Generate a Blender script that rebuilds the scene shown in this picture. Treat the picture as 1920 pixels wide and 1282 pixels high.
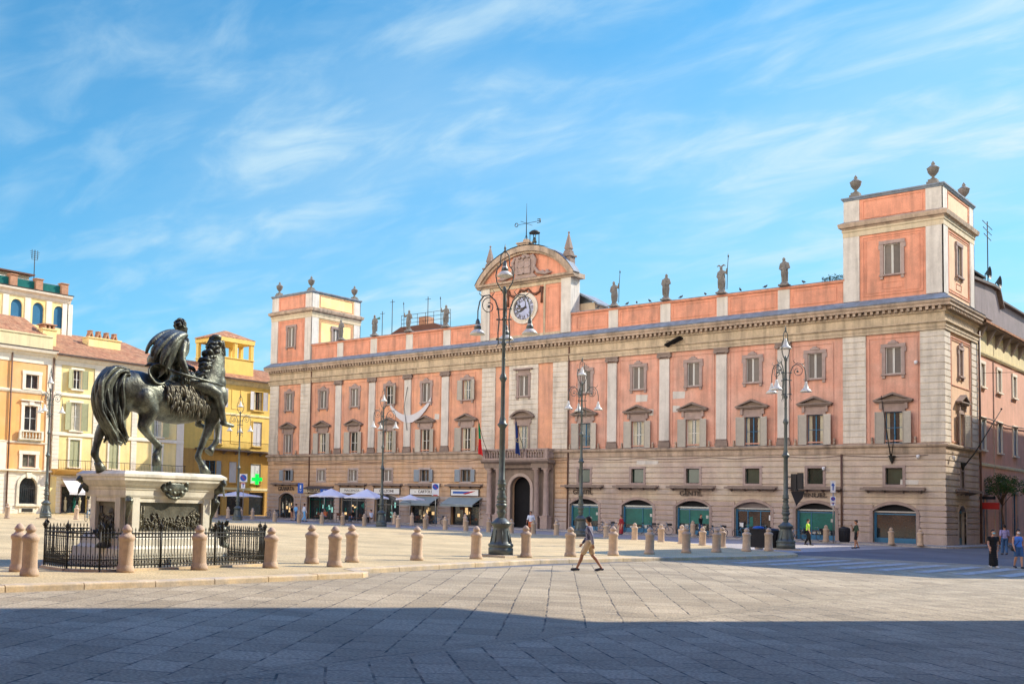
import bpy, bmesh, math, random
from mathutils import Vector, Matrix
random.seed(7)
S = bpy.context.scene
for o in list(bpy.data.objects): bpy.data.objects.remove(o)
COL = S.collection
# ---------------------------------------------------------------- camera
CAM = (21.5058, -85.3244, 2.0071); YAW, PITCH, ROLL = -0.7946, 0.0589, 0.0262
cy, sy, cp, sp, cr, sr = math.cos(YAW), math.sin(YAW), math.cos(PITCH), math.sin(PITCH), math.cos(ROLL), math.sin(ROLL)
fw = Vector((sy*cp, cy*cp, sp)); rt = Vector((cy, -sy, 0)); up = rt.cross(fw)
r2 = cr*rt + sr*up; u2 = -sr*rt + cr*up
cam = bpy.data.cameras.new('camera'); co = bpy.data.objects.new('camera', cam); COL.objects.link(co)
co.matrix_world = Matrix(((r2.x, u2.x, -fw.x, CAM[0]), (r2.y, u2.y, -fw.y, CAM[1]), (r2.z, u2.z, -fw.z, CAM[2]), (0, 0, 0, 1)))
cam.sensor_width = 36; cam.lens = 36*2002.07/1920
cam.shift_x = (960-552.68)/1920; cam.shift_y = (821.54-641)/1920
cam.clip_end = 6000; cam.clip_start = .2
S.camera = co
# ---------------------------------------------------------------- sun, sky, exposure
SUNV = Vector((.66, 1.15, 1.0)).normalized()
sl = bpy.data.lights.new('sun', 'SUN'); sl.energy = 5.0; sl.angle = math.radians(.5); sl.color = (1, .90, .74)
so = bpy.data.objects.new('sun', sl); COL.objects.link(so)
so.rotation_euler = SUNV.to_track_quat('Z', 'Y').to_euler()
RNDS = []
W = bpy.data.worlds.new('World'); S.world = W; W.use_nodes = True
nt = W.node_tree; nd = nt.nodes; lk = nt.links
bg = nd['Background']; bg.inputs['Strength'].default_value = .15
sky = nd.new('ShaderNodeTexSky'); sky.sky_type = 'NISHITA'; sky.sun_disc = False
sky.sun_elevation = math.asin(SUNV.z); sky.sun_rotation = math.atan2(SUNV.x, SUNV.y)
sky.air_density = 1.0; sky.dust_density = .6; sky.ozone_density = 3.0; sky.altitude = 100
def N(t, **k):
    n = nd.new(t)
    for a, b in k.items(): setattr(n, a, b)
    return n
tc = N('ShaderNodeTexCoord'); sep = N('ShaderNodeSeparateXYZ'); lk.new(tc.outputs['Generated'], sep.inputs[0])
za = N('ShaderNodeMath', operation='ADD'); za.inputs[1].default_value = .16; lk.new(sep.outputs['Z'], za.inputs[0])
zm = N('ShaderNodeMath', operation='MAXIMUM'); zm.inputs[1].default_value = .05; lk.new(za.outputs[0], zm.inputs[0])
dx = N('ShaderNodeMath', operation='DIVIDE'); lk.new(sep.outputs['X'], dx.inputs[0]); lk.new(zm.outputs[0], dx.inputs[1])
dy = N('ShaderNodeMath', operation='DIVIDE'); lk.new(sep.outputs['Y'], dy.inputs[0]); lk.new(zm.outputs[0], dy.inputs[1])
cb = N('ShaderNodeCombineXYZ'); lk.new(dx.outputs[0], cb.inputs[0]); lk.new(dy.outputs[0], cb.inputs[1])
def cloud(scale, rotz, st, lo, hi, dist, det=8, loc=(0, 0, 0)):
    m = N('ShaderNodeMapping'); m.inputs['Rotation'].default_value = (0, 0, rotz); m.inputs['Scale'].default_value = (scale, scale*st, 1)
    m.inputs['Location'].default_value = loc
    lk.new(cb.outputs[0], m.inputs[0])
    n = N('ShaderNodeTexNoise'); n.inputs['Detail'].default_value = det; n.inputs['Roughness'].default_value = .55; n.inputs['Distortion'].default_value = dist
    n.inputs['Scale'].default_value = 1
    lk.new(m.outputs[0], n.inputs[0])
    r = N('ShaderNodeMapRange'); r.interpolation_type = 'SMOOTHSTEP'; r.inputs[1].default_value = lo; r.inputs[2].default_value = hi
    lk.new(n.outputs[0], r.inputs[0]); return r.outputs[0]
c1 = cloud(.75, math.radians(40), 1.5, .42, .72, .35, 8, (3.1, 1.7, 0))
c2 = cloud(3.6, math.radians(44), 2.0, .40, .80, .45, 12)
mx = N('ShaderNodeMath', operation='MULTIPLY'); mx.inputs[1].default_value = .44; lk.new(c2, mx.inputs[0])
m2 = N('ShaderNodeMath', operation='MULTIPLY'); lk.new(mx.outputs[0], m2.inputs[0])
b2 = N('ShaderNodeMath', operation='ADD'); b2.inputs[1].default_value = .55; lk.new(c1, b2.inputs[0]); lk.new(b2.outputs[0], m2.inputs[1])
ad = N('ShaderNodeMath', operation='MULTIPLY_ADD'); ad.inputs[1].default_value = .24; lk.new(c1, ad.inputs[0]); lk.new(m2.outputs[0], ad.inputs[2])
# haze near the horizon
hz = N('ShaderNodeMapRange'); hz.inputs[1].default_value = 0; hz.inputs[2].default_value = .50; hz.inputs[3].default_value = .42; hz.inputs[4].default_value = 0
lk.new(sep.outputs['Z'], hz.inputs[0])
hy_ = N('ShaderNodeMapRange'); hy_.inputs[1].default_value = .45; hy_.inputs[2].default_value = 1; hy_.inputs[3].default_value = .75; hy_.inputs[4].default_value = 1.95; lk.new(sep.outputs['Y'], hy_.inputs[0])
hm_ = N('ShaderNodeMath', operation='MULTIPLY'); lk.new(hz.outputs[0], hm_.inputs[0]); lk.new(hy_.outputs[0], hm_.inputs[1])
zc = N('ShaderNodeMapRange'); zc.inputs[1].default_value = .5; zc.inputs[2].default_value = .75; zc.inputs[3].default_value = 1; zc.inputs[4].default_value = .1; lk.new(sep.outputs['Z'], zc.inputs[0])
ac = N('ShaderNodeMath', operation='MULTIPLY'); lk.new(ad.outputs[0], ac.inputs[0]); lk.new(zc.outputs[0], ac.inputs[1])
ah = N('ShaderNodeMath', operation='ADD'); ah.use_clamp = True; lk.new(ac.outputs[0], ah.inputs[0]); lk.new(hm_.outputs[0], ah.inputs[1])
tint = N('ShaderNodeMixRGB', blend_type='MULTIPLY'); tint.inputs[0].default_value = 1; tint.inputs[2].default_value = (.21, .80, .95, 1)
lk.new(sky.outputs[0], tint.inputs[1])
# zenith above the frame, tinted extra blue to cool the shaded ground
zr = N('ShaderNodeMapRange'); zr.interpolation_type = 'SMOOTHSTEP'; zr.inputs[1].default_value = .42; zr.inputs[2].default_value = .78; lk.new(sep.outputs['Z'], zr.inputs[0])
zt = N('ShaderNodeMixRGB'); zt.inputs[1].default_value = (.10, .70, .88, 1); zt.inputs[2].default_value = (.06, .95, 2.1, 1); lk.new(zr.outputs[0], zt.inputs[0]); lk.new(zt.outputs[0], tint.inputs[2])
mc = N('ShaderNodeMixRGB'); mc.inputs[2].default_value = (3.2, 4.15, 4.55, 1)
lk.new(ah.outputs[0], mc.inputs[0]); lk.new(tint.outputs[0], mc.inputs[1])
# cloud bank added behind the camera, out of view, to light the facade
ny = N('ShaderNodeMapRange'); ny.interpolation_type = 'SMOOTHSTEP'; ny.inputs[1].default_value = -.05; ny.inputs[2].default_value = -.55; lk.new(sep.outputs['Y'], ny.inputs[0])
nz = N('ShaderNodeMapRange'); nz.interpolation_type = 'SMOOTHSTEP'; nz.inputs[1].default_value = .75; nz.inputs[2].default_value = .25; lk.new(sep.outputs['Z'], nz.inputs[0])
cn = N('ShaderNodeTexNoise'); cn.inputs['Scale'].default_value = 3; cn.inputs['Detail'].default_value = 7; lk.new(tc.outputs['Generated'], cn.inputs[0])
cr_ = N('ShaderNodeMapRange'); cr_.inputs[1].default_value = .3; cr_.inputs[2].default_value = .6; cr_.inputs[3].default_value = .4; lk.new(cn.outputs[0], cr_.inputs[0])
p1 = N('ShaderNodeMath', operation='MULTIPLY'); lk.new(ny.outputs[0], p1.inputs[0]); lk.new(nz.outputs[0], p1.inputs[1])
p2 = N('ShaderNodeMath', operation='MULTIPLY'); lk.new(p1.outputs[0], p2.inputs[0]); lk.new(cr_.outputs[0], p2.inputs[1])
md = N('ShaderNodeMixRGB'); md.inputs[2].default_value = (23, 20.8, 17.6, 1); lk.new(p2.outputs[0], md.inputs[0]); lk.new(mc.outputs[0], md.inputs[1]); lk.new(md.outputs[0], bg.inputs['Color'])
vs = S.view_settings; vs.view_transform = 'Standard'; vs.look = 'None'; vs.gamma = 1; vs.exposure = .55
# ---------------------------------------------------------------- materials
def mat(name, col, rough=.85, var=.12, scale=1.5, streak=0, bump=0, bscale=30, metal=0, hue=None, hscale=.3, spec=.3, zs=1.0, tilt=None):
    m = bpy.data.materials.new(name); m.use_nodes = True; t = m.node_tree; n = t.nodes; l = t.links
    b = n['Principled BSDF']; b.inputs['Roughness'].default_value = rough; b.inputs['Metallic'].default_value = metal
    b.inputs['Specular IOR Level'].default_value = spec
    c = n.new('ShaderNodeTexCoord'); last = None
    def noise(sc, det=5, mp=None):
        q = n.new('ShaderNodeTexNoise'); q.inputs['Scale'].default_value = sc; q.inputs['Detail'].default_value = det; q.inputs['Roughness'].default_value = .6
        if mp:
            g = n.new('ShaderNodeMapping'); g.inputs['Scale'].default_value = mp; l.new(c.outputs['Object'], g.inputs[0]); l.new(g.outputs[0], q.inputs[0])
        else: l.new(c.outputs['Object'], q.inputs[0])
        return q.outputs[0]
    def rng(x, a, b_, lo, hi):
        r = n.new('ShaderNodeMapRange'); r.inputs[1].default_value = a; r.inputs[2].default_value = b_; r.inputs[3].default_value = lo; r.inputs[4].default_value = hi
        l.new(x, r.inputs[0]); return r.outputs[0]
    def mixc(kind, f, a, b_):
        q = n.new('ShaderNodeMixRGB'); q.blend_type = kind
        for i, v in ((0, f), (1, a), (2, b_)):
            if isinstance(v, (tuple, float, int)): q.inputs[i].default_value = v if not isinstance(v, tuple) else (*v[:3], 1)
            else: l.new(v, q.inputs[i])
        return q.outputs[0]
    cur = tuple(col)
    if hue: cur = mixc('MIX', rng(noise(hscale, 4), .38, .62, 0, 1), cur, hue)
    v1 = rng(noise(scale, 6), .3, .7, 1-var, 1+var)
    cur = mixc('MULTIPLY', 1.0, cur, v1)
    v2 = rng(noise(scale*9, 4), .3, .7, 1-var*.6, 1+var*.6)
    cur = mixc('MULTIPLY', 1.0, cur, v2)
    if streak:
        s_ = rng(noise(1.0, 6, (2.2, 2.2, .18)), .47, .70, 0, streak)
        cur = mixc('MIX', s_, cur, (.09, .075, .06))
        s2 = rng(noise(.55, 8), .52, .72, 0, streak*.85)
        cur = mixc('MIX', s2, cur, (.16, .13, .10))
    l.new(cur, b.inputs['Base Color']) if not isinstance(cur, tuple) else None
    if bump:
        bp = n.new('ShaderNodeBump'); bp.inputs['Strength'].default_value = bump; bp.inputs['Distance'].default_value = .02
        l.new(noise(bscale, 6), bp.inputs['Height']); l.new(bp.outputs[0], b.inputs['Normal'])
    return m
M = {}
def dm(k, *a, **kw): M[k] = mat(k, *a, **kw); return M[k]
dm('salmon', (.76, .38, .225), var=.13, streak=.34, hue=(.60, .31, .21), scale=.9, bump=.15)
dm('pink', (.68, .385, .285), var=.13, streak=.34, hue=(.66, .32, .22), scale=.9, bump=.15)
dm('parapet_red', (.68, .30, .19), var=.14, streak=.38, scale=1.2, bump=.15)
dm('cream', (.58, .48, .33), var=.09, streak=.25, scale=1.0, bump=.15)
dm('frieze_ochre', (.52, .41, .28), var=.18, streak=.5, scale=.8, bump=.2)
dm('quoin', (.66, .59, .49), var=.12, streak=.34, scale=1.0, bump=.25)
dm('pilaster', (.62, .57, .50), var=.10, streak=.28, scale=1.0, bump=.12)
dm('ashlar_orange', (.64, .42, .25), var=.13, streak=.22, scale=.8, bump=.25, hue=(.52, .36, .25))
dm('ashlar_beige', (.58, .48, .37), var=.12, streak=.20, scale=.8, bump=.25, hue=(.49, .38, .31))
dm('dado', (.44, .335, .285), var=.14, streak=.25, scale=1.1, bump=.3, hue=(.44, .36, .32))
dm('stone_trim', (.25, .19, .155), var=.18, streak=.25, scale=2.5, bump=.3)
dm('stone_frame', (.36, .27, .235), var=.14, streak=.2, scale=2.5, bump=.25)
dm('cornice', (.44, .33, .24), var=.2, streak=.6, scale=1.5, bump=.3)
dm('cornice_dark', (.10, .08, .07), var=.3, scale=3)
dm('lead', (.20, .24, .29), rough=.75, var=.22, scale=2.0, streak=.35)
dm('shutter', (.50, .45, .37), rough=.7, var=.08, scale=4)
dm('shutter_closed', (.24, .205, .175), rough=.7, var=.08, scale=4)
dm('shutter_green', (.40, .40, .22), rough=.7, var=.08, scale=4)
dm('shutter_white', (.58, .58, .62), rough=.7, var=.06, scale=4)
dm('shutter_blue', (.27, .31, .34), rough=.7, var=.06, scale=4)
dm('white_paint', (.70, .68, .62), rough=.5, var=.05)
dm('blue_frame', (.035, .15, .27), rough=.4, var=.1)
dm('teal_blind', (.008, .115, .095), rough=.35, var=.25, scale=.8)
dm('glass', (.018, .024, .028), rough=.06, var=.3, scale=2, spec=.8)
dm('glass_green', (.03, .055, .04), rough=.12, var=.2, scale=2, spec=.6)
dm('curtain', (.55, .50, .36), rough=.9, var=.15, scale=3)
dm('dark', (.012, .012, .014), rough=.9, var=.2)
dm('iron', (.035, .034, .03), rough=.55, var=.25, scale=5, metal=.3)
dm('lamp_paint', (.10, .115, .105), rough=.42, var=.22, scale=4, metal=.25, bump=.1, streak=.3)
dm('lamp_enamel', (.62, .60, .52), rough=.3, var=.1, scale=5)
dm('bronze', (.05, .053, .046), rough=.42, var=.5, scale=2.6, metal=.55, hue=(.17, .18, .14), hscale=2.2, bump=.6, bscale=16)
dm('bronze_relief', (.115, .105, .075), rough=.5, var=.4, scale=3, metal=.5, hue=(.16, .15, .11), hscale=2, bump=.4)
dm('marble', (.80, .74, .58), rough=.6, var=.1, scale=1.5, streak=.35, bump=.15, hue=(.70, .66, .52), hscale=1)
dm('marble_grey', (.60, .57, .47), rough=.6, var=.16, scale=1.5, streak=.35, bump=.15)
dm('statue_stone', (.19, .175, .155), rough=.8, var=.3, scale=1.6, streak=.5, bump=.4)
dm('bollard_stone', (.52, .38, .26), rough=.8, var=.12, scale=5, streak=.15, bump=.5, bscale=40, hue=(.46, .34, .25), hscale=3)
dm('kerb_stone', (.58, .44, .26), rough=.8, var=.2, scale=2, bump=.4, hue=(.48, .40, .30), hscale=1.2)
dm('pipe', (.13, .07, .05), rough=.5, var=.2)
dm('orange_stucco', (.86, .42, .14), var=.08, streak=.1, scale=.8, hue=(.74, .44, .20))
dm('white_stucco', (.80, .72, .58), var=.07, streak=.12, scale=1)
dm('cream_stucco', (.86, .66, .27), var=.07, streak=.12, scale=.8, hue=(.84, .68, .34))
dm('yellow_stucco', (.76, .54, .15), var=.08, streak=.12, scale=.8)
dm('ochre_and_shaded_yellow', (.52, .30, .08), var=.1, streak=.2, scale=.8)  # also the yellow house's lower wall, with shade put into the colour
dm('pale_yellow', (.72, .62, .36), var=.08, streak=.2, scale=.8)
dm('side_pink', (.70, .40, .29), var=.09, streak=.15, scale=.8)
dm('side_peach', (.74, .50, .32), var=.09, streak=.15, scale=.8)
dm('violet_wall', (.20, .165, .165), var=.15, streak=.3, scale=.5)
dm('brick', (.42, .22, .13), var=.25, scale=4, bump=.4)
dm('white_cloth', (.72, .72, .78), rough=.9, var=.05)
dm('grey_cloth', (.26, .31, .31), rough=.9, var=.08)
dm('grey_awning', (.62, .60, .60), rough=.9, var=.06)
dm('black_plastic', (.025, .025, .028), rough=.45, var=.2)
dm('steel', (.32, .33, .34), rough=.35, var=.1, metal=.8)
dm('blue_paint', (.02, .10, .42), rough=.4, var=.05)
dm('sign_white', (.74, .74, .74), rough=.5, var=.03)
dm('red_paint', (.45, .02, .015), rough=.5, var=.1)
dm('brown_sign', (.12, .05, .03), rough=.6)
dm('skin', (.52, .27, .17), rough=.55, var=.06, spec=.4)
dm('skin_tan', (.36, .17, .095), rough=.55, var=.06, spec=.4)
dm('hair', (.018, .012, .009), rough=.6, var=.3, scale=20)
dm('leaf', (.05, .10, .02), rough=.6, var=.45, scale=6)
dm('plant', (.03, .06, .02), rough=.6, var=.4, scale=6)
dm('bark', (.16, .10, .065), var=.3, scale=8, bump=.6)
dm('pigeon', (.06, .06, .065), var=.3, scale=20)
dm('rider_blue', (.03, .12, .40), rough=.4)
def vary(m, lo, hi):
    t = M[m].node_tree; n = t.nodes; b = n['Principled BSDF']; src = b.inputs['Base Color'].links[0].from_socket; oi = n.new('ShaderNodeObjectInfo'); r = n.new('ShaderNodeMapRange'); r.inputs[3].default_value = lo; r.inputs[4].default_value = hi
    t.links.new(oi.outputs['Random'], r.inputs[0]); q = n.new('ShaderNodeMixRGB'); q.blend_type = 'MULTIPLY'; q.inputs[0].default_value = 1; t.links.new(src, q.inputs[1]); t.links.new(r.outputs[0], q.inputs[2]); t.links.new(q.outputs[0], b.inputs['Base Color'])
vary('bollard_stone', .8, 1.12); vary('shutter_closed', .7, 1.15); vary('shutter', .85, 1.08); vary('stone_frame', .88, 1.1); vary('kerb_stone', .85, 1.05)
def emis(name, col, st):
    m = bpy.data.materials.new(name); m.use_nodes = True; b = m.node_tree.nodes['Principled BSDF']
    b.inputs['Base Color'].default_value = (*col, 1); b.inputs['Emission Color'].default_value = (*col, 1); b.inputs['Emission Strength'].default_value = st
    M[name] = m
emis('green_led', (.0, .70, .06), 1.0); emis('shop_light', (.95, .62, .28), .55); emis('shop_cool', (.3, .7, .6), .25)
def roofmat(name, ax):
    m = mat(name, (.40, .17, .09), rough=.9, var=.35, scale=3, hue=(.52, .28, .15), hscale=1.4, streak=.25); t = m.node_tree; n = t.nodes; l = t.links
    c = n.new('ShaderNodeTexCoord'); w = n.new('ShaderNodeTexWave'); w.bands_direction = ax; w.inputs['Scale'].default_value = 1.25; w.inputs['Distortion'].default_value = 1.2; w.inputs['Detail'].default_value = 3
    l.new(c.outputs['Object'], w.inputs[0]); bp = n.new('ShaderNodeBump'); bp.inputs['Strength'].default_value = 1; bp.inputs['Distance'].default_value = .12
    l.new(w.outputs[1], bp.inputs['Height']); l.new(bp.outputs[0], n['Principled BSDF'].inputs['Normal']); M[name] = m
roofmat('roof_tile', 'Y'); roofmat('roof_tile_x', 'X')
def paving(name, angle, bw, rh, col, col2, mort=.018, mcol=(.05, .045, .04), rough=.75, bump=.6, off=.5, sq=1.0):
    m = bpy.data.materials.new(name); m.use_nodes = True; t = m.node_tree; n = t.nodes; l = t.links; b = n['Principled BSDF']
    b.inputs['Roughness'].default_value = rough; b.inputs['Specular IOR Level'].default_value = .35
    c = n.new('ShaderNodeTexCoord'); mp = n.new('ShaderNodeMapping'); mp.inputs['Rotation'].default_value = (0, 0, math.radians(-angle)); l.new(c.outputs['Object'], mp.inputs[0])
    wn = n.new('ShaderNodeTexNoise'); wn.inputs['Scale'].default_value = .8; wn.inputs['Detail'].default_value = 3; l.new(mp.outputs[0], wn.inputs[0])
    va = n.new('ShaderNodeVectorMath'); va.operation = 'MULTIPLY_ADD'; va.inputs[1].default_value = (.07, .07, 0); l.new(wn.outputs[1], va.inputs[0]); l.new(mp.outputs[0], va.inputs[2])
    br = n.new('ShaderNodeTexBrick'); br.inputs['Scale'].default_value = 1; br.inputs['Brick Width'].default_value = bw; br.inputs['Row Height'].default_value = rh
    br.inputs['Mortar Size'].default_value = mort; br.inputs['Mortar Smooth'].default_value = .3; br.offset = off; br.squash = sq
    br.inputs['Color1'].default_value = (*col, 1); br.inputs['Color2'].default_value = (*col2, 1); br.inputs['Mortar'].default_value = (*mcol, 1)
    l.new(va.outputs[0], br.inputs[0])
    jn = n.new('ShaderNodeTexNoise'); jn.inputs['Scale'].default_value = 2.6; jn.inputs['Detail'].default_value = 5; l.new(c.outputs['Object'], jn.inputs[0])
    jr = n.new('ShaderNodeMapRange'); jr.inputs[1].default_value = .40; jr.inputs[2].default_value = .60; jr.inputs[3].default_value = .12; jr.inputs[4].default_value = 1; l.new(jn.outputs[0], jr.inputs[0])
    jf = n.new('ShaderNodeMath'); jf.operation = 'MULTIPLY'; l.new(br.outputs[1], jf.inputs[0]); l.new(jr.outputs[0], jf.inputs[1])
    b3 = n.new('ShaderNodeTexBrick'); b3.inputs['Scale'].default_value = 1; b3.inputs['Brick Width'].default_value = bw; b3.inputs['Row Height'].default_value = rh; b3.inputs['Mortar Size'].default_value = 0; b3.offset = off; b3.squash = sq
    b3.inputs['Color1'].default_value = (*col, 1); b3.inputs['Color2'].default_value = (*col2, 1); b3.inputs['Mortar'].default_value = (*col, 1); l.new(va.outputs[0], b3.inputs[0])
    bm_ = n.new('ShaderNodeMixRGB'); bm_.inputs[2].default_value = (*mcol, 1); l.new(jf.outputs[0], bm_.inputs[0]); l.new(b3.outputs[0], bm_.inputs[1])
    st_ = n.new('ShaderNodeTexNoise'); st_.inputs['Scale'].default_value = .9; st_.inputs['Detail'].default_value = 9; st_.inputs['Roughness'].default_value = .7; l.new(c.outputs['Object'], st_.inputs[0])
    sr = n.new('ShaderNodeMapRange'); sr.inputs[1].default_value = .52; sr.inputs[2].default_value = .72; sr.inputs[4].default_value = .6; l.new(st_.outputs[0], sr.inputs[0])
    bs_ = n.new('ShaderNodeMixRGB'); bs_.inputs[2].default_value = tuple(x*.45 for x in col)+(1,); l.new(sr.outputs[0], bs_.inputs[0]); l.new(bm_.outputs[0], bs_.inputs[1])
    no = n.new('ShaderNodeTexNoise'); no.inputs['Scale'].default_value = .25; no.inputs['Detail'].default_value = 8; l.new(c.outputs['Object'], no.inputs[0])
    r = n.new('ShaderNodeMapRange'); r.inputs[1].default_value = .3; r.inputs[2].default_value = .7; r.inputs[3].default_value = .8; r.inputs[4].default_value = 1.2; l.new(no.outputs[0], r.inputs[0])
    no2 = n.new('ShaderNodeTexNoise'); no2.inputs['Scale'].default_value = 22; no2.inputs['Detail'].default_value = 6; l.new(c.outputs['Object'], no2.inputs[0])
    r3 = n.new('ShaderNodeMapRange'); r3.inputs[1].default_value = .3; r3.inputs[2].default_value = .7; r3.inputs[3].default_value = .55; r3.inputs[4].default_value = 1.45; l.new(no2.outputs[0], r3.inputs[0])
    m1 = n.new('ShaderNodeMixRGB'); m1.blend_type = 'MULTIPLY'; m1.inputs[0].default_value = 1; l.new(bs_.outputs[0], m1.inputs[1]); l.new(r.outputs[0], m1.inputs[2])
    m3 = n.new('ShaderNodeMixRGB'); m3.blend_type = 'MULTIPLY'; m3.inputs[0].default_value = 1; l.new(m1.outputs[0], m3.inputs[1]); l.new(r3.outputs[0], m3.inputs[2])
    l.new(m3.outputs[0], b.inputs['Base Color'])
    ma = n.new('ShaderNodeMath'); ma.operation = 'MULTIPLY_ADD'; ma.inputs[1].default_value = -1.2; l.new(jf.outputs[0], ma.inputs[0]); l.new(no2.outputs[0], ma.inputs[2])
    bp = n.new('ShaderNodeBump'); bp.inputs['Strength'].default_value = bump; bp.inputs['Distance'].default_value = .03; l.new(ma.outputs[0], bp.inputs['Height']); l.new(bp.outputs[0], b.inputs['Normal'])
    M[name] = m; return m
# ---------------------------------------------------------------- mesh building
class Fr:
    def __init__(s, o, u, n): s.o = Vector(o); s.u = Vector(u); s.n = Vector(n)
    def __call__(s, u, d, z): return s.o + s.u*u + s.n*d + Vector((0, 0, z))
WORLD = Fr((0, 0, 0), (1, 0, 0), (0, 1, 0))
class MB:
    def __init__(s): s.v = []; s.f = []; s.sm = []; s.mi = []; s.m = 0
    def add(s, vs, fs, smooth=False):
        b = len(s.v); s.v += [tuple(x) for x in vs]
        for f in fs: s.f.append([b+i for i in f]); s.sm.append(smooth); s.mi.append(s.m)
    def quad(s, *p): s.add(p, [tuple(range(len(p)))])
    def box(s, fr, u0, u1, d0, d1, z0, z1):
        p = [fr(u, d, z) for z in (z0, z1) for d in (d0, d1) for u in (u0, u1)]
        s.add(p, [(0, 1, 3, 2), (4, 6, 7, 5), (0, 4, 5, 1), (2, 3, 7, 6), (0, 2, 6, 4), (1, 5, 7, 3)])
    def prism(s, fr, poly, d0, d1, smooth=False):      # outline in (u,z), thickness along the normal
        n = len(poly); vs = [fr(u, d0, z) for u, z in poly]+[fr(u, d1, z) for u, z in poly]
        s.add(vs, [tuple(range(n)), tuple(range(2*n-1, n-1, -1))]); s.add(vs, [(i, (i+1) % n, n+(i+1) % n, n+i) for i in range(n)], smooth)
    def sweep(s, fr, prof, u0, u1, m0=0, m1=0):        # profile in (d,z) run along u; m = mitre (extra u per unit d)
        n = len(prof); vs = [fr(u0-m0*d, d, z) for d, z in prof]+[fr(u1+m1*d, d, z) for d, z in prof]
        s.add(vs, [(i, (i+1) % n, n+(i+1) % n, n+i) for i in range(n)]+[tuple(range(n)), tuple(range(2*n-1, n-1, -1))])
    def lathe(s, c, prof, seg=16, smooth=True, sx=1, sy_=1, rot=0):
        vs = []; c = Vector(c)
        for r, z in prof:
            for k in range(seg):
                a = 2*math.pi*k/seg+rot; vs.append(c+Vector((r*sx*math.cos(a), r*sy_*math.sin(a), z)))
        fs = [(i*seg+k, i*seg+(k+1) % seg, (i+1)*seg+(k+1) % seg, (i+1)*seg+k) for i in range(len(prof)-1) for k in range(seg)]
        s.add(vs, fs, smooth)
        s.add([vs[k] for k in range(seg)], [tuple(range(seg))]); s.add([vs[-seg+k] for k in range(seg)], [tuple(range(seg))])
    def tube(s, pts, rad, seg=8, smooth=True, closed=False):
        pts = [Vector(p) for p in pts]; n = len(pts); R = rad if isinstance(rad, (list, tuple)) else [rad]*n
        t0 = (pts[1]-pts[0]).normalized(); a = t0.orthogonal().normalized(); vs = []
        for i in range(n):
            t = (pts[min(i+1, n-1)]-pts[max(i-1, 0)])
            if closed: t = pts[(i+1) % n]-pts[i-1]
            t = t.normalized() if t.length > 1e-9 else t0
            a = (a-t*a.dot(t)); a = a.normalized() if a.length > 1e-6 else t.orthogonal().normalized(); b = t.cross(a)
            for k in range(seg):
                w = 2*math.pi*k/seg; vs.append(pts[i]+(a*math.cos(w)+b*math.sin(w))*R[i])
        m = n if closed else n-1
        s.add(vs, [(i*seg+k, i*seg+(k+1) % seg, ((i+1) % n)*seg+(k+1) % seg, ((i+1) % n)*seg+k) for i in range(m) for k in range(seg)], smooth)
        if not closed:
            s.add(vs[:seg], [tuple(range(seg))]); s.add(vs[-seg:], [tuple(range(seg))])
    def ball(s, c, r, seg=12, rings=8, sc=(1, 1, 1), R=None):
        c = Vector(c); vs = []
        for i in range(rings+1):
            th = math.pi*i/rings
            for k in range(seg):
                a = 2*math.pi*k/seg; p = Vector((math.sin(th)*math.cos(a)*sc[0], math.sin(th)*math.sin(a)*sc[1], math.cos(th)*sc[2]))*r
                if R: p = R @ p
                vs.append(c+p)
        s.add(vs, [(i*seg+k, i*seg+(k+1) % seg, (i+1)*seg+(k+1) % seg, (i+1)*seg+k) for i in range(rings) for k in range(seg)], True)
    def mesh(s, name, mats):
        me = bpy.data.meshes.new(name); me.from_pydata(s.v, [], s.f)
        for i, p in enumerate(me.polygons): p.use_smooth = s.sm[i]; p.material_index = s.mi[i]
        for m in (mats if isinstance(mats, (list, tuple)) else [mats]): me.materials.append(M[m] if isinstance(m, str) else m)
        bm = bmesh.new(); bm.from_mesh(me); bmesh.ops.remove_doubles(bm, verts=bm.verts, dist=1e-5); bmesh.ops.recalc_face_normals(bm, faces=bm.faces); bm.to_mesh(me); bm.free()
        return me
    def build(s, name, mats, parent=None, label=None, cat=None, group=None, kind=None):
        return link(name, s.mesh(name, mats), parent, label, cat, group, kind)
def link(name, me, parent=None, label=None, cat=None, group=None, kind=None, loc=None, rz=None):
    o = bpy.data.objects.new(name, me); COL.objects.link(o)
    if parent: o.parent = parent; o.matrix_parent_inverse = parent.matrix_basis.inverted()
    if loc: o.location = loc
    if rz is not None: o.rotation_euler = (0, 0, rz)
    tag(o, label, cat, group, kind); return o
def tag(o, label=None, cat=None, group=None, kind=None):
    for k, v in (('label', label), ('category', cat), ('group', group), ('kind', kind)):
        if v: o[k] = v
    return o
def thing(name, label, cat, loc=(0, 0, 0), rz=0, group=None):
    o = bpy.data.objects.new(name, None); COL.objects.link(o); o.location = loc; o.rotation_euler = (0, 0, rz)
    o.matrix_basis = Matrix.Translation(Vector(loc)) @ Matrix.Rotation(rz, 4, 'Z')
    o.empty_display_size = .2; return tag(o, label, cat, group)
def part(name, mb_or_me, mats, parent):              # geometry in the parent's own space
    me = mb_or_me.mesh(name, mats) if isinstance(mb_or_me, MB) else mb_or_me
    o = bpy.data.objects.new(name, me); COL.objects.link(o); o.parent = parent; return o
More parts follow.
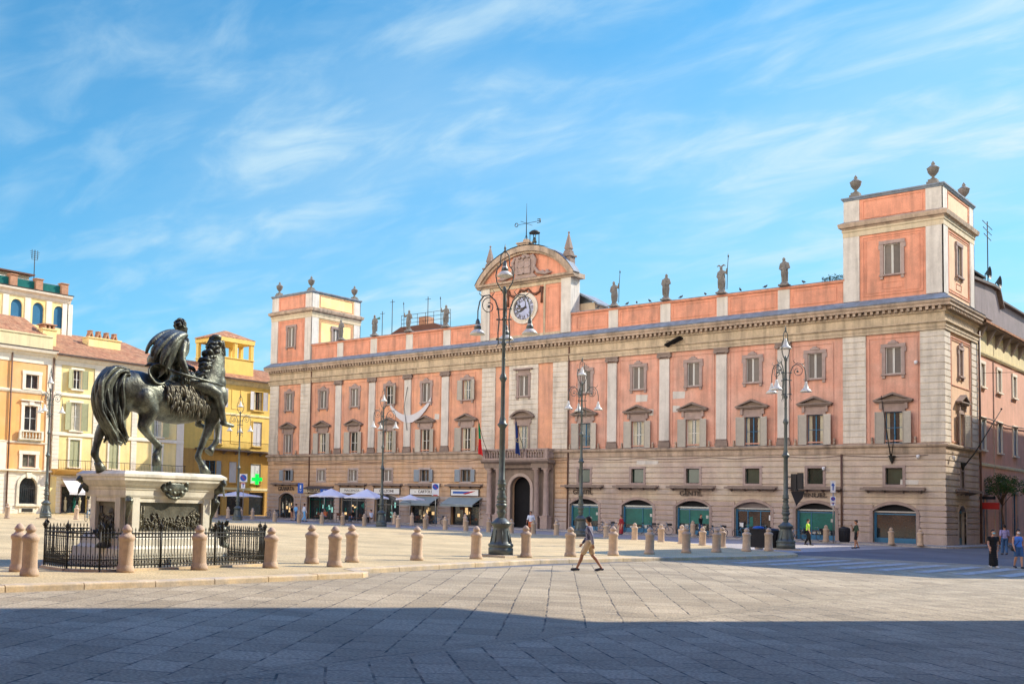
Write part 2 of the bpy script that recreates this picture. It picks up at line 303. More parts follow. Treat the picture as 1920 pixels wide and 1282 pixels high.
def dup(root, loc, rz=0, label=None, group=None, scale=None):
    r = root.copy(); COL.objects.link(r); r.location = loc; r.rotation_euler = (0, 0, rz)
    if scale: r.scale = (scale,)*3
    if label: r['label'] = label
    if group: r['group'] = group
    for ch in root.children:
        c = ch.copy(); COL.objects.link(c); c.parent = r; c.matrix_parent_inverse = ch.matrix_parent_inverse.copy()
        for g in ch.children:
            d = g.copy(); COL.objects.link(d); d.parent = c; d.matrix_parent_inverse = g.matrix_parent_inverse.copy()
    return r
def text(s, h, w=None, ext=.02):                      # a lettering mesh in the xz plane, centred, width w
    c = bpy.data.curves.new('lettering', 'FONT'); c.body = s; c.size = h*1.35; c.extrude = ext; c.align_x = 'CENTER'; c.align_y = 'CENTER'
    o = bpy.data.objects.new('t', c); COL.objects.link(o)
    me = bpy.data.meshes.new_from_object(o.evaluated_get(bpy.context.evaluated_depsgraph_get())); bpy.data.objects.remove(o)
    xs = [v.co.x for v in me.vertices]; k = (w/(max(xs)-min(xs))) if w else 1
    for v in me.vertices: v.co = Vector((v.co.x*k, -v.co.z, v.co.y))
    return me
def lettering(s, h, w, fr, u, d, z, m, parent, name='lettering', ext=.02):
    me = text(s, h, w, ext); me.name = name
    flip = 1
    # reading direction: to the right as seen from outside
    right = Vector((0, 0, 1)).cross(fr.n)
    for v in me.vertices: v.co = fr(u, d, z)+right*v.co.x+fr.n*(-v.co.y)+Vector((0, 0, v.co.z))
    me.materials.clear(); me.materials.append(M[m]); return link(name, me, parent)
def wall(mb, fr, u0, u1, z0, z1, holes=(), d=0, rev=.3):
    us = sorted(set([u0, u1]+[x for h in holes for x in h[:2] if u0 < x < u1])); zs = sorted(set([z0, z1]+[x for h in holes for x in h[2:4] if z0 < x < z1]))
    for a, b in zip(us, us[1:]):
        for c, e in zip(zs, zs[1:]):
            um, zm_ = (a+b)/2, (c+e)/2
            if any(h[0] < um < h[1] and h[2] < zm_ < h[3] for h in holes): continue
            mb.quad(fr(a, d, c), fr(b, d, c), fr(b, d, e), fr(a, d, e))
    for h in holes:
        a, b, c, e = h[:4]; rise = h[4] if len(h) > 4 else 0; zt = e-rise; q = d-rev
        mb.quad(fr(a, d, c), fr(a, q, c), fr(a, q, zt), fr(a, d, zt)); mb.quad(fr(b, d, c), fr(b, q, c), fr(b, q, zt), fr(b, d, zt))
        mb.quad(fr(a, d, c), fr(b, d, c), fr(b, q, c), fr(a, q, c))
        pts = archpts(a, b, zt, e) if rise else [(a, e), (b, e)]
        for (x0, y0), (x1, y1) in zip(pts, pts[1:]):
            mb.quad(fr(x0, d, y0), fr(x1, d, y1), fr(x1, q, y1), fr(x0, q, y0))
            if rise: mb.quad(fr(x0, d, y0), fr(x1, d, y1), fr(x1, d, e), fr(x0, d, e))
def archpts(a, b, zs, zt, n=14):
    w = (b-a)/2; h = zt-zs
    if h >= w*.98: return [((a+b)/2-w*math.cos(math.pi*i/n), zs+h*math.sin(math.pi*i/n)) for i in range(n+1)]
    R = (w*w+h*h)/(2*h); t = math.asin(w/R)
    return [((a+b)/2+R*math.sin(-t+2*t*i/n), zt-R+R*math.cos(-t+2*t*i/n)) for i in range(n+1)]
def courses(mb, fr, u0, u1, z0, z1, h, gap, d, holes=(), d0=.0):
    n = max(1, round((z1-z0)/h)); hh = (z1-z0)/n
    for i in range(n):
        a, b = z0+i*hh+gap/2, z0+(i+1)*hh-gap/2
        cuts = sorted(set([a, b]+[x for q in holes for x in q[2:4] if a < x < b]))
        for c, e in zip(cuts, cuts[1:]):
            segs = [(u0, u1)]
            for q in holes:
                if q[2] < (c+e)/2 < q[3]:
                    ns = []
                    for s0, s1 in segs:
                        if q[1] <= s0 or q[0] >= s1: ns.append((s0, s1)); continue
                        if q[0] > s0: ns.append((s0, q[0]))
                        if q[1] < s1: ns.append((q[1], s1))
                    segs = ns
            for s0, s1 in segs:
                if s1-s0 > .02: mb.box(fr, s0, s1, d0, d, c, e)
def bezier(p0, p1, p2, p3, n=10):
    return [((1-t)**3)*Vector(p0)+3*t*(1-t)**2*Vector(p1)+3*t*t*(1-t)*Vector(p2)+t**3*Vector(p3) for t in [i/n for i in range(n+1)]]
# ================================================================ the palace
FR = Fr((0, 0, 0), (1, 0, 0), (0, -1, 0)); SD = Fr((0, 0, 0), (0, 1, 0), (1, 0, 0))
L = 69.66; XC = -L/2; TW = 6.54; TD = 8.05
PAL = thing('palace', 'long salmon and cream palace with two corner towers and a clock gable', 'palace', (XC, 7, 0))
WS = [6.5, 11.6, 16.5, 21.4, 26.15, 31.6]; PS = [9.15, 14.0, 18.9, 23.8]
WX = [XC+s for s in WS]+[XC-s for s in WS]
UZ = (12.44, 14.38); PZ = (7.36, 9.66); MZ = (4.37, 5.57)
holes = []
for x in WX:
    holes += [(x-.52, x+.52, *UZ), (x-.58, x+.58, *PZ), (x-.56, x+.56, *MZ)]
for s in WS: holes.append((XC+s-1.42, XC+s+1.42, .14, 2.92, .5))
LSH = {6.5: 1.7, 11.6: 1.75, 16.5: 1.7, 21.4: 1.75, 26.15: 1.95, 31.6: 1.25}
for s in WS:
    w = LSH[s]; x = XC-s; ar = s in (31.6, 16.5)
    holes.append((x-w, x+w, .14, 2.95, .55) if ar else (x-w, x+w, .14, 2.75))
holes += [(XC-.58, XC+.58, 7.36, 9.66), (XC-.52, XC+.52, 12.44, 14.38), (XC-1.1, XC+1.1, 0, 4.9, 1.1)]
sh = [(3.75, 4.55, *UZ), (3.55, 4.7, *PZ), (3.75, 4.5, 4.2, 5.45), (3.0, 4.9, .14, 2.95, .45)]
mid = XC+4.75
def wpart(name, m, u0, u1, z0, z1, fr=FR, hs=holes, rev=.32, d=0):
    b = MB(); wall(b, fr, u0, u1, z0, z1, [h for h in hs if h[0] > u0-1e-6 and h[1] < u1+1e-6 and h[2] >= z0-1e-6 and h[3] <= z1+1e-6], d, rev); return b.build(name, m, PAL)
wpart('wall', 'ashlar_orange', -L, mid, 0, 7.0); wpart('wall', 'ashlar_beige', mid, 0, 0, 7.0)
wpart('wall', 'salmon', -L, mid, 7.0, 16.8); wpart('wall', 'pink', mid, 0, 7.0, 16.8)
b = MB(); wall(b, SD, 0, 8.8, 0, 7.0, sh[2:], 0, .3); b.build('wall', 'ashlar_beige', PAL)
b = MB(); wall(b, SD, 0, 8.8, 7.0, 16.8, sh[:2], 0, .3); b.build('wall', 'side_peach', PAL)
b = MB(); b.quad((-L, 0, 0), (-L, 14, 0), (-L, 14, 17.5), (-L, 0, 17.5)); b.quad((-L, 14, 0), (0, 14, 0), (0, 14, 17.5), (-L, 14, 17.5)); b.quad((-.3, 8.8, 0), (-.3, 14, 0), (-.3, 14, 17.5), (-.3, 8.8, 17.5))
b.build('rear_wall', 'ashlar_beige', PAL)
b = MB(); b.quad((-L, 0, 17.9), (0, 0, 17.9), (0, 14, 17.9), (-L, 14, 17.9)); b.build('flat_roof', 'lead', PAL)
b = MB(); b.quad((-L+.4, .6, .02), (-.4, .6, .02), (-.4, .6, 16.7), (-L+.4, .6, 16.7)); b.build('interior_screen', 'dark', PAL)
# stone courses of the ground storey, dado and quoins
port = [(XC-3.6, XC+3.5, 0, 6.6)]
b = MB(); courses(b, FR, -L, mid, 2.95, 6.58, .45, .09, .085, holes+port); b.build('stone_courses', 'ashlar_orange', PAL)
b = MB(); courses(b, FR, mid, .085, 2.95, 6.58, .45, .09, .085, holes+port); courses(b, SD, 0, 8.8, 2.95, 6.58, .45, .09, .085, sh); b.build('stone_courses', 'ashlar_beige', PAL)
b = MB(); courses(b, FR, -L, .10, .85, 2.93, .42, .08, .10, holes+port); courses(b, SD, 0, 8.8, .85, 2.93, .42, .08, .10, sh)
b.box(FR, -L, XC-3.6, 0, .0, 0, 0) if 0 else None
courses(b, FR, -L, .12, 0, .83, .83, .02, .12, holes+port); courses(b, SD, 0, 8.8, 0, .83, .83, .02, .12, sh); b.build('dado', 'dado', PAL)
for s0, s1 in ((28.15, 29.75), (33.35, 34.83), (3.17, 4.72), (-1.6, 1.6), (-4.72, -3.17), (-29.75, -28.15), (-34.83, -33.35)):
    b = MB(); hs = [(XC-.86, XC+.86, 7.3, 11.2), (XC-.8, XC+.8, 12.2, 15.0)] if s0 == -1.6 else []
    courses(b, FR, XC+s0, XC+s1+(.085 if s1 > 34.8 else 0), 7.38, 15.4, .48, .07, .085, hs)
    if hs: wall(b, FR, XC-1.6, XC+1.6, 7.38, 15.4, [(XC-.58, XC+.58, 7.38, 9.66), (XC-.52, XC+.52, 12.44, 14.38)], .03, .01)
    else: b.box(FR, XC+s0, XC+s1, -.02, .03, 7.38, 15.4)
    b.build('quoin_strip', 'quoin', PAL)
for a, c in ((0, 1.35), (7.05, 8.8)): b = MB(); courses(b, SD, a, c, 7.38, 15.4, .48, .07, .085); b.box(SD, a, c, -.02, .03, 7.38, 15.4); b.build('quoin_strip', 'quoin', PAL)
# raised plaster panels round the bays
b1, b2_ = MB(), MB()
def panel(b, fr, u0, u1, z0, z1, d, w=.09, t=.05):
    b.box(fr, u0, u1, d, d+t, z0, z0+w); b.box(fr, u0, u1, d, d+t, z1-w, z1); b.box(fr, u0, u0+w, d, d+t, z0+w, z1-w); b.box(fr, u1-w, u1, d, d+t, z0+w, z1-w)
edges = [4.9]+PS+[28.1]
for a, c in zip(edges, edges[1:]):
    for sg in (1, -1):
        u0, u1 = sorted((XC+sg*(a+.62), XC+sg*(c-.62)))
        panel(b1 if sg < 0 else b2_, FR, u0, u1, 7.5, 15.1, 0)
for sg in (1, -1):
    u0, u1 = sorted((XC+sg*29.9, XC+sg*33.2)); panel(b1 if sg < 0 else b2_, FR, u0, u1, 7.5, 15.15, 0)
panel(b2_, SD, 1.55, 6.85, 7.5, 15.15, 0); panel(b2_, SD, 1.75, 6.65, 11.6, 14.95, 0, .06)
b1.build('plaster_panels', 'salmon', PAL); b2_.build('plaster_panels', 'pink', PAL)
# giant pilasters
for s in PS+[-q for q in PS]:
    b = MB(); x = XC+s; b.box(FR, x-.43, x+.43, -.02, .14, 7.95, 14.85)
    b.m = 1; b.box(FR, x-.52, x+.52, -.02, .2, 7.36, 7.62); b.box(FR, x-.48, x+.48, -.02, .17, 7.62, 7.82); b.tube([FR(x-.46, .13, 7.88), FR(x+.46, .13, 7.88)], .065)
    b.box(FR, x-.45, x+.45, -.02, .17, 14.85, 14.93)
    for q in (-1, 1): b.tube([FR(x+q*.46, .02, 15.1), FR(x+q*.46, .27, 15.1)], .17, 12)
    b.box(FR, x-.42, x+.42, -.02, .24, 15.0, 15.26); b.box(FR, x-.6, x+.6, -.02, .28, 15.27, 15.4)
    b.build('pilaster', ['pilaster', 'stone_trim'], PAL)
# belt course, architrave, frieze, main cornice
def run(name, prof, m, u0=-L, u1=0, side=True):
    b = MB(); b.sweep(FR, prof, u0, u1, 1, 1)
    if side: b.sweep(SD, prof, 0, 8.8, 1, 0)
    return b.build(name, m, PAL)
run('belt_course', [(-.02, 6.6), (.10, 6.6), (.12, 6.72), (.10, 6.8), (.10, 7.02), (.24, 7.1), (.28, 7.2), (.28, 7.27), (.06, 7.36), (-.02, 7.36)], 'cornice')
run('architrave', [(-.02, 15.4), (.16, 15.4), (.16, 15.6), (.20, 15.62), (.20, 15.86), (.32, 15.94), (.32, 16.0), (.12, 16.04), (-.02, 16.04)], 'frieze_ochre')
run('frieze', [(-.02, 16.02), (.10, 16.02), (.10, 16.62), (.22, 16.7), (.22, 16.78), (-.02, 16.78)], 'frieze_ochre')
b = MB(); prof = [(-.02, 16.76), (.20, 16.76), (.20, 17.06), (.56, 17.08), (.56, 17.24), (.64, 17.34), (.66, 17.46), (.6, 17.5), (-.02, 17.52)]
b.sweep(FR, prof, -L, 0, 1, 1); b.sweep(SD, prof, 0, 8.8, 1, 0)
n = 173
for i in range(n):
    x = -L+.1+(L-.2)*i/(n-1); b.box(FR, x-.09, x+.09, .19, .5, 16.84, 17.07)
for i in range(22): b.box(SD, .1+i*.4-.09, .1+i*.4+.09, .19, .5, 16.84, 17.07)
b.build('cornice', 'cornice', PAL)
run('lead_flashing', [(-.02, 17.52), (.62, 17.505), (.66, 17.56), (.05, 18.02), (-.02, 18.02)], 'lead')
# parapet with its piers
T0, T1 = -L+TW, -TW; G0, G1 = XC-4.9, XC+4.9
b = MB()
for a, c in ((T0, G0), (G1, T1)): b.box(FR, a, c, -.4, -.06, 18.0, 19.62); b.sweep(FR, [(-.42, 19.6), (.04, 19.6), (.1, 19.7), (.1, 19.78), (-.42, 19.8)], a, c)
b.build('parapet', 'parapet_red', PAL)
b = MB()
for a, c in ((T0, G0), (G1, T1)): b.box(FR, a, c, -.44, .12, 19.785, 19.83)
b.build('coping', 'lead', PAL)
ps = [G1]+[XC+s for s in PS]+[T1]; psl = [G0]+[XC-s for s in PS]+[T0]
for lst in (ps, psl):
    for i, x in enumerate(lst[1:-1]): b = MB(); b.box(FR, x-.45, x+.45, -.3, .0, 18.0, 19.6); b.build('parapet_pier', 'pilaster', PAL)
for lst in (ps, psl):
    l2 = sorted(lst)
    for a, c in zip(l2, l2[1:]): b = MB(); panel(b, FR, a+.6, c-.6, 18.25, 19.45, -.06, .08, .04); b.build('parapet_panel', 'parapet_red', PAL)
# ---- windows
def shutters_open(P_, fr, u, hw, z0, z1, m, w=.58, ang=.12, d=.13, only=None):
    a0_ = ang
    for sg in (-1, 1):
        if only and sg != only: continue
        b = MB(); u0 = u+sg*(hw+.03); u1 = u0+sg*w; ang = a0_*(.4+1.6*((abs(u*7.31+sg*3.7+z0*1.9) % 1)))
        for q0, q1 in ((0, .055), (.945, 1)): 
            p = [fr(u0+(u1-u0)*q0, d+ang*q0, z0), fr(u0+(u1-u0)*q1, d+ang*q1, z0), fr(u0+(u1-u0)*q1, d+ang*q1, z1), fr(u0+(u1-u0)*q0, d+ang*q0, z1)]
            off = fr.n*.05; p2 = [x+off for x in p]; b.add(p+p2, [(0, 1, 2, 3), (4, 5, 6, 7), (0, 1, 5, 4), (1, 2, 6, 5), (2, 3, 7, 6), (3, 0, 4, 7)])
        nn = max(6, int((z1-z0)/.11))
        for i in range(nn):
            za = z0+(z1-z0)*i/nn; zb = za+(z1-z0)/nn*.86
            p = [fr(u0+(u1-u0)*.05, d+.035, za), fr(u0+(u1-u0)*.95, d+ang+.035, za), fr(u0+(u1-u0)*.95, d+ang+.005, zb), fr(u0+(u1-u0)*.05, d+.005, zb)]
            b.quad(*p)
        p = [fr(u0, d-.002, z0), fr(u1, d+ang-.002, z0), fr(u1, d+ang-.002, z1), fr(u0, d-.002, z1)]; b.quad(*p)
        b.build('shutter', m, P_)
def shutters_closed(P_, fr, u, hw, z0, z1, m=('white_paint', 'shutter_closed'), d=-.1):
    for sg in (-1, 1):
        b = MB(); u0, u1 = sorted((u+sg*.012, u+sg*(hw-.005)))
        b.box(fr, u0, u0+.05, d, d+.05, z0, z1); b.box(fr, u1-.05, u1, d, d+.05, z0, z1)
        for z in (z0, z1-.05): b.box(fr, u0+.05, u1-.05, d, d+.045, z, z+.05)
        b.m = 1; nn = int((z1-z0)/.09)
        for i in range(nn):
            za = z0+(z1-z0)*i/nn; b.quad(fr(u0+.06, d+.035, za), fr(u1-.06, d+.035, za), fr(u1-.06, d+.005, za+.08), fr(u0+.06, d+.005, za+.08))
        b.quad(fr(u0, d, z0), fr(u1, d, z0), fr(u1, d, z1), fr(u0, d, z1)); b.build('shutter', list(m), P_)
def glazing(P_, fr, u, hw, z0, z1, m='white_paint', g='glass', d=-.2, cur=None, mull=1, bars=1):
    b = MB(); w = .055
    b.box(fr, u-hw, u-hw+w, d-.02, d+.04, z0, z1); b.box(fr, u+hw-w, u+hw, d-.02, d+.04, z0, z1); b.box(fr, u-hw+w, u+hw-w, d-.02, d+.04, z0, z0+w); b.box(fr, u-hw+w, u+hw-w, d-.02, d+.04, z1-w, z1)
    for i in range(mull): x = u-hw+2*hw*(i+1)/(mull+1); b.box(fr, x-.04, x+.04, d-.02, d+.045, z0+w, z1-w)
    for i in range(bars): z = z0+(z1-z0)*(i+1)/(bars+1); b.box(fr, u-hw+w, u+hw-w, d-.015, d+.03, z-.02, z+.02)
    b.build('sash', m, P_); b = MB(); b.quad(fr(u-hw, d-.01, z0), fr(u+hw, d-.01, z0), fr(u+hw, d-.01, z1), fr(u-hw, d-.01, z1)); b.build('pane', g, P_)
    if cur:
        b = MB(); nn = 10
        for sg in (-1, 1):
            a = u+sg*hw*.95; c = u+sg*hw*cur
            for i in range(nn):
                x0, x1 = a+(c-a)*i/nn, a+(c-a)*(i+1)/nn; q0, q1 = (.012 if i % 2 else 0), (0 if i % 2 else .012)
                b.quad(fr(x0, d+.004+q0, z0+.05), fr(x1, d+.004+q1, z0+.05), fr(x1, d+.004+q1, z1-.05), fr(x0, d+.004+q0, z1-.05))
        b.build('curtain', 'curtain', P_)
def upper_window(x, state, fr=FR, hw=.52, z=UZ, P_=None, m='stone_frame', crest=True, flat=False):
    z0, z1 = z; b = MB()
    b.box(fr, x-hw-.24, x-hw, -.02, .10, z0-.1, z1); b.box(fr, x+hw, x+hw+.24, -.02, .10, z0-.1, z1)
    b.box(fr, x-hw-.30, x+hw+.30, -.02, .13, z1, z1+.26)
    b.box(fr, x-hw-.34, x-hw-.24, -.02, .09, z1-.35, z1); b.box(fr, x+hw+.24, x+hw+.34, -.02, .09, z1-.35, z1)
    b.box(fr, x-hw-.28, x+hw+.28, -.02, .2, z0-.12, z0); b.box(fr, x-hw-.22, x-hw-.02, -.02, .13, z0-.34, z0-.12); b.box(fr, x+hw+.02, x+hw+.22, -.02, .13, z0-.34, z0-.12)
    if crest:
        b.prism(fr, [(x-.36, z1+.26), (x-.3, z1+.38), (x-.16, z1+.42), (x-.12, z1+.52), (x+.12, z1+.52), (x+.16, z1+.42), (x+.3, z1+.38), (x+.36, z1+.26)], -.02, .17)
    if flat: b.box(fr, x-hw-.1, x+hw+.1, -.02, .12, z1+.26, z1+.55); b.box(fr, x-hw-.5, x+hw+.5, -.02, .34, z1+.55, z1+.68)
    w = b.build('window', m, P_ or PAL)
    if state == 'closed': shutters_closed(w, fr, x, hw, z0, z1)
    else:
        glazing(w, fr, x, hw, z0, z1, 'white_paint' if state != 'blue' else 'blue_frame', cur=.45 if state == 'cur' else None)
        shutters_open(w, fr, x, hw, z0-.02, z1, 'shutter', .52, only=1 if state == 'half' else None)
    return w
st = {31.6: 'closed', 26.15: 'closed', 21.4: 'closed', 16.5: 'half', 11.6: 'closed', 6.5: 'cur'}
for s in WS: upper_window(XC+s, 'closed'); upper_window(XC-s, st[s])
upper_window(XC, 'closed', flat=True, crest=False)
def piano_window(x, kind='tri', shut=True, fr=FR, sash='white_paint', cur=.5, hw=.58, z=PZ, P_=None, m='stone_frame', pw=1.0, sh_m='shutter', closed=False):
    z0, z1 = z; b = MB()
    b.box(fr, x-hw-.17, x-hw, -.02, .10, z0, z1); b.box(fr, x+hw, x+hw+.17, -.02, .10, z0, z1); b.box(fr, x-hw-.2, x+hw+.2, -.02, .12, z1, z1+.16)
    b.box(fr, x-hw-.16, x+hw+.16, -.02, .08, z1+.16, z1+.68)
    for sg in (-1, 1): b.box(fr, x+sg*(hw+.26)-.1, x+sg*(hw+.26)+.1, -.02, .2, z1+.2, z1+.74)
    w = b.build('window', m, P_ or PAL); b = MB(); H = z1+.76; q = (hw+.72)*pw
    b.box(fr, x-q, x+q, -.02, .40, H, H+.1); b.box(fr, x-q+.08, x+q-.08, -.02, .28, H-.1, H)
    if kind == 'tri':
        b.prism(fr, [(x-q, H+.1), (x, H+.66), (x+q, H+.1), (x+q-.2, H+.1), (x, H+.5), (x-q+.2, H+.1)], -.02, .40); b.prism(fr, [(x-q+.2, H+.1), (x+q-.2, H+.1), (x, H+.5)], -.02, .12)
    else:
        o = archpts(x-q, x+q, H+.1, H+.72); i_ = archpts(x-q+.2, x+q-.2, H+.1, H+.55)
        for (p0, p1), (p2, p3) in zip(zip(o, o[1:]), zip(i_, i_[1:])): b.prism(fr, [p0, p1, p3, p2], -.02, .42)
        b.prism(fr, i_, -.02, .12)
    b.build('pediment', 'stone_trim', w)
    if closed: shutters_closed(w, fr, x, hw, z0, z1)
    else:
        glazing(w, fr, x, hw, z0, z1, sash, cur=cur)
        if shut: shutters_open(w, fr, x, hw, z0, z1, sh_m, .6)
    return w
for s in WS:
    right = {6.5: ('blue_frame', None), 11.6: ('white_paint', .35), 16.5: ('white_paint', .3), 21.4: ('blue_frame', .55), 26.15: ('blue_frame', .5), 31.6: ('blue_frame', .55)}[s]
    piano_window(XC+s, sash=right[0], cur=right[1])
    piano_window(XC-s, cur={6.5: .5, 11.6: .7, 16.5: .4, 21.4: None, 26.15: .4, 31.6: None}[s], shut=s != 31.6, closed=s == 31.6)
piano_window(XC, 'arch', shut=False, cur=.45)
for s in WS:
    for sg in (-1, 1):
        x = XC+sg*s; b = MB(); z0, z1 = MZ; hw = .56
        b.box(FR, x-hw-.2, x-hw, 0, .11, z0-.2, z1+.2); b.box(FR, x+hw, x+hw+.2, 0, .11, z0-.2, z1+.2); b.box(FR, x-hw, x+hw, 0, .11, z0-.2, z0); b.box(FR, x-hw, x+hw, 0, .11, z1, z1+.2)
        w = b.build('window', 'stone_frame' if sg > 0 else 'dado', PAL)
        if sg > 0:
            b = MB(); b.quad(FR(x-hw, -.18, z0), FR(x+hw, -.18, z0), FR(x+hw, -.18, z1), FR(x-hw, -.18, z1)); b.build('pane', 'glass_green', w)
            b = MB()
            if s == 26.15:
                for i in range(-7, 15):
                    for dd in (1, -1):
                        a = x-hw+i*.16; p0, p1 = a, a+dd*(z1-z0)*.62
                        lo, hi = x-hw, x+hw
                        def cl(u_, z_): return u_
                        t0, t1 = 0.0, 1.0
                        if p1 != p0:
                            ta, tb = sorted(((lo-p0)/(p1-p0), (hi-p0)/(p1-p0))); t0, t1 = max(0, ta), min(1, tb)
                        if t1 > t0: b.tube([FR(p0+(p1-p0)*t0, -.05, z0+(z1-z0)*t0), FR(p0+(p1-p0)*t1, -.05, z0+(z1-z0)*t1)], .012, 4)
                b.build('grille', 'iron', w)
            else:
                b.box(FR, x-hw, x-hw+.05, -.17, -.12, z0, z1); b.box(FR, x+hw-.05, x+hw, -.17, -.12, z0, z1); b.box(FR, x-hw+.05, x+hw-.05, -.17, -.12, z0, z0+.05); b.box(FR, x-hw+.05, x+hw-.05, -.17, -.12, z1-.05, z1); b.build('sash', 'dark', w)
        elif s in (26.15, 21.4, 16.5): shutters_closed(w, FR, x, hw, z0, z1)
        else:
            glazing(w, FR, x, hw, z0, z1, 'shutter_blue', bars=0); shutters_open(w, FR, x, hw+.05, z0, z1, 'shutter_blue', .52)
# floodlights on the belt course
b = MB()
for x in WX:
    for sg in (-1, 1): b.box(FR, x+sg*1.42-.07, x+sg*1.42+.07, .12, .26, 7.36, 7.56); b.lathe(FR(x+sg*1.42, .19, 7.56), [(.05, 0), (.08, .08), (.08, .24), (.04, .26)], 8)
b.build('belt_floodlights', 'cornice', PAL)
# side windows
w = upper_window(4.15, 'closed', SD, .40, UZ); w = piano_window(4.12, 'tri', fr=SD, cur=None, hw=.57, sh_m='shutter')
b = MB(); b.box(SD, 3.5, 3.75, 0, .11, 4.0, 5.65); b.box(SD, 4.5, 4.75, 0, .11, 4.0, 5.65); b.box(SD, 3.75, 4.5, 0, .11, 5.45, 5.65); b.box(SD, 3.75, 4.5, 0, .11, 4.0, 4.2); w = b.build('window', 'stone_frame', PAL)
b = MB(); b.quad(SD(3.75, -.2, 4.2), SD(4.5, -.2, 4.2), SD(4.5, -.2, 5.45), SD(3.75, -.2, 5.45)); b.build('pane', 'glass', w)
b = MB(); pts = archpts(3.0, 4.9, 2.5, 2.95); po = archpts(2.78, 5.12, 2.5, 3.2)
for i in range(len(pts)-1): b.prism(SD, [pts[i], pts[i+1], po[i+1], po[i]], 0, .13)
b.box(SD, 2.78, 3.0, 0, .13, 0, 2.5); b.box(SD, 4.9, 5.12, 0, .13, 0, 2.5); dr = b.build('door', 'dado', PAL)
b = MB(); b.box(SD, 3.0, 3.95, -.25, -.18, .14, 2.5); b.box(SD, 4.0, 4.9, -.25, -.18, .14, 2.5); b.box(SD, 3.0, 4.9, -.25, -.15, 2.5, 2.6); b.build('door_leaf', 'blue_frame', dr)
b = MB()
for u0, u1 in ((3.12, 3.85), (4.1, 4.8)): b.quad(SD(u0, -.17, .6), SD(u1, -.17, .6), SD(u1, -.17, 2.4), SD(u0, -.17, 2.4))
b.prism(SD, archpts(3.0, 4.9, 2.5, 2.95), -.24, -.23); b.build('pane', 'glass', dr)
# ---- canopies over the shops
def canopy(fr, u, w, z=3.98, d=.75):
    b = MB(); b.box(fr, u-w, u+w, .06, d, z, z+.07); b.box(fr, u-w-.05, u+w+.05, d-.02, d+.03, z-.05, z+.12); b.box(fr, u-w, u+w, .06, .2, z+.07, z+.2)
    for q in (-.85, -.3, .3, .85): b.prism(Fr(fr(u+q*w, .06, 0), fr.n, fr.u), [(0, z), (d-.1, z), (0, z-.26)], -.04, .04)
    b.build('canopy', 'stone_trim', PAL)
for s in WS: canopy(FR, XC+s, 1.95 if s < 31 else 2.05); 
for s in (31.6, 21.4, 16.5, 11.6, 6.5): canopy(FR, XC-s, 2.1, 3.95, .6)
canopy(SD, 4.2, 1.9, 3.95, .9)
# ---- shops on the right: arches with blue frames
for s in WS:
    x = XC+s; a, c = x-1.42, x+1.42; b = MB(); pi, po = archpts(a, c, 2.42, 2.92), archpts(a-.22, c+.22, 2.42, 3.16)
    for i in range(len(pi)-1): b.prism(FR, [pi[i], pi[i+1], po[i+1], po[i]], 0, .13)
    b.box(FR, a-.22, a, 0, .135, .0, 2.42); b.box(FR, c, c+.22, 0, .135, 0, 2.42); b.box(FR, a, c, -.3, .1, 0, .14)
    f = b.build('shop_front', 'stone_frame', PAL)
    b = MB(); b.box(FR, a, a+.16, -.3, -.2, .14, 2.42); b.box(FR, c-.1, c, -.3, -.2, .14, 2.42); b.box(FR, a+.16, c-.1, -.3, -.2, .14, .5 if s != 21.4 else .22)
    b.box(FR, a+.16, c-.1, -.29, -.21, 2.18, 2.26)
    if s == 21.4: b.box(FR, x-.5, x-.44, -.29, -.22, .2, 2.2); b.box(FR, x+.5, x+.56, -.29, -.22, .2, 2.2)
    b.build('shop_frame', 'blue_frame', f)
    b = MB(); b.box(FR, a, c, -.27, -.19, 2.34, 2.44); b.build('lintel_bar', 'steel', f)
    b = MB(); b.quad(FR(a, -.27, .14), FR(c, -.27, .14), FR(c, -.27, 2.42), FR(a, -.27, 2.42)); b.build('pane', 'glass', f)
    b = MB(); b.prism(FR, archpts(a, c, 2.42, 2.92), -.26, -.24); b.build('lunette', 'dark' if s != 21.4 else 'violet_wall', f)
    if s in (6.5, 11.6, 16.5, 26.15):
        zb = {6.5: 1.0, 11.6: .82, 16.5: 1.05, 26.15: .9}[s]; b = MB(); b.box(FR, a+.18, c-.12, -.262, -.25, zb, 2.16); b.box(FR, a+.18, c-.12, -.25, -.235, zb, zb+.05); b.build('blind', 'teal_blind', f)
        b = MB(); rr = random.Random(int(s*7)); b.box(FR, x+(.35 if s < 12 else -.4), x+(.39 if s < 12 else -.36), -.26, -.2, .5, 2.18); b.m = 1
        for k in range(7):
            u_ = rr.uniform(a+.25, c-.4); z_ = rr.uniform(.52, zb-.3); b.m = rr.choice((1, 2)); b.box(FR, u_, u_+rr.uniform(.08, .35), -.266, -.262, z_, z_+rr.uniform(.1, .3))
        b.m = 1; b.box(FR, c-.42, c-.22, -.25, -.247, 1.5, 1.75); b.build('window_display', ['blue_frame', 'steel', 'curtain'], f)
    if s == 21.4:
        b = MB(); b.box(FR, x-.35, x-.08, -.262, -.255, .5, 1.75); b.box(FR, x-.6, x-.1, -.262, -.256, .9, 1.15); b.m = 1; b.box(FR, x-1.15, x-.85, -.262, -.255, .9, 1.25); b.box(FR, x+1.15, x+1.3, -.262, -.255, 1.5, 1.9); b.box(FR, x+1.15, x+1.3, -.262, -.255, .4, .7); b.build('window_display', ['teal_blind', 'sign_white'], f)
for s, tx, w, h in ((6.5, 'GENTIL', 1.9, .42), (16.5, 'GENTIL', 1.9, .42), (26.15, 'MINUEL', 1.9, .36)):
    lettering(tx, h, w, FR, XC+s-.1, .2, 3.5, 'cornice_dark', PAL, 'shop_lettering', .04)
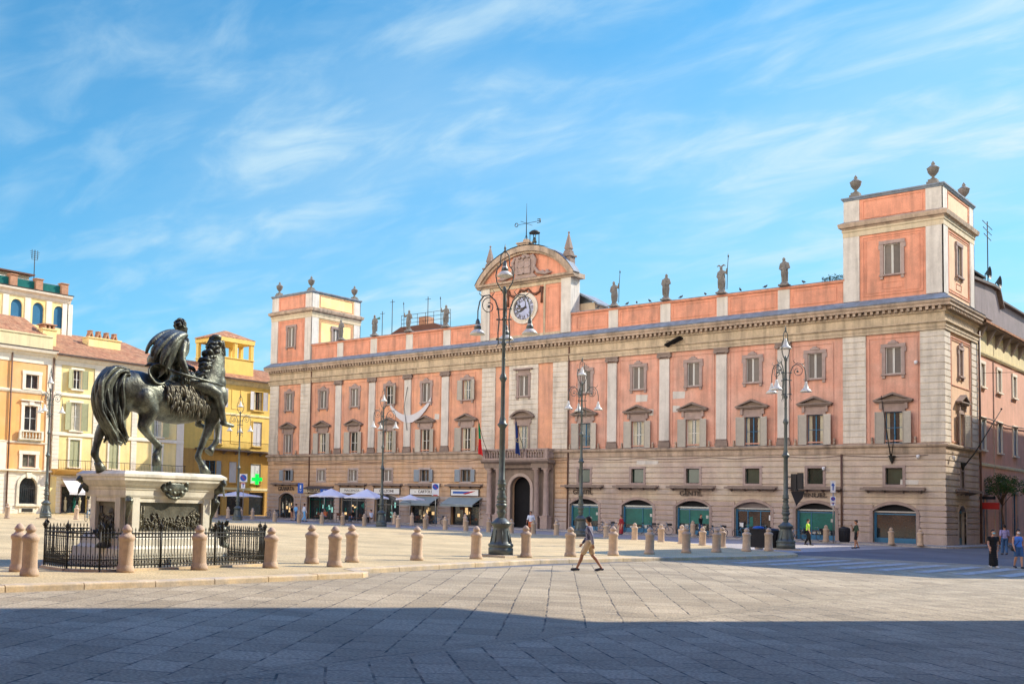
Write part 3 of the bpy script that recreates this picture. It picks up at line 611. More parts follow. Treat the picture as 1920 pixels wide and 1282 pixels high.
# ---- shops on the left
for s in WS:
    x = XC-s; w = LSH[s]; a, c = x-w, x+w; ar = s in (31.6, 16.5); top = 2.95 if ar else 2.75; b = MB(); sp = top-.55 if ar else top
    b.box(FR, a-.14, a, 0, .13, 0, sp); b.box(FR, c, c+.14, 0, .13, 0, sp); b.box(FR, a, c, -.3, .08, 0, .14)
    if ar:
        pi, po = archpts(a, c, sp, top), archpts(a-.14, c+.14, sp, top+.14)
        for i in range(len(pi)-1): b.prism(FR, [pi[i], pi[i+1], po[i+1], po[i]], 0, .13)
    else: b.box(FR, a-.14, c+.14, 0, .13, top, top+.14)
    f = b.build('shop_front', 'cornice_dark' if s in (21.4, 26.15) else 'dado', PAL)
    b = MB(); b.quad(FR(a, -.27, .14), FR(c, -.27, .14), FR(c, -.27, top), FR(a, -.27, top)); b.build('pane', 'glass', f)
    b = MB()
    for q in (a, x-.4, x+.4, c-.08): b.box(FR, q, q+.08, -.26, -.2, .14, sp)
    b.box(FR, a, c, -.26, -.2, sp-.5, sp-.43); b.build('shop_frame', {31.6: 'cornice_dark', 26.15: 'teal_blind', 21.4: 'steel', 16.5: 'steel', 11.6: 'cornice_dark', 6.5: 'brown_sign'}[s], f)
    gl = {31.6: ('curtain', 'shop_light'), 26.15: ('teal_blind', 'shop_cool'), 21.4: ('teal_blind', 'shop_light'), 16.5: ('plant', 'shop_cool'), 11.6: ('curtain', 'shop_light'), 6.5: ('brown_sign', 'shop_light')}[s]
    b = MB(); random.seed(int(s*10))
    for k in range(9):
        u0 = random.uniform(a+.2, c-.5); z0 = random.uniform(.5, 1.7); b.m = k % 2; b.box(FR, u0, u0+random.uniform(.12, .4), -.262-.001*k, -.25+.002*k, z0, z0+random.uniform(.15, .6))
    b.build('window_display', list(gl), f)
def signboard(x, w, z0, z1, m, tx=None, tm='blue_paint', d=.2, tw=1.4, th=.28, bar=None):
    b = MB(); b.box(FR, x-w, x+w, .07, d, z0, z1); f = b.build('sign_board', m, PAL)
    b = MB(); panel(b, FR, x-w-.06, x+w+.06, z0-.06, z1+.06, .06, .06, d-.03); b.build('sign_frame', 'cornice_dark', f)
    if tx: lettering(tx, th, tw, FR, x, d+.012, (z0+z1)/2, tm, f)
    return f
lettering('GRANATA', .5, 2.6, FR, XC-31.6, .2, 3.42, 'cornice_dark', PAL, 'shop_lettering', .03)
signboard(XC-21.4, 1.75, 3.05, 3.62, 'sign_white', 'PIACENZA', 'steel', tw=2.2, th=.26)
signboard(XC-16.5, 1.75, 3.05, 3.62, 'sign_white', 'CALZONI', 'cornice_dark', tw=1.9, th=.3)
signboard(XC-11.6, 1.75, 3.05, 3.6, 'sign_white', '~  CARTOLE', 'cornice_dark', tw=2.3, th=.3)
f = signboard(XC-6.5, 1.65, 3.02, 3.6, 'sign_white', None)
b = MB(); b.box(FR, XC-7.9, XC-5.9, .2, .215, 3.2, 3.42); b.m = 1; b.prism(FR, [(XC-6.7, 3.2), (XC-5.6, 3.45), (XC-5.2, 3.46), (XC-5.7, 3.3), (XC-6.4, 3.12)], .2, .22); b.build('sign_stripe', ['blue_paint', 'red_paint'], f)
b = MB(); x = XC-26.15
b.prism(Fr((x, 0, 0), (0, -1, 0), (1, 0, 0)), [(0.06, 3.75), (.9, 3.45), (.9, 3.05), (.06, 3.05)], -1.9, 1.9); f = b.build('awning_box', 'cream', PAL)
b = MB(); b.prism(Fr((x, 0, 0), (0, -1, 0), (1, 0, 0)), [(0.06, 3.8), (1.0, 3.5), (1.0, 3.44), (.06, 3.74)], -2.0, 2.0); b.build('awning_lid', 'cornice_dark', f)
lettering('MIRIANI', .34, 2.5, FR, x, .93, 3.26, 'cornice_dark', f)
b = MB()
for i in range(16): b.prism(FR, [(x-1.9+i*.2375, 2.75), (x-1.9+(i+1)*.2375, 2.75), (x-1.9+(i+.5)*.2375, 2.55)], .6, .63)
b.box(FR, x-1.9, x+1.9, .1, .62, 2.75, 2.9); b.build('scalloped_valance', 'cream', f)
def awning(x, w, m, z0=2.85, z1=2.15, d=1.7):
    b = MB(); b.add([FR(x-w, .1, z0), FR(x+w, .1, z0), FR(x+w, d, z1), FR(x-w, d, z1), FR(x-w, .1, z0-.03), FR(x+w, .1, z0-.03), FR(x+w, d, z1-.03), FR(x-w, d, z1-.03)], [(0, 1, 2, 3), (4, 5, 6, 7), (0, 3, 7, 4), (1, 2, 6, 5)])
    b.box(FR, x-w, x+w, d-.01, d+.01, z1-.22, z1); f = b.build('awning', m, PAL)
    b = MB()
    for q in (-1, 1): b.tube([FR(x+q*w*.98, .1, z0-.5), FR(x+q*w*.98, d, z1-.05)], .025, 6)
    b.tube([FR(x-w, d, z1-.04), FR(x+w, d, z1-.04)], .03, 6); b.build('awning_arm', 'steel', f)
awning(XC-11.55, 1.95, 'grey_cloth'); awning(XC-6.4, 1.95, 'grey_cloth')
# ---- portal with balcony
b = MB(); h = (XC-1.1, XC+1.1, 0, 4.9, 1.1)
wall(b, FR, XC-3.6, XC+3.5, 0, 6.3, [h], .32, .36); b.build('portal_wall', 'stone_trim', PAL)
b = MB(); pi, po = archpts(XC-1.1, XC+1.1, 3.8, 4.9), archpts(XC-1.4, XC+1.4, 3.8, 5.2)
for i in range(len(pi)-1): b.prism(FR, [pi[i], pi[i+1], po[i+1], po[i]], .32, .42)
b.box(FR, XC-1.4, XC-1.1, .32, .42, 0, 3.8); b.box(FR, XC+1.1, XC+1.4, .32, .42, 0, 3.8); b.build('portal_arch', 'dado', PAL)
for s in (-3.15, -2.15, 2.05, 3.05):
    b = MB(); c = FR(XC+s, .82, 0); b.box(FR, XC+s-.36, XC+s+.36, .42, 1.2, 0, 1.15); b.box(FR, XC+s-.4, XC+s+.4, .38, 1.24, 1.15, 1.27)
    b.lathe(c, [(.32, 1.27), (.33, 1.36), (.27, 1.42), (.26, 1.5), (.25, 3.0), (.21, 5.2), (.25, 5.25), (.22, 5.32), (.3, 5.45), (.3, 5.5)], 20); b.box(FR, XC+s-.32, XC+s+.32, .5, 1.14, 5.5, 5.65)
    b.build('column', 'stone_frame', PAL)
b = MB(); b.box(FR, XC-3.55, XC-1.75, .32, 1.2, 5.65, 6.1); b.box(FR, XC+1.65, XC+3.45, .32, 1.2, 5.65, 6.1); b.box(FR, XC-1.75, XC+1.65, .32, .75, 5.65, 6.1)
b.sweep(FR, [(.3, 6.1), (1.3, 6.1), (1.42, 6.22), (1.5, 6.25), (1.5, 6.4), (.3, 6.42)], XC-3.75, XC+3.65); b.build('balcony_floor', 'stone_trim', PAL)
b = MB(); b.box(FR, XC-3.6, XC+3.5, 1.1, 1.4, 6.42, 6.56); b.box(FR, XC-3.65, XC+3.55, 1.08, 1.42, 7.28, 7.42)
for s in (-3.6, -1.3, 1.0, 3.2): b.box(FR, XC+s, XC+s+.3, 1.1, 1.4, 6.56, 7.28)
bal = [(.07, 0), (.05, .08), (.10, .25), (.06, .42), (.09, .5), (.045, .62), (.07, .72)]
for a_, c_ in ((-3.3, -1.3), (-1.0, 1.0), (1.3, 3.2)):
    for k in range(7): b.lathe(FR(XC+a_+(c_-a_)*(k+.5)/7, 1.25, 6.56), bal, 8)
for u_ in (XC-3.45, XC+3.35):
    b.box(FR, u_-.12, u_+.12, .1, 1.1, 7.28, 7.42)
    for k in range(4): b.lathe(FR(u_, .25+.22*k, 6.5), bal, 8)
b.build('balustrade', 'stone_frame', PAL)
# downpipes
for x, z0, z1 in ((mid+.12, 0.1, 17.0), (XC-28.0, 0.1, 17.0), (XC+28.05, .1, 6.6)):
    b = MB(); b.tube([FR(x, .16, z0), FR(x, .16, z1)], .07, 8); b.build('downpipe', 'pipe', PAL)
b = MB(); b.tube([SD(8.72, .2, .2), SD(8.72, .2, 16.4)], .08, 8); b.build('downpipe', 'pipe', PAL)
# ---- towers
def tower(x0, x1):
    fr_ = Fr((x0, 0, 0), (1, 0, 0), (0, -1, 0)); rt_ = Fr((x1, 0, 0), (0, 1, 0), (1, 0, 0)); lf = Fr((x0, TD, 0), (0, -1, 0), (-1, 0, 0)); bk = Fr((x1, TD, 0), (-1, 0, 0), (0, 1, 0))
    left = x0 < -60; m = 'parapet_red'; T = None
    w0, w1 = x1-x0, TD
    hf = [(w0/2-.57, w0/2+.57, 19.8, 22.05)]; hs_ = [(w1/2-.57, w1/2+.57, 19.8, 22.05)]
    b = MB(); wall(b, fr_, 0, w0, 17.9, 25.9, hf); T = b.build('tower', m, PAL)
    b = MB(); wall(b, rt_, 0, w1, 17.9, 25.9, hs_); b.build('tower_side', 'side_peach' if not left else 'cream_stucco', T)
    b = MB(); wall(b, lf, 0, w1, 17.9, 25.9); wall(b, bk, 0, w0, 17.9, 25.9); b.quad((x0, 0, 25.95), (x1, 0, 25.95), (x1, TD, 25.95), (x0, TD, 25.95)); b.build('tower_rear', m, T)
    for f, w in ((fr_, w0), (rt_, w1), (lf, w1), (bk, w0)):
        for a, c in ((0, 1.05), (w-1.05, w)):
            b = MB(); b.box(f, a-(.08 if a == 0 else -.0), c+(.077 if c == w else 0), -.02, .08, 18.05, 23.2); b.box(f, a-(.05 if a == 0 else 0), c+(.047 if c == w else 0), -.02, .05, 23.9, 25.75); b.build('corner_strip', 'pilaster', T)
    b = MB()
    for f, w in ((fr_, w0), (rt_, w1), (lf, w1), (bk, w0)):
        b.sweep(f, [(-.02, 22.95), (.10, 22.95), (.10, 23.3), (.16, 23.36), (.16, 23.48), (-.02, 23.5)], 0, w, 1, 1)
    b.build('tower_frieze', 'cream', T)
    b = MB()
    for f, w in ((fr_, w0), (rt_, w1), (lf, w1), (bk, w0)):
        b.sweep(f, [(-.02, 23.49), (.12, 23.49), (.2, 23.62), (.34, 23.68), (.38, 23.86), (.40, 23.97), (.06, 24.14), (-.02, 24.14)], 0, w, 1, 1)
    b.build('tower_cornice', 'cornice', T)
    b = MB()
    for f, w in ((fr_, w0), (rt_, w1), (lf, w1), (bk, w0)):
        b.sweep(f, [(-.02, 25.72), (.08, 25.72), (.14, 25.84), (.20, 25.88), (.20, 25.98), (-.3, 26.02), (-.3, 25.9)], 0, w, 1, 1)
    b.build('tower_coping', 'lead', T)
    b = MB()
    for f, w, mm in ((fr_, w0, 0), (rt_, w1, 1)):
        panel(b, f, 1.25, w-1.25, 18.3, 22.8, 0, .08, .05); panel(b, f, 1.45, w-1.45, 18.5, 22.6, 0, .05, .03); panel(b, f, 1.25, w-1.25, 24.2, 25.6, 0, .07, .05); panel(b, f, w/2-.7, w/2+.7, 18.75, 19.25, 0, .05, .03)
    b.build('tower_panels', m, T)
    upper_window(w0/2, 'closed', fr_, .57, (19.8, 22.05), T, crest=False); upper_window(w1/2, 'closed', rt_, .57, (19.8, 22.05), T, crest=False)
    return T
tower(-TW, 0); tower(-L, -L+TW)
# ---- clock gable
GF = Fr((XC, 0, 0), (1, 0, 0), (0, -1, 0)); GB = .35
b = MB(); b.box(GF, -4.9, 4.9, -1.4, .0, 17.9, 23.1); G = b.build('clock_gable', 'parapet_red', PAL)
for s0, s1 in ((-4.95, -3.95), (3.95, 4.95)):
    b = MB(); b.box(GF, s0, s1, -.5, .12, 18.05, 23.1)
    if s0 > 0: b.box(GF, 4.88, 4.96, -1.42, -.5, 17.9, 23.1)
    b.build('gable_pier', 'pilaster', G)
b = MB(); b.box(GF, -4.9, 4.9, -.1, .06, 22.75, 23.1); b.box(GF, -2.25, -2.05, -.1, .05, 18.05, 22.75); b.box(GF, 2.05, 2.25, -.1, .05, 18.05, 22.75); b.box(GF, -3.9, 3.9, -.1, .04, 18.02, 18.25); b.build('gable_bands', 'frieze_ochre', G)
b = MB(); panel(b, GF, 2.45, 3.75, 18.6, 22.5, 0, .07, .04); panel(b, GF, -3.75, -2.45, 18.6, 22.5, 0, .07, .04); b.build('gable_panels', 'parapet_red', G)
b = MB(); b.sweep(GF, [(-1.6, 23.1), (.22, 23.1), (.28, 23.22), (.5, 23.3), (.55, 23.5), (-1.6, 23.52)], -5.4, 5.4)
o_, i_ = archpts(-5.45, 5.45, 23.5, 26.65, 22), archpts(-4.95, 4.95, 23.5, 26.15, 22); i2 = archpts(-4.7, 4.7, 23.5, 25.95, 22)
for k in range(22): b.prism(GF, [o_[k], o_[k+1], i_[k+1], i_[k]], -.55, .52); b.prism(GF, [i_[k], i_[k+1], i2[k+1], i2[k]], -.55, .3)
b.build('gable_cornice', 'cornice', G)
b = MB(); b.prism(GF, i_, -.5, .0); b.build('tympanum', 'parapet_red', G)
b = MB(); o3 = archpts(-5.5, 5.5, 23.5, 26.72, 22)
for k in range(22): b.quad(*[GF(u_, d_, z_+.02) for (u_, z_), d_ in ((o3[k], .56), (o3[k+1], .56), (o3[k+1], -.6), (o3[k], -.6))])
b.build('gable_lead', 'lead', G)
# cartouche
b = MB(); sc = [(-1.15, 23.6), (-.95, 24.0), (-1.2, 24.4), (-1.05, 25.2), (-1.2, 25.65), (-.9, 25.75), (-.5, 25.7), (0, 26.0), (.5, 25.7), (.95, 25.8), (1.15, 25.6), (1.0, 25.1), (1.2, 24.5), (.95, 24.0), (1.4, 23.62)]
b.prism(GF, sc, -.02, .22); b.box(GF, -.72, .72, .22, .32, 24.0, 25.35); panel(b, GF, -.72, .72, 24.0, 25.35, .3, .1, .07); b.box(GF, -.05, .05, .3, .37, 24.0, 25.35); b.box(GF, -.7, .7, .3, .37, 24.6, 24.7)
b.tube([GF(.95, .25, 25.7), GF(1.25, .25, 25.2), GF(1.1, .25, 24.6), GF(1.5, .25, 24.0), GF(2.3, .25, 23.75), GF(3.0, .2, 23.85)], [.12, .16, .14, .18, .16, .06], 8)
b.tube([GF(-1.0, .25, 25.7), GF(-1.3, .25, 25.2), GF(-1.15, .25, 24.6), GF(-1.5, .25, 24.0), GF(-2.3, .25, 23.75), GF(-3.0, .2, 23.8)], [.12, .16, .14, .18, .16, .06], 8)
for q in (-.5, 0, .5): b.ball(GF(q, .3, 25.6), .17)
for q in (2.0, 2.5, -2.0, -2.5): b.ball(GF(q, .15, 23.95), .2)
b.build('coat_of_arms', 'stone_frame', G)
# clock
cz_ = 20.78; b = MB()
ring = Fr((XC-.05, 0, cz_), (1, 0, 0), (0, -1, 0))
def disk(b, r0, r1, d0, d1, n=48):
    for k in range(n):
        a0, a1 = 2*math.pi*k/n, 2*math.pi*(k+1)/n
        b.prism(ring, [(r0*math.cos(a0), r0*math.sin(a0)), (r1*math.cos(a0), r1*math.sin(a0)), (r1*math.cos(a1), r1*math.sin(a1)), (r0*math.cos(a1), r0*math.sin(a1))], d0, d1)
disk(b, 1.12, 1.5, 0, .14); disk(b, 1.12, 1.2, .14, .2); CK = b.build('clock', 'quoin', G)
b = MB(); b.prism(ring, [(1.12*math.cos(2*math.pi*k/48), 1.12*math.sin(2*math.pi*k/48)) for k in range(48)], 0, .07); dm('clock_blue', (.40, .43, .58), rough=.5); b.build('clock_face', 'clock_blue', CK)
b = MB(); disk(b, 1.05, 1.1, .07, .085)
for k, s_ in enumerate(['XII', 'I', 'II', 'III', 'IIII', 'V', 'VI', 'VII', 'VIII', 'IX', 'X', 'XI']):
    me = text(s_, .42, {1: .10, 2: .20, 3: .28, 4: .34, 5: .24}.get(k, .32), .06); a = -2*math.pi*k/12
    vs = [ring((v.co.x)*math.cos(a)-(v.co.z+.84)*math.sin(a), .08-v.co.y*.3, (v.co.x)*math.sin(a)+(v.co.z+.84)*math.cos(a)) for v in me.vertices]
    b.add(vs, [tuple(p.vertices) for p in me.polygons])
b.build('clock_numerals', 'cornice_dark', CK)
for ang, ln, w in ((238, .66, .10), (272, .95, .065)):
    b = MB(); a = math.radians(90-ang); c_, s_ = math.cos(a), math.sin(a); P2 = lambda l, q: (l*c_-q*s_, l*s_+q*c_)
    b.prism(ring, [P2(-.3, -w*.7), P2(-.3, w*.7), P2(ln*.7, w), P2(ln, 0), P2(ln*.7, -w)], .1, .12); b.build('clock_hand', 'cornice_dark', CK)
b = MB()
for sg in (-1, 1):
    b.tube([GF(-.05, .06, 22.35), GF(sg*.4-.05, .06, 22.55), GF(sg*.8, .06, 22.1), GF(sg*1.2, .06, 21.98), GF(sg*1.6, .06, 22.15), GF(sg*1.85, .06, 22.6)], [.16, .12, .09, .14, .1, .16], 8)
    b.tube([GF(sg*1.9, .06, 22.6), GF(sg*1.85, .06, 21.8), GF(sg*1.85, .06, 21.1)], [.16, .08, .12], 8)
b.build('garland', 'brown_sign', G)
# obelisks, bell and weather vane
for s in (-4.35, 4.35):
    b = MB(); f = Fr((XC+s, .45, 0), (1, 0, 0), (0, -1, 0)); b.box(f, -.42, .42, -.42, .42, 23.5, 25.1); b.box(f, -.55, .55, -.55, .55, 25.1, 25.25); b.box(f, -.36, .36, -.36, .36, 25.25, 25.5)
    b.lathe(f(0, 0, 0), [(.42, 25.5), (.46, 25.65), (.3, 25.75), (.42, 25.9), (.05, 27.3)], 4, False, rot=math.pi/4); b.ball(f(0, 0, 27.4), .1); b.build('obelisk', 'stone_trim', G)
b = MB(); f = Fr((XC+.0, .2, 0), (1, 0, 0), (0, -1, 0)); b.box(f, -.85, .35, -.35, .35, 26.4, 27.0); b.box(f, -.95, .45, -.45, .45, 27.0, 27.12); b.box(f, -.3, .15, -.2, .2, 27.12, 27.4); b.build('vane_base', 'cornice', G)
b = MB(); b.tube([f(-.08, 0, 27.3), f(-.08, 0, 29.4), f(-.08, 0, 30.9)], [.05, .035, .012], 6); b.tube([f(-.95, 0, 28.95), f(1.05, 0, 28.95)], .022, 6); b.tube([f(-.08, -1, 28.95), f(-.08, 1, 28.95)], .022, 6)
for q in (-.35, .3): b.tube([f(-.08+q, 0, 27.1), f(-.08, 0, 27.9)], .02, 5)
V = b.build('weather_vane', 'iron', G)
for s_, q, fl in (('O', -1.2, 1), ('E', 1.3, -1)):
    me = text(s_, .42, .38, .03); me.materials.clear(); me.materials.append(M['iron'])
    for v in me.vertices: v.co = f(q, 0, 28.95)+Vector((v.co.x*fl, v.co.y, v.co.z))
    link('vane_letter', me, V)
b = MB(); c = (XC+1.05, -.15, 0)
for q in (-1, 1):
    for r_ in (-1, 1): b.tube([(c[0]+q*.3, c[1]+r_*.3, 26.3), (c[0]+q*.3, c[1]+r_*.3, 27.75)], .035, 6)
b.lathe(c, [(.5, 27.72), (.52, 27.8), (.3, 27.98), (.02, 28.08)], 16); B_ = b.build('bell_frame', 'iron', G)
b = MB(); b.lathe(c, [(.24, 26.85), (.17, 27.05), (.12, 27.3), (.03, 27.38)], 14); b.build('bell', 'bronze', B_)
# hut beyond the gable
b = MB(); b.box(WORLD, XC+3.6, XC+6.3, 1.8, 4.2, 17.9, 20.9); H_ = b.build('attic_hut', 'cream', PAL); b = MB()
b.prism(Fr((XC+4.9, 1.8, 0), (1, 0, 0), (0, 1, 0)), [(-1.8, 20.8), (0, 21.9), (1.8, 20.8), (1.8, 20.65), (0, 21.7), (-1.8, 20.65)], -.3, 2.6); b.build('hut_roof', 'lead', H_)
# flag holders and cameras on the facade
def bracket(fr, u, z):
    b = MB(); b.lathe(fr(u, .18, z), [(.02, -.5), (.12, -.3), (.2, 0), (.26, .1)], 10); b.tube([fr(u, .1, z), fr(u, .5, z+.1), fr(u-.15, .9, z+2.0), fr(u-.35, 1.3, z+4.4)], [.05, .045, .035, .02], 6)
    b.tube([fr(u, .3, z), fr(u+.2, .6, z+.8), fr(u+.35, .8, z+1.6)], [.04, .03, .02], 6); b.build('flag_pole', 'iron', PAL)
bracket(FR, XC+31.5, 6.35); 
b = MB(); b.lathe(SD(3.9, .18, 6.0), [(.02, -.5), (.1, -.3), (.18, 0), (.22, .1)], 10); b.tube([SD(3.9, .1, 5.6), SD(4.3, .9, 6.9), SD(5.4, 2.3, 10.0)], [.06, .05, .03], 6)
b.ball(SD(5.4, 2.3, 10.05), .07); b.build('flag_pole', 'iron', PAL)
b = MB(); 
for fr_, u_, z_ in ((FR, -1.6, 6.35), (SD, 1.0, 6.3), (FR, -8.0, 5.5), (FR, -1.7, 13.1)):
    b.box(fr_, u_-.05, u_+.05, .05, .3, z_+.1, z_+.16); b.lathe(fr_(u_, .3, z_), [(.02, -.12), (.1, -.06), (.12, .05), (.12, .12)], 10)
b.build('security_cameras', 'sign_white', PAL)
b = MB(); b.box(FR, XC+19.3-.8, XC+19.3-.45, 0, 0, 0, 0)
b = MB(); b.add([FR(XC+14.35, .2, 15.9), FR(XC+15.7, .2, 16.5), FR(XC+15.7, .9, 16.6), FR(XC+14.35, .9, 16.0), FR(XC+14.35, .2, 15.8), FR(XC+15.7, .2, 16.4), FR(XC+15.7, .9, 16.5), FR(XC+14.35, .9, 15.9)], [(0, 1, 2, 3), (4, 5, 6, 7), (0, 3, 7, 4), (1, 2, 6, 5), (2, 3, 7, 6), (0, 1, 5, 4)]); 
for q in (14.5, 15.5): b.tube([FR(XC+q, 0, 16.35), FR(XC+q, .5, 16.3), FR(XC+q, .8, 16.2)], .03, 5)
b.build('floodlight_panel', 'dark', PAL)
# sundial banner: a white curved strip between two upper windows
b = MB(); n = 16; x0, x1 = XC-16.3, XC-10.9
for k in range(n):
    t0, t1 = k/n, (k+1)/n
    def cv(t): return (x0+(x1-x0)*t, 12.35-1.75*math.sin(math.pi*min(1, max(0, t)))**.8+ .35*t)
    (ua, za_), (ub, zb_) = cv(t0), cv(t1); w_ = lambda t: .20+.20*math.sin(math.pi*t)
    b.prism(FR, [(ua, za_-w_(t0)), (ub, zb_-w_(t1)), (ub, zb_+w_(t1)), (ua, za_+w_(t0))], .15, .18)
b.m = 1
for k in range(0, n+1, 4): u_, z_ = cv(k/n); b.tube([FR(u_, 0, z_+.1), FR(u_, .17, z_)], .03, 5)
b.build('sundial_band', ['grey_awning', 'iron'], PAL)
b = MB(); b.tube([FR(XC-13.95, .2, 14.1), FR(XC-14.1, .5, 12.0), FR(XC-13.9, .2, 9.6)], .03, 6); b.build('sundial_gnomon', 'iron', PAL)

for x, z, w, h in ((XC+11.9, 11.65, .55, .32), (XC+15.2, 11.75, .6, .32), (XC+15.0, 10.6, .35, .28), (XC+12.7, 10.4, .3, .3), (XC-10.2, 10.9, .3, .3), (XC-16.9, 9.9, .35, .2), (XC+12.5, 6.1, 1.0, .16), (XC+32.6, 4.55, .6, .18)):
    b = MB(); b.prism(FR, [(x-w, z-h), (x+w*.9, z-h*.95), (x+w, z+h*.8), (x-w*.95, z+h)], -.01, .012 if z > 7 else .09); b.build('plaster_patch', 'pilaster', PAL)

b = MB(); pts = []
for i in range(60): x = -L+1+(L-2)*i/59; pts.append(FR(x, .13+.02*(i % 2), 6.42+.07*math.sin(i*1.3)+.03*math.sin(i*4.1)))
b.tube(pts[:28], .022, 4); b.tube(pts[31:], .022, 4); b.tube([FR(-L+1, .13, 6.3), FR(-L+9, .13, 6.22), FR(-L+18, .13, 6.3)], .02, 4); b.build('facade_cable', 'pipe', PAL)
# ================================================================ ground
paving('road_slabs_west', 121.5, .82, .68, (.31, .245, .15), (.415, .335, .215), .020)
paving('road_slabs_east', -46, .75, .56, (.305, .245, .155), (.405, .33, .215), .020)
paving('gutter_slabs', 90, 1.5, .42, (.30, .24, .15), (.37, .30, .19), .016)
paving('square_slabs', 0, 2.4, .8, (.51, .385, .195), (.55, .42, .22), .010, (.32, .25, .17), bump=.25)
paving('pavement_slabs', 0, 1.2, .6, (.33, .30, .28), (.39, .36, .33), .012, (.15, .14, .13), bump=.25)
paving('asphalt', 0, 3, 3, (.12, .12, .125), (.13, .13, .135), .0, (.12, .12, .125), bump=.5)
def sheet(name, pts, z, m, kind='structure', thick=None):
    b = MB(); n = len(pts); vs = [(x, y, z) for x, y in pts]; b.add(vs, [tuple(range(n))])
    if thick: lo = [(x, y, z-thick) for x, y in pts]; b.add(vs+lo, [(i, (i+1) % n, n+(i+1) % n, n+i) for i in range(n)])
    return b.build(name, m, kind=kind)
sheet('ground', [(-3000, -3000), (3000, -3000), (3000, 3000), (-3000, 3000)], -.02, 'asphalt')
sheet('road_west', [(1.0, -140), (12.0, -140), (12.0, -30), (1.0, -30)], 0, 'road_slabs_west')
sheet('gutter', [(12.0, -140), (12.42, -140), (12.42, -30), (12.0, -30)], .002, 'gutter_slabs')
sheet('road_east', [(12.42, -140), (60, -140), (60, -30), (12.42, -30)], .0, 'road_slabs_east')
sheet('side_street', [(-.5, -30), (14, -30), (14, 90), (-.5, 90)], -.004, 'asphalt')
K = .13
# the raised square with its kerb
edge = [(1.75, -140), (1.75, -74.1), (2.05, -70.5), (2.15, -63.6), (1.9, -63.1), (.95, -62.6), (.35, -56), (.1, -51.7), (.55, -46.5), (1.3, -43.0), (1.9, -38.2), (2.1, -34.5), (1.9, -32.2), (1.1, -30.6), (-.6, -29.4), (-2.6, -28.6), (-4.2, -26.8), (-6.0, -24.5)]
sq = edge+[(-9.5, -21.5), (-16, -19.2), (-26, -18.5), (-58, -18.5), (-62, -22), (-62, -140)]
sheet('square', [(x-.34 if i < len(edge) else x, y) for i, (x, y) in enumerate(sq)], K, 'square_slabs')
b = MB()
random.seed(3)
for i in range(len(edge)-1):
    p, q = Vector(edge[i]), Vector(edge[i+1]); ln = (q-p).length; n = max(1, round(ln/1.9)); t = (q-p)/ln; nn = Vector((t.y, -t.x))
    for k in range(n):
        a = p+t*(ln*k/n+.012); c = p+t*(ln*(k+1)/n-.012); f = Fr((a.x, a.y, 0), (t.x, t.y, 0), (nn.x, nn.y, 0)); l_ = (c-a).length; h = K+random.uniform(.004, .014)
        b.sweep(f, [(-.36, -.05), (0, -.05), (0, h-.035), (-.012, h-.012), (-.04, h), (-.36, h)], 0, l_)
b.build('kerb', 'kerb_stone', kind='structure')
sheet('street', [(-90, -18.5), (-26, -18.5), (-16, -19.2), (-9.5, -21.5), (-6.0, -24.5), (-4.2, -26.8), (-2.6, -28.6), (-.5, -29.4), (-.5, -3.2), (-90, -3.2)], -.006, 'pavement_slabs')
sheet('pavement', [(-90, -3.4), (.9, -3.4), (1.6, -2.6), (1.6, 30), (-90, 30)], .12, 'pavement_slabs', thick=.14)
sheet('left_pavement', [(-64.5, -140), (-62, -140), (-62, -22), (-66, -14), (-90, -14), (-90, -140)], .13, 'square_slabs', thick=.14)
# zebra crossing
b = MB()
for k in range(9):
    x = 3.0+k*1.25; b.quad((x, -42.5+k*.25, .012), (x+.55, -42.5+k*.25, .012), (x+.55, -33.5+k*.1, .012), (x, -33.5+k*.1, .012))
m = mat('road_paint', (.40, .39, .36), var=.5, scale=4, rough=.6); M['road_paint'] = m
b.build('crossing_stripes', 'road_paint', kind='structure')
# ================================================================ other buildings
def volume(fr, u0, u1, z0, z1, depth, m, P_, name='rear_wall', top=True):
    b = MB(); b.quad(fr(u0, 0, z0), fr(u0, -depth, z0), fr(u0, -depth, z1), fr(u0, 0, z1)); b.quad(fr(u1, 0, z0), fr(u1, -depth, z0), fr(u1, -depth, z1), fr(u1, 0, z1))
    b.quad(fr(u0, -depth, z0), fr(u1, -depth, z0), fr(u1, -depth, z1), fr(u0, -depth, z1))
    if top: b.quad(fr(u0, 0, z1), fr(u1, 0, z1), fr(u1, -depth, z1), fr(u0, -depth, z1))
    return b.build(name, m, P_)
def plain_window(P_, fr, u, z0, z1, hw, m='white_stucco', shut=None, closed=None, sash='white_paint', cur=None, fw=.2, sill=True, ear=False, g='glass', bars=1, sw=None):
    b = MB(); b.box(fr, u-hw-fw, u-hw, 0, .08, z0-.05, z1); b.box(fr, u+hw, u+hw+fw, 0, .08, z0-.05, z1); b.box(fr, u-hw-fw-.04, u+hw+fw+.04, 0, .1, z1, z1+fw)
    if ear: b.box(fr, u-hw-fw-.15, u+hw+fw+.15, 0, .25, z1+fw+.1, z1+fw+.22); b.box(fr, u-.25, u+.25, 0, .2, z1+.05, z1+fw+.1)
    if sill: b.box(fr, u-hw-fw-.05, u+hw+fw+.05, 0, .2, z0-.17, z0-.05)
    w = b.build('window', m, P_)
    if closed: shutters_closed(w, fr, u, hw, z0, z1, (closed, closed), -.06)
    else: glazing(w, fr, u, hw, z0, z1, sash, g, -.14, cur, bars=bars)
    if shut: shutters_open(w, fr, u, hw, z0, z1, shut, sw or hw, d=.1, ang=.08)
    return w
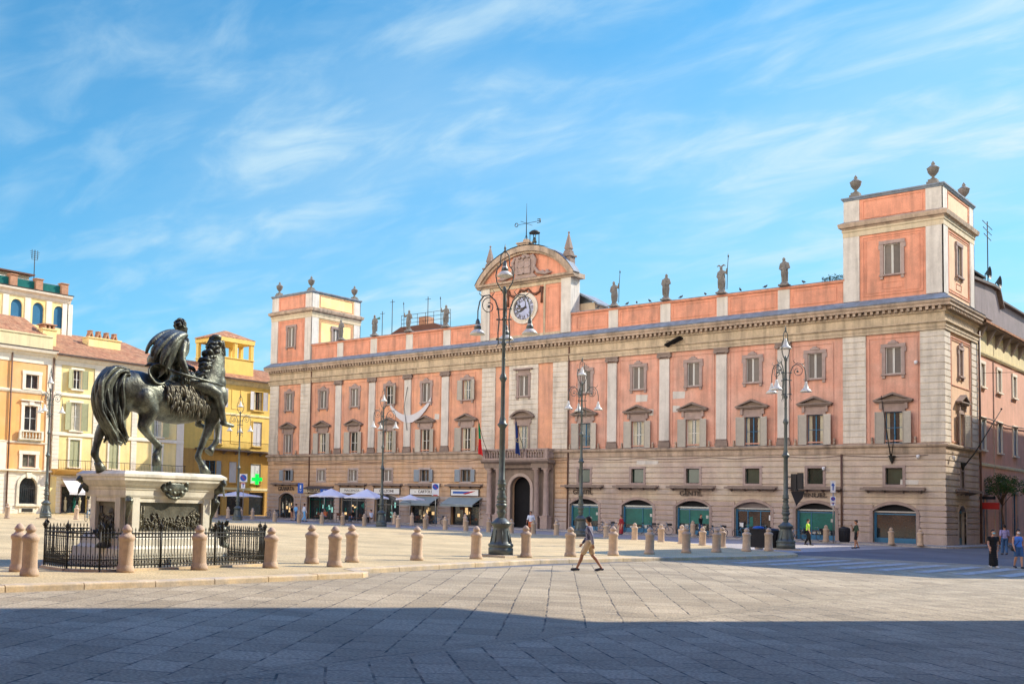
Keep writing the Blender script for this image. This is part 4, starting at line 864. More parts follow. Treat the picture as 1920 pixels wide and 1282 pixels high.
def tiled_roof(P_, fr, u0, u1, z0, z1, depth, over=.7, m='roof_tile', hip0=0, hip1=0, name='roof', rise_back=True):
    b = MB(); e = [fr(u0-.2, over, z0), fr(u1+.2, over, z0), fr(u1+.2-hip1, -depth, z1), fr(u0-.2+hip0, -depth, z1)]
    b.quad(*e); b.quad(*[p-Vector((0, 0, .16)) for p in e]); b.quad(e[0], e[1], e[1]-Vector((0, 0, .16)), e[0]-Vector((0, 0, .16)))
    if rise_back: b.quad(e[3], e[2], fr(u1+.2, -2*depth-over, z0), fr(u0-.2, -2*depth-over, z0)); b.quad(e[0], e[3], fr(u0-.2, -2*depth-over, z0)); b.quad(e[1], e[2], fr(u1+.2, -2*depth-over, z0))
    return b.build(name, m, P_)
# ---- pink house down the side street
SB = Fr((-.08, 0, 0), (0, 1, 0), (1, 0, 0)); B2 = thing('terraced_house', 'long peach and pink house lining the side street right of the palace', 'house', (-6, 40, 0))
W2 = [10.7+i*5.15 for i in range(11)]; h2 = []
for u in W2: h2 += [(u-.55, u+.55, 12.35, 14.1), (u-.55, u+.55, 7.45, 9.75)]
h2 += [(10.3, 11.4, .2, 3.9), (15.6, 17.3, .12, 4.9, .8), (20.0, 21.4, .2, 4.2)]+[(25.4+5.15*i, 26.8+5.15*i, .2, 4.2) for i in range(7)]
b = MB(); wall(b, SB, 8.8, 66, 0, 16.9, h2, 0, .25); b.build('wall', 'side_pink', B2); volume(SB, 8.8, 66, 0, 16.9, 11, 'side_pink', B2)
b = MB(); b.sweep(SB, [(0, 14.75), (.1, 14.75), (.18, 14.9), (.18, 15.0), (0, 15.05)], 8.8, 66); b.sweep(SB, [(0, 6.15), (.07, 6.15), (.07, 6.35), (0, 6.4)], 8.8, 66); b.box(SB, 8.8, 66, 0, .05, 15.1, 16.8); b.build('string_course', 'pale_yellow', B2)
b = MB(); b.sweep(SB, [(0, 16.75), (.7, 16.95), (.75, 17.15), (0, 17.25)], 8.8, 66)
for i in range(22): b.prism(Fr(SB(9.6+i*2.6, .05, 0), SB.n, SB.u), [(0, 16.8), (.6, 16.85), (.3, 16.3), (0, 15.7)], -.16, .16)
b.build('eaves', 'stone_trim', B2); tiled_roof(B2, SB, 8.8, 66, 17.2, 19.2, 5.5, .8)
for i, u in enumerate(W2):
    plain_window(B2, SB, u, 12.35, 14.1, .55, 'white_stucco', closed='shutter', fw=.24); plain_window(B2, SB, u, 7.45, 9.75, .55, 'white_stucco', closed='shutter_blue', fw=.22)
for u, w_, z in ((10.85, .55, 3.9), (20.7, .7, 4.2))+tuple((26.1+5.15*i, .7, 4.2) for i in range(7)):
    plain_window(B2, SB, u, .2, z, w_, 'stone_frame', sash='blue_frame', sill=False)
b = MB(); pi, po = archpts(15.6, 17.3, 4.1, 4.9), archpts(15.35, 17.55, 4.1, 5.2)
for i in range(len(pi)-1): b.prism(SB, [pi[i], pi[i+1], po[i+1], po[i]], 0, .1)
b.box(SB, 15.35, 15.6, 0, .1, 0, 4.1); b.box(SB, 17.3, 17.55, 0, .1, 0, 4.1); d_ = b.build('door', 'stone_frame', B2)
b = MB(); b.quad(SB(15.6, -.2, .1), SB(17.3, -.2, .1), SB(17.3, -.2, 4.95), SB(15.6, -.2, 4.95)); b.build('door_leaf', 'blue_frame', d_)
b = MB(); b.tube([SB(8.9, .14, 9.85), SB(12, .14, 9.9), SB(18, .14, 9.75), SB(26, .14, 10.0), SB(60, .14, 9.9)], .05, 5); b.build('cable', 'pipe', B2)
b = MB(); b.box(SB, 9.2, 9.35, .05, 1.1, 3.55, 3.75); b.m = 1; b.box(SB, 9.15, 9.4, .25, 1.35, 2.8, 3.3); b.build('shop_sign', ['dark', 'red_paint'], B2)
# ---- tall grey-violet house behind
HV = thing('tall_house', 'grey violet blank gabled house rising behind the palace tower', 'house', (-16, 44, 0))
hv = Fr((-9, 0, 0), (0, 1, 0), (1, 0, 0))
b = MB(); b.prism(hv, [(38, 0), (38, 27.3), (55, 28.3), (57, 28.2), (58.5, 26.6), (58.5, 0)], -10, 0); b.box(hv, 58.5, 95, -10, -.3, 0, 27.3); b.build('wall', 'violet_wall', HV)
b = MB(); b.prism(hv, [(37.6, 27.3), (55, 28.35), (57.2, 28.3), (59.0, 26.4), (59.0, 26.7), (57.3, 28.6), (55, 28.65), (37.6, 27.6)], -10.2, .4); b.box(hv, 58.2, 95, -10.2, .2, 27.3, 27.5); b.build('roof_edge', 'cornice_dark', HV)
b = MB(); b.box(hv, 47.5, 53, -1.5, -.5, 28.4, 29.1); b.box(hv, 47, 53.5, -1.8, -.2, 29.1, 29.3); b.build('chimney', 'dark', HV)
for u_, h_ in ((49, 3.3), (58.0, 8.2)):
    b = MB(); b.tube([hv(u_, -1, 27.5), hv(u_, -1, 28.5+h_)], .06, 5)
    for k in range(3): b.tube([hv(u_-2.2+.3*k, -1, 28.2+h_-.7*k), hv(u_+2.2-.3*k, -1, 28.2+h_-.7*k-.25)], .04, 4)
    b.build('antenna', 'iron', HV)
for u_, z_ in ((55.8, 30.2), (60.5, 29.9)):
    b = MB()
    for i_ in range(14):
        a0, a1 = 2*math.pi*i_/14, 2*math.pi*(i_+1)/14; c_ = hv(u_, -.8, z_); q_ = lambda a: hv(u_+.75*math.cos(a), -.3, z_+.75*math.sin(a)); b.add([c_, q_(a0), q_(a1)], [(0, 1, 2)])
    b.tube([hv(u_, -.8, z_), hv(u_, -.8, 27.4)], .05, 5); b.build('satellite_dish', 'iron', HV)
# ---- orange house on the left
LF = Fr((-72, 0, 0), (0, 1, 0), (1, 0, 0))
HO = thing('orange_house', 'orange and white house with stone balconies at the far left', 'house', (-78, -37, 0))
WO = [-48.4, -42.3, -36.25, -30.2]; ho = []
for u in WO: ho += [(u-.72, u+.72, 12.45, 13.85), (u-.72, u+.72, 8.3, 10.75), (u-.75, u+.75, 4.7, 5.95), (u-1.0, u+1.0, 1.1, 3.75, 1.0)]
b = MB(); wall(b, LF, -52, -27.76, 0, 4.25, [h for h in ho if h[3] < 4.2], 0, .3); b.build('ground_wall', 'white_stucco', HO)
b = MB(); wall(b, LF, -52, -27.76, 4.25, 15.0, [h for h in ho if h[2] > 4.3], 0, .3); b.build('wall', 'orange_stucco', HO); volume(LF, -52, -27.76, 0, 16.2, 9, 'white_stucco', HO)
b = MB(); wall(b, LF, -52, -27.76, 15.0, 16.3, (), .06)
b.sweep(LF, [(0, 15.7), (.2, 15.8), (.25, 16.0), (.6, 16.1), (.68, 16.35), (0, 16.4)], -52, -27.7); b.sweep(LF, [(0, 4.15), (.12, 4.2), (.3, 4.3), (.3, 4.42), (0, 4.45)], -52, -27.7); b.sweep(LF, [(0, 11.95), (.1, 12.0), (.16, 12.15), (.16, 12.25), (0, 12.3)], -52, -27.7); b.sweep(LF, [(0, 7.0), (.1, 7.0), (.16, 7.15), (0, 7.2)], -52, -27.7)
for u in (-33.2, -39.3, -45.4): b.box(LF, u-.5, u+.5, 0, .1, 4.45, 7.0); 
b.box(LF, -28.5, -27.77, 0, .1, 4.45, 15.0)
courses(b, LF, -52, -27.76, 0, 4.15, .42, .04, .05, [(u-1.35, u+1.35, 0, 4.15) for u in WO]); b.build('mouldings', 'white_stucco', HO)
b = MB(); b.sweep(LF, [(0, 16.38), (.66, 16.36), (.7, 16.46), (0, 16.6)], -52, -27.7); b.build('gutter', 'cornice_dark', HO)
b = MB(); b.box(LF, -52, -28.0, -1.4, .0, 16.5, 17.8); b.box(LF, -52, -28.0, -1.5, .08, 17.8, 17.95); b.build('attic_wall', 'pale_yellow', HO)
for u in WO:
    plain_window(HO, LF, u, 12.45, 13.85, .72, fw=.35, bars=0); plain_window(HO, LF, u, 8.3, 10.75, .72, fw=.35, ear=True, bars=1)
    w = plain_window(HO, LF, u, 4.7, 5.95, .75, fw=.35, sill=True, g='bronze_relief', bars=0, sash='stone_frame')
    b = MB(); pi, po = archpts(u-1.0, u+1.0, 2.75, 3.75), archpts(u-1.3, u+1.3, 2.75, 4.08)
    for i in range(len(pi)-1): b.prism(LF, [pi[i], pi[i+1], po[i+1], po[i]], 0, .16)
    b.box(LF, u-1.3, u-1.0, 0, .14, .9, 2.75); b.box(LF, u+1.0, u+1.3, 0, .14, .9, 2.75); b.box(LF, u-1.35, u+1.35, 0, .22, .85, 1.05); b.prism(LF, [(u-.2, 3.6), (u+.2, 3.6), (u+.3, 4.15), (u-.3, 4.15)], 0, .24); b.box(LF, u-.9, u+.9, 0, .06, .2, .7); A_ = b.build('window', 'marble', HO)
    b = MB(); b.quad(LF(u-1, -.25, 1.1), LF(u+1, -.25, 1.1), LF(u+1, -.25, 3.75), LF(u-1, -.25, 3.75)); b.build('pane', 'glass', A_)
    b = MB()
    for k in range(9): b.tube([LF(u-.9+k*.225, .02, 1.1), LF(u-.9+k*.225, .02, 2.6)], .018, 4)
    for k in range(8): b.tube([LF(u-.9+(k+.5)*.225+.1*math.cos(t), .02, 2.75+.12*math.sin(t)) for t in [i*math.pi/4 for i in range(8)]], .015, 4, closed=True)
    b.tube([LF(u-.95, .02, 2.6), LF(u+.95, .02, 2.6)], .02, 4); b.box(LF, u-.6, u+.6, .06, .1, .3, .62); b.build('grille', 'iron', A_)
    b = MB(); d1 = 1.0 if u < -33 else .35; b.sweep(LF, [(0, 7.2), (d1*.7, 7.3), (d1, 7.38), (d1, 7.5), (0, 7.5)], u-1.35, u+1.35); b.box(LF, u-1.35, u+1.35, d1-.22, d1, 8.15, 8.28); b.box(LF, u-1.35, u-1.1, d1-.22, d1, 7.5, 8.15); b.box(LF, u+1.1, u+1.35, d1-.22, d1, 7.5, 8.15)
    for k in range(6): b.lathe(LF(u-.9+.36*k, d1-.11, 7.5), [(.06, 0), (.05, .08), (.1, .25), (.05, .42), (.06, .65)], 8)
    b.build('balcony', 'marble', HO)
b = MB()
for u in (-32.55, -27.9): b.tube([LF(u, .14, 16.0), LF(u, .14, .3)], .08, 6)
b.build('downpipe', 'pipe', HO)
# ---- cream house
HC = thing('cream_house', 'cream house with white banded strips, tiled roof and long balcony', 'house', (-78, -19, 0))
b = MB(); hc = []
WC = [-25.0, -20.2, -14.5]
for u in WC: hc += [(u-.55, u+.55, 12.9, 14.85), (u-.6, u+.6, 8.65, 11.5), (u-.6, u+.6, 4.95, 7.7)]
hc += [(-26.4, -23.3, .25, 2.9), (-20.6, -17.8, .25, 2.9), (-15.8, -13, .25, 2.9)]
wall(b, LF, -27.7, -10.9, 0, 15.9, hc, -.02, .25); b.build('wall', 'cream_stucco', HC); volume(LF, -27.7, -10.9, 0, 16.0, 10, 'cream_stucco', HC, top=False)
b = MB()
for a, c in ((-27.65, -26.9), (-22.9, -22.0), (-18.0, -17.3), (-11.9, -10.9)): courses(b, LF, a, c, 4.6, 15.3, .38, .05, .05, (), -.02); b.box(LF, a, c, -.02, .02, 4.6, 15.3)
b.sweep(LF, [(0, 15.2), (.08, 15.2), (.15, 15.6), (.3, 15.7), (.5, 15.95), (.55, 16.15), (0, 16.2)], -27.7, -10.9); b.sweep(LF, [(0, 12.1), (.1, 12.1), (.1, 12.35), (0, 12.4)], -27.7, -10.9); b.sweep(LF, [(0, 8.05), (.1, 8.05), (.1, 8.35), (0, 8.4)], -27.7, -10.9)
b.box(LF, -27.7, -10.9, 0, .05, 3.9, 4.0); b.build('mouldings', 'white_stucco', HC)
b = MB(); b.sweep(LF, [(0, 4.1), (.5, 4.15), (1.1, 4.45), (1.15, 4.62), (0, 4.65)], -27.6, -11.2); b.build('balcony_floor', 'ochre_and_shaded_yellow', HC)
b = MB(); b.tube([LF(-27.5, 1.08, 5.55), LF(-11.3, 1.08, 5.55)], .03, 5); b.tube([LF(-27.5, 1.08, 4.75), LF(-11.3, 1.08, 4.75)], .02, 5); b.tube([LF(-27.5, .05, 5.55), LF(-27.5, 1.08, 5.55)], .03, 5)
for k in range(82): b.tube([LF(-27.5+k*.2, 1.08, 4.6), LF(-27.5+k*.2, 1.08, 5.55)], .012 if k % 8 else .03, 4)
b.build('railing', 'iron', HC)
b = MB(); courses(b, LF, -27.7, -10.9, .2, 3.9, .36, .04, .05, [h for h in hc if h[3] < 3]+[(-27.7, -27.0, 0, 4)], -.02); b.build('ground_courses', 'white_stucco', HC)
for u in WC:
    plain_window(HC, LF, u, 12.9, 14.85, .55, shut='shutter_green', cur=.6, sw=.6); plain_window(HC, LF, u, 8.65, 11.5, .6, shut='shutter_green', cur=.2, sw=.7); plain_window(HC, LF, u, 4.95, 7.7, .6, closed='shutter_green')
tiled_roof(HC, LF, -27.7, -10.9, 16.2, 19.9, 8.6, .7, hip1=2.5)
b = MB(); b.sweep(LF, [(.5, 16.1), (.78, 16.1), (.78, 16.25), (.5, 16.25)], -27.7, -10.9); b.build('gutter', 'cornice_dark', HC)
for hh in hc[-3:]:
    u = (hh[0]+hh[1])/2; w_ = (hh[1]-hh[0])/2; b = MB(); b.box(LF, u-w_-.1, u-w_, 0, .1, 0, 2.9); b.box(LF, u+w_, u+w_+.1, 0, .1, 0, 2.9); b.box(LF, u-w_-.1, u+w_+.1, 0, .12, 2.9, 3.1); f = b.build('shop_front', 'stone_frame', HC)
    b = MB(); b.quad(LF(u-w_, -.2, .25), LF(u+w_, -.2, .25), LF(u+w_, -.2, 2.9), LF(u-w_, -.2, 2.9)); b.build('pane', 'glass', f)
    b = MB()
    for q, mm in ((-.9, 0), (.15, 1), (.8, 0)):
        b.m = mm; c = LF(u+q, -.16, .35); b.lathe(c, [(.05, 0), (.16, .2), (.12, .75), (.18, 1.15), (.06, 1.25), (.09, 1.4), (.02, 1.52)], 10)
    b.build('mannequins', ['curtain', 'teal_blind'], f)
b = MB(); f_ = Fr(LF(-24.7, 0, 0), LF.n, LF.u)
b.add([LF(-26.5, .1, 3.85), LF(-22.9, .1, 3.85), LF(-22.9, 1.75, 2.35), LF(-26.5, 1.75, 2.35), LF(-26.5, .1, 3.8), LF(-22.9, .1, 3.8), LF(-22.9, 1.75, 2.3), LF(-26.5, 1.75, 2.3)], [(0, 1, 2, 3), (4, 5, 6, 7), (0, 3, 7, 4), (1, 2, 6, 5)]); b.box(LF, -26.5, -22.9, 1.74, 1.76, 2.1, 2.32); b.build('awning', 'grey_awning', HC)
# chimneys
for u, d, w_, z0, z1, pots in ((-18.8, -5.0, 2.1, 17.6, 19.15, 4), (-27.2, -2.6, .8, 16.8, 18.9, 0)):
    b = MB(); b.box(LF, u-w_, u+w_, d-.6, d+.6, z0, z1); b.box(LF, u-w_-.1, u+w_+.1, d-.7, d+.7, z1, z1+.12); c_ = b.build('chimney', 'cream_stucco', HC)
    b = MB()
    for k in range(pots):
        x = u-w_*.75+w_*1.5*k/(pots-1); b.prism(Fr(LF(0, d, 0), LF.u, LF.n), [(x-.35, z1+.12), (x-.12, z1+.8), (x+.12, z1+.8), (x+.35, z1+.12), (x+.2, z1+.12), (x, z1+.6), (x-.2, z1+.12)], -.3, .3); b.box(LF, x-.2, x+.2, d-.35, d+.35, z1+.8, z1+.88)
    if not pots:
        for q in (-.5, 0, .5): b.box(LF, u+q-.1, u+q+.1, d-.6, d+.6, z1+.12, z1+.5)
        b.box(LF, u-w_, u+w_, d-.7, d+.7, z1+.5, z1+.62)
    b.build('chimney_pots', 'brick', c_)
# ---- terrace tower behind the roofs
HT = thing('rooftop_tower', 'cream rooftop storey with blue arched windows and a glass parapet', 'tower', (-84, -32, 0))
TF = Fr((-80, 0, 0), (0, 1, 0), (1, 0, 0)); at = [(-27.7+k*2.62-.7, -27.7+k*2.62+.7, 20.3, 22.75, .7) for k in range(-4, 3)]
b = MB(); wall(b, TF, -44, -21.4, 0, 23.7, at, 0, .3); b.build('wall', 'cream_stucco', HT); volume(TF, -44, -21.4, 0, 23.7, 9, 'white_stucco', HT)
b = MB(); b.sweep(TF, [(0, 23.1), (.1, 23.2), (.2, 23.5), (.5, 23.7), (.55, 23.9), (0, 24.0)], -44, -21.1); b.box(TF, -22.1, -21.38, 0, .08, 17, 23.1)
for k in range(-4, 3): u = -27.7+k*2.62+1.31; b.box(TF, u-.35, u+.35, 0, .08, 19.6, 23.1)
b.build('mouldings', 'white_stucco', HT)
b = MB()
for a, c, z0, z1, _ in at: b.prism(TF, archpts(a, c, 22.05, 22.75), -.22, -.2); b.box(TF, a, c, -.22, -.2, 20.3, 22.05)
b.build('window_panes', 'blue_frame', HT)
b = MB(); b.sweep(TF, [(-.3, 23.98), (.55, 23.92), (.6, 24.02), (-.3, 24.08)], -44, -21.0); b.box(TF, -21.4-.02, -21.3, -9, 0, 23.9, 24.05); b.build('roof_edge', 'cornice_dark', HT)
b = MB()
for u in (-43, -40, -37, -34, -31.2, -28.2, -25.1, -21.9): b.box(TF, u-.42, u+.42, -.6, .1, 24.05, 25.25); b.box(TF, u-.5, u+.5, -.68, .18, 25.25, 25.35)
b.build('parapet_piers', 'brick', HT)
b = MB(); b.box(TF, -43, -22, -.3, -.26, 24.1, 25.0); b.m = 1; b.tube([TF(-43, -.28, 25.05), TF(-22, -.28, 25.05)], .03, 5); b.build('glass_parapet', ['teal_blind', 'steel'], HT)
b = MB(); b.box(TF, -31.5, -25.2, -6, -2.0, 24.0, 25.9); b.build('penthouse', 'cream', HT); b = MB(); b.box(TF, -32.2, -24.8, -6.3, -1.4, 25.9, 26.05); b.build('penthouse_roof', 'brown_sign', HT)
b = MB(); b.tube([TF(-24.6, -2, 24), TF(-24.6, -2, 28.9)], .05, 5)
for k in range(5): b.tube([TF(-25.2+.05*k, -2, 28.7-.22*k), TF(-24.0-.05*k, -2, 28.7-.22*k)], .025, 4)
b.tube([TF(-24.95, -2, 27.9), TF(-24.95, -2, 28.9)], .03, 4); b.tube([TF(-24.25, -2, 27.9), TF(-24.25, -2, 28.9)], .03, 4); b.build('antenna', 'iron', HT)
tiled_roof(HT, LF, -34.5, -27.9, 17.9, 20.6, 6.5, -.9, name='lower_roof')
# ---- yellow house with belvedere
YF = Fr((-76, 0, 0), (0, 1, 0), (1, 0, 0)); HY = thing('yellow_house', 'bright yellow house with an open roof belvedere beyond the horse statue', 'house', (-81, -1, 0))
hy = [(3.1, 4.6, 13.15, 15.4), (3.1, 4.6, 8.7, 11.7), (2.9, 4.6, 4.1, 6.5), (-3.2, -1.9, 13.15, 15.4), (-3.2, -1.9, 8.7, 11.7), (-4.4, -2.7, 4.0, 6.6), (-.6, .6, 4.1, 6.6), (-9.3, -8, 4, 6.5), (-9, -7.7, 8.7, 11.7), (-9, -7.7, 13.15, 15.4), (9.3, 10.6, 13.15, 15.4), (9.3, 10.6, 8.7, 11.7)]
hs2 = [(-5, -1.6, .2, 3.0), (-.8, 2.0, .2, 3.0), (2.8, 5.4, .2, 3.0)]
b = MB(); wall(b, YF, -12, 14, 7.9, 16.4, [h for h in hy if h[2] > 8]); b.build('wall', 'yellow_stucco', HY)
b = MB(); wall(b, YF, -12, 14, 0, 7.9, [h for h in hy if h[2] < 8]+hs2); b.build('shaded_lower_wall', 'ochre_and_shaded_yellow', HY); volume(YF, -12, 14, 0, 16.4, 8, 'yellow_stucco', HY, top=False)  # lower wall darkened in colour where the palace shadow falls
b = MB(); b.sweep(YF, [(0, 15.9), (.15, 16.0), (.3, 16.3), (.55, 16.5), (.55, 16.65), (0, 16.7)], -12, 14); b.sweep(YF, [(0, 12.25), (.07, 12.25), (.07, 12.45), (0, 12.5)], -12, 14); b.box(YF, -12, 14, 0, .06, 3.2, 3.5); b.build('mouldings', 'pale_yellow', HY)
for i, h in enumerate(hy):
    u = (h[0]+h[1])/2; hw = (h[1]-h[0])/2
    if i in (0, 3): plain_window(HY, YF, u, h[2], h[3], hw, 'yellow_stucco', shut='shutter_white', sw=.65, fw=.08, sash='brown_sign', cur=.4)
    elif i == 5: plain_window(HY, YF, u, h[2], h[3], hw, 'ochre_and_shaded_yellow', shut='shutter_blue', sw=.6, fw=.08, sash='blue_frame')
    else: plain_window(HY, YF, u, h[2], h[3], hw, 'yellow_stucco' if h[2] > 8 else 'ochre_and_shaded_yellow', closed='shutter_white' if i in (1, 2, 4, 6) else 'shutter', fw=.1)
b = MB()
for z0, z1 in ((13.0, 15.5), (8.8, 11.6)): panel(b, YF, -.5, 1.0, z0, z1, 0, .07, .05)
b.build('blind_panels', 'yellow_stucco', HY)
b = MB(); b.box(YF, -6, 8.5, 0, .95, 7.85, 8.02)
for k in range(8): b.prism(Fr(YF(-5.6+2*k, 0, 0), YF.n, YF.u), [(0, 7.85), (.8, 7.85), (0, 7.45)], -.1, .1)
b.build('balcony_floor', 'stone_trim', HY)
b = MB(); b.tube([YF(-6, .9, 9.0), YF(8.5, .9, 9.0)], .03, 5)
for k in range(73): b.tube([YF(-6+k*.2, .9, 8.02), YF(-6+k*.2, .9, 9.0)], .013, 4)
b.build('railing', 'iron', HY)
for h in hs2:
    b = MB(); b.quad(YF(h[0], -.25, .2), YF(h[1], -.25, .2), YF(h[1], -.25, 3), YF(h[0], -.25, 3)); f = b.build('shop_pane', 'glass', HY)
tiled_roof(HY, YF, -12, 14, 16.65, 18.9, 4.5, .75)
b = MB(); b.sweep(YF, [(.55, 16.55), (.8, 16.55), (.8, 16.7), (.55, 16.7)], -12, 14); b.build('gutter', 'cornice_dark', HY)
b = MB(); BF = Fr((-76.8, 1.0, 0), (0, 1, 0), (1, 0, 0)); w_ = 2.9
b.box(BF, -w_, w_, -4.6, -.3, 16.9, 19.3); b.box(BF, -w_-.1, w_+.1, -4.7, -.2, 19.3, 19.42)
for u in (-w_, -.25, w_-.45):
    for d in (-4.6, -.75): b.box(BF, u, u+.45, d, d+.45, 19.42, 21.3)
for d in (-2.7,):
    for u in (-w_, w_-.45): b.box(BF, u, u+.45, d, d+.45, 19.42, 21.3)
b.box(BF, -w_-.1, w_+.1, -4.7, -.2, 21.3, 21.8); bv = b.build('belvedere', 'yellow_stucco', HY)
b = MB(); c = BF(0, -2.45, 0); b.lathe(c, [(4.7, 21.8), (4.7, 21.92), (.3, 23.0)], 4, False, rot=math.pi/4, sx=.62*1.0, sy_=.98); b.build('belvedere_roof', 'roof_tile', bv)
# green pharmacy cross on the yellow house
GC = thing('pharmacy_cross', 'glowing green cross sign over the shops of the yellow house', 'sign', (-75.2, 3.3, 4.6))
b = MB(); f = Fr((0, 0, 0), (.45, .89, 0), (.89, -.45, 0)); b.box(f, -.22, .22, -.08, .08, -.66, .66); b.box(f, -.66, -.22, -.08, .08, -.22, .22); b.box(f, .22, .66, -.08, .08, -.22, .22); part('cross', b, 'green_led', GC)
b = MB(); b.tube([(-.8, 0, 0), (0, 0, 0)], .04, 6); b.tube([(0, 0, -1.1), (0, 0, 1.05)], .03, 6); part('bracket', b, 'iron', GC)
# ---- roof terrace of a house behind the palace
RT = thing('roof_terrace', 'small roof terrace with railings, chimney and aerials behind the statues', 'terrace', (-52, 14, 0))
b = MB(); b.box(WORLD, -63.5, -56, 15, 22, 0, 22.9); b.build('wall', 'cornice', RT); b = MB(); b.prism(Fr((-59.6, 14.5, -.5), (1, 0, 0), (0, 1, 0)), [(-4.2, 23.4), (-2.6, 24.1), (2.6, 24.1), (4.2, 23.4)], 0, 8); b.build('roof', 'brown_sign', RT)
b = MB()
for z in (24.9, 25.4, 25.9): b.tube([(-62.5, 15, z-.8), (-55, 15, z-.8)], .03, 4)
for k in range(7): b.tube([(-62.5+1.25*k, 15, 23), (-62.5+1.25*k, 15, 25.1)], .03, 4)
for x, h in ((-64.0, 27.3), (-58.4, 27.0), (-65.6, 26)): b.tube([(x, 15, 22), (x, 15, h)], .045, 4); b.tube([(x-.4, 15, h-.3), (x+.4, 15, h-.3)], .03, 4)
b.build('railing', 'iron', RT); b = MB(); b.box(WORLD, -60.6, -59.4, 16, 17.5, 23, 24.9); b.build('chimney', 'brick', RT)
# ---- houses outside the picture to the right, whose shade falls on the square
def plain_house(name, label, x0, x1, y0, y1, h, m, extra=None):
    T = thing(name, label, 'house', ((x0+x1)/2, (y0+y1)/2, 0)); f = Fr((x0, 0, 0), (0, 1, 0), (-1, 0, 0)); hs = []
    if x1-x0 > 60: f = Fr((0, y1, 0), (1, 0, 0), (0, 1, 0)); x0, x1, y0, y1 = y0, y1, x0, x1
    n = max(1, int((y1-y0)/4)); 
    for k in range(n):
        u = y0+(k+.5)*(y1-y0)/n
        for z in range(1, int(h/4.4)+1): hs.append((u-.6, u+.6, z*4.3-2.6, z*4.3-.4))
    b = MB(); wall(b, f, y0, y1, 0, h, hs, 0, .2); b.build('wall', m, T); volume(f, y0, y1, 0, h, x1-x0, m, T)
    b = MB()
    for q in hs: b.quad(f(q[0], -.18, q[2]), f(q[1], -.18, q[2]), f(q[1], -.18, q[3]), f(q[0], -.18, q[3]))
    b.build('window_panes', 'glass', T); b = MB(); b.sweep(f, [(0, h-.4), (.3, h-.2), (.35, h), (0, h+.05)], y0, y1); b.build('eaves', 'stone_frame', T)
    if extra: extra(T, f)
    return T
plain_house('corner_house', 'ochre house on the far corner of the side street', 12.0, 26, -18.4, 22, 22.7, 'pale_yellow')
plain_house('taller_house', 'taller ochre house further along the side street', 12.2, 26, 27, 75, 27.5, 'ochre_and_shaded_yellow')
def shadow_jetty(T, f):
    b = MB(); b.prism(f, [(-46.3, 18.8), (-41.3, 23.4), (-41.8, 36), (-46.3, 36)], -12, 0); b.build('shadow_overhang', 'brick', T)  # overhang made up out of view to cast the step in the road shadow
plain_house('brick_palace', 'tall brick palace beside the photographer', 24, 44, -112, -46.3, 36, 'brick', shadow_jetty)

plain_house('unseen_south_palace', 'unseen brick palace added behind the photographer to deepen the foreground shade', -60, 23, -125, -98, 23, 'brick')  # added out of view to block low sky light from the foreground
# ================================================================ remeshed solids
def fuse(mb, voxel=.03, smooth=2, name='m'):
    me = mb.mesh(name, ['dark']); o = bpy.data.objects.new('tmp', me); COL.objects.link(o)
    r = o.modifiers.new('r', 'REMESH'); r.mode = 'VOXEL'; r.voxel_size = voxel; r.use_smooth_shade = True
    if smooth: s_ = o.modifiers.new('s', 'SMOOTH'); s_.factor = .5; s_.iterations = smooth
    out = bpy.data.meshes.new_from_object(o.evaluated_get(bpy.context.evaluated_depsgraph_get())); bpy.data.objects.remove(o); out.name = name; out.materials.clear()
    for p in out.polygons: p.use_smooth = True
    return out
def mset(me, *ms):
    me.materials.clear()
    for m in ms: me.materials.append(M[m])
    return me
def chain(mb, pts, step=.5, sc=(1, 1, 1)):            # overlapping balls along x,y,z,r points; sc squeezes each ball
    for (x0, y0, z0, r0), (x1, y1, z1, r1) in zip(pts, pts[1:]):
        d = math.dist((x0, y0, z0), (x1, y1, z1)); n = max(1, int(d/(min(r0, r1)*step)))
        for i in range(n+1): t = i/n; mb.ball((x0+(x1-x0)*t, y0+(y1-y0)*t, z0+(z1-z0)*t), r0+(r1-r0)*t, 14, 10, sc)
# ================================================================ pedestal
PD = thing('pedestal', 'carved marble pedestal with bronze relief panels under the bronze horse', 'pedestal', (-2.95, -66.85, 0))
X0, X1, Y0, Y1 = -3.9, -2.25, -68.3, -65.35
def rect_prof(b, prof, cut=.0):                        # stack of rectangles, prof=(grow,z)
    rings = []
    for g, z in prof:
        x0, x1, y0, y1 = X0-g, X1+g, Y0-g, Y1+g; rings.append([(x0, y0, z), (x1, y0, z), (x1, y1, z), (x0, y1, z)])
    vs = [v for r in rings for v in r]; n = len(rings)
    b.add(vs, [(i*4+k, i*4+(k+1) % 4, (i+1)*4+(k+1) % 4, (i+1)*4+k) for i in range(n-1) for k in range(4)]+[(3, 2, 1, 0), tuple(range(4*n-4, 4*n))])
b = MB(); rect_prof(b, [(.42, .13), (.42, .38), (.36, .38), (.36, .62), (.28, .62), (.2, .7), (.2, .88), (.12, .95), (.1, 1.02)]); part('plinth_steps', b, 'marble', None)
ob = bpy.data.objects['plinth_steps']; ob.parent = PD; ob.matrix_parent_inverse = PD.matrix_basis.inverted()
def pp(name, b, m, P_=PD): return link(name, b.mesh(name, m) if isinstance(b, MB) else mset(b, m), P_)
b = MB(); rect_prof(b, [(0, 1.0), (0, 2.0)]); pp('die', b, 'marble_grey')
b = MB(); fF = Fr((X1, 0, 0), (0, 1, 0), (1, 0, 0)); fL = Fr((0, Y0, 0), (1, 0, 0), (0, -1, 0)); fR = Fr((0, Y1, 0), (-1, 0, 0), (0, 1, 0))
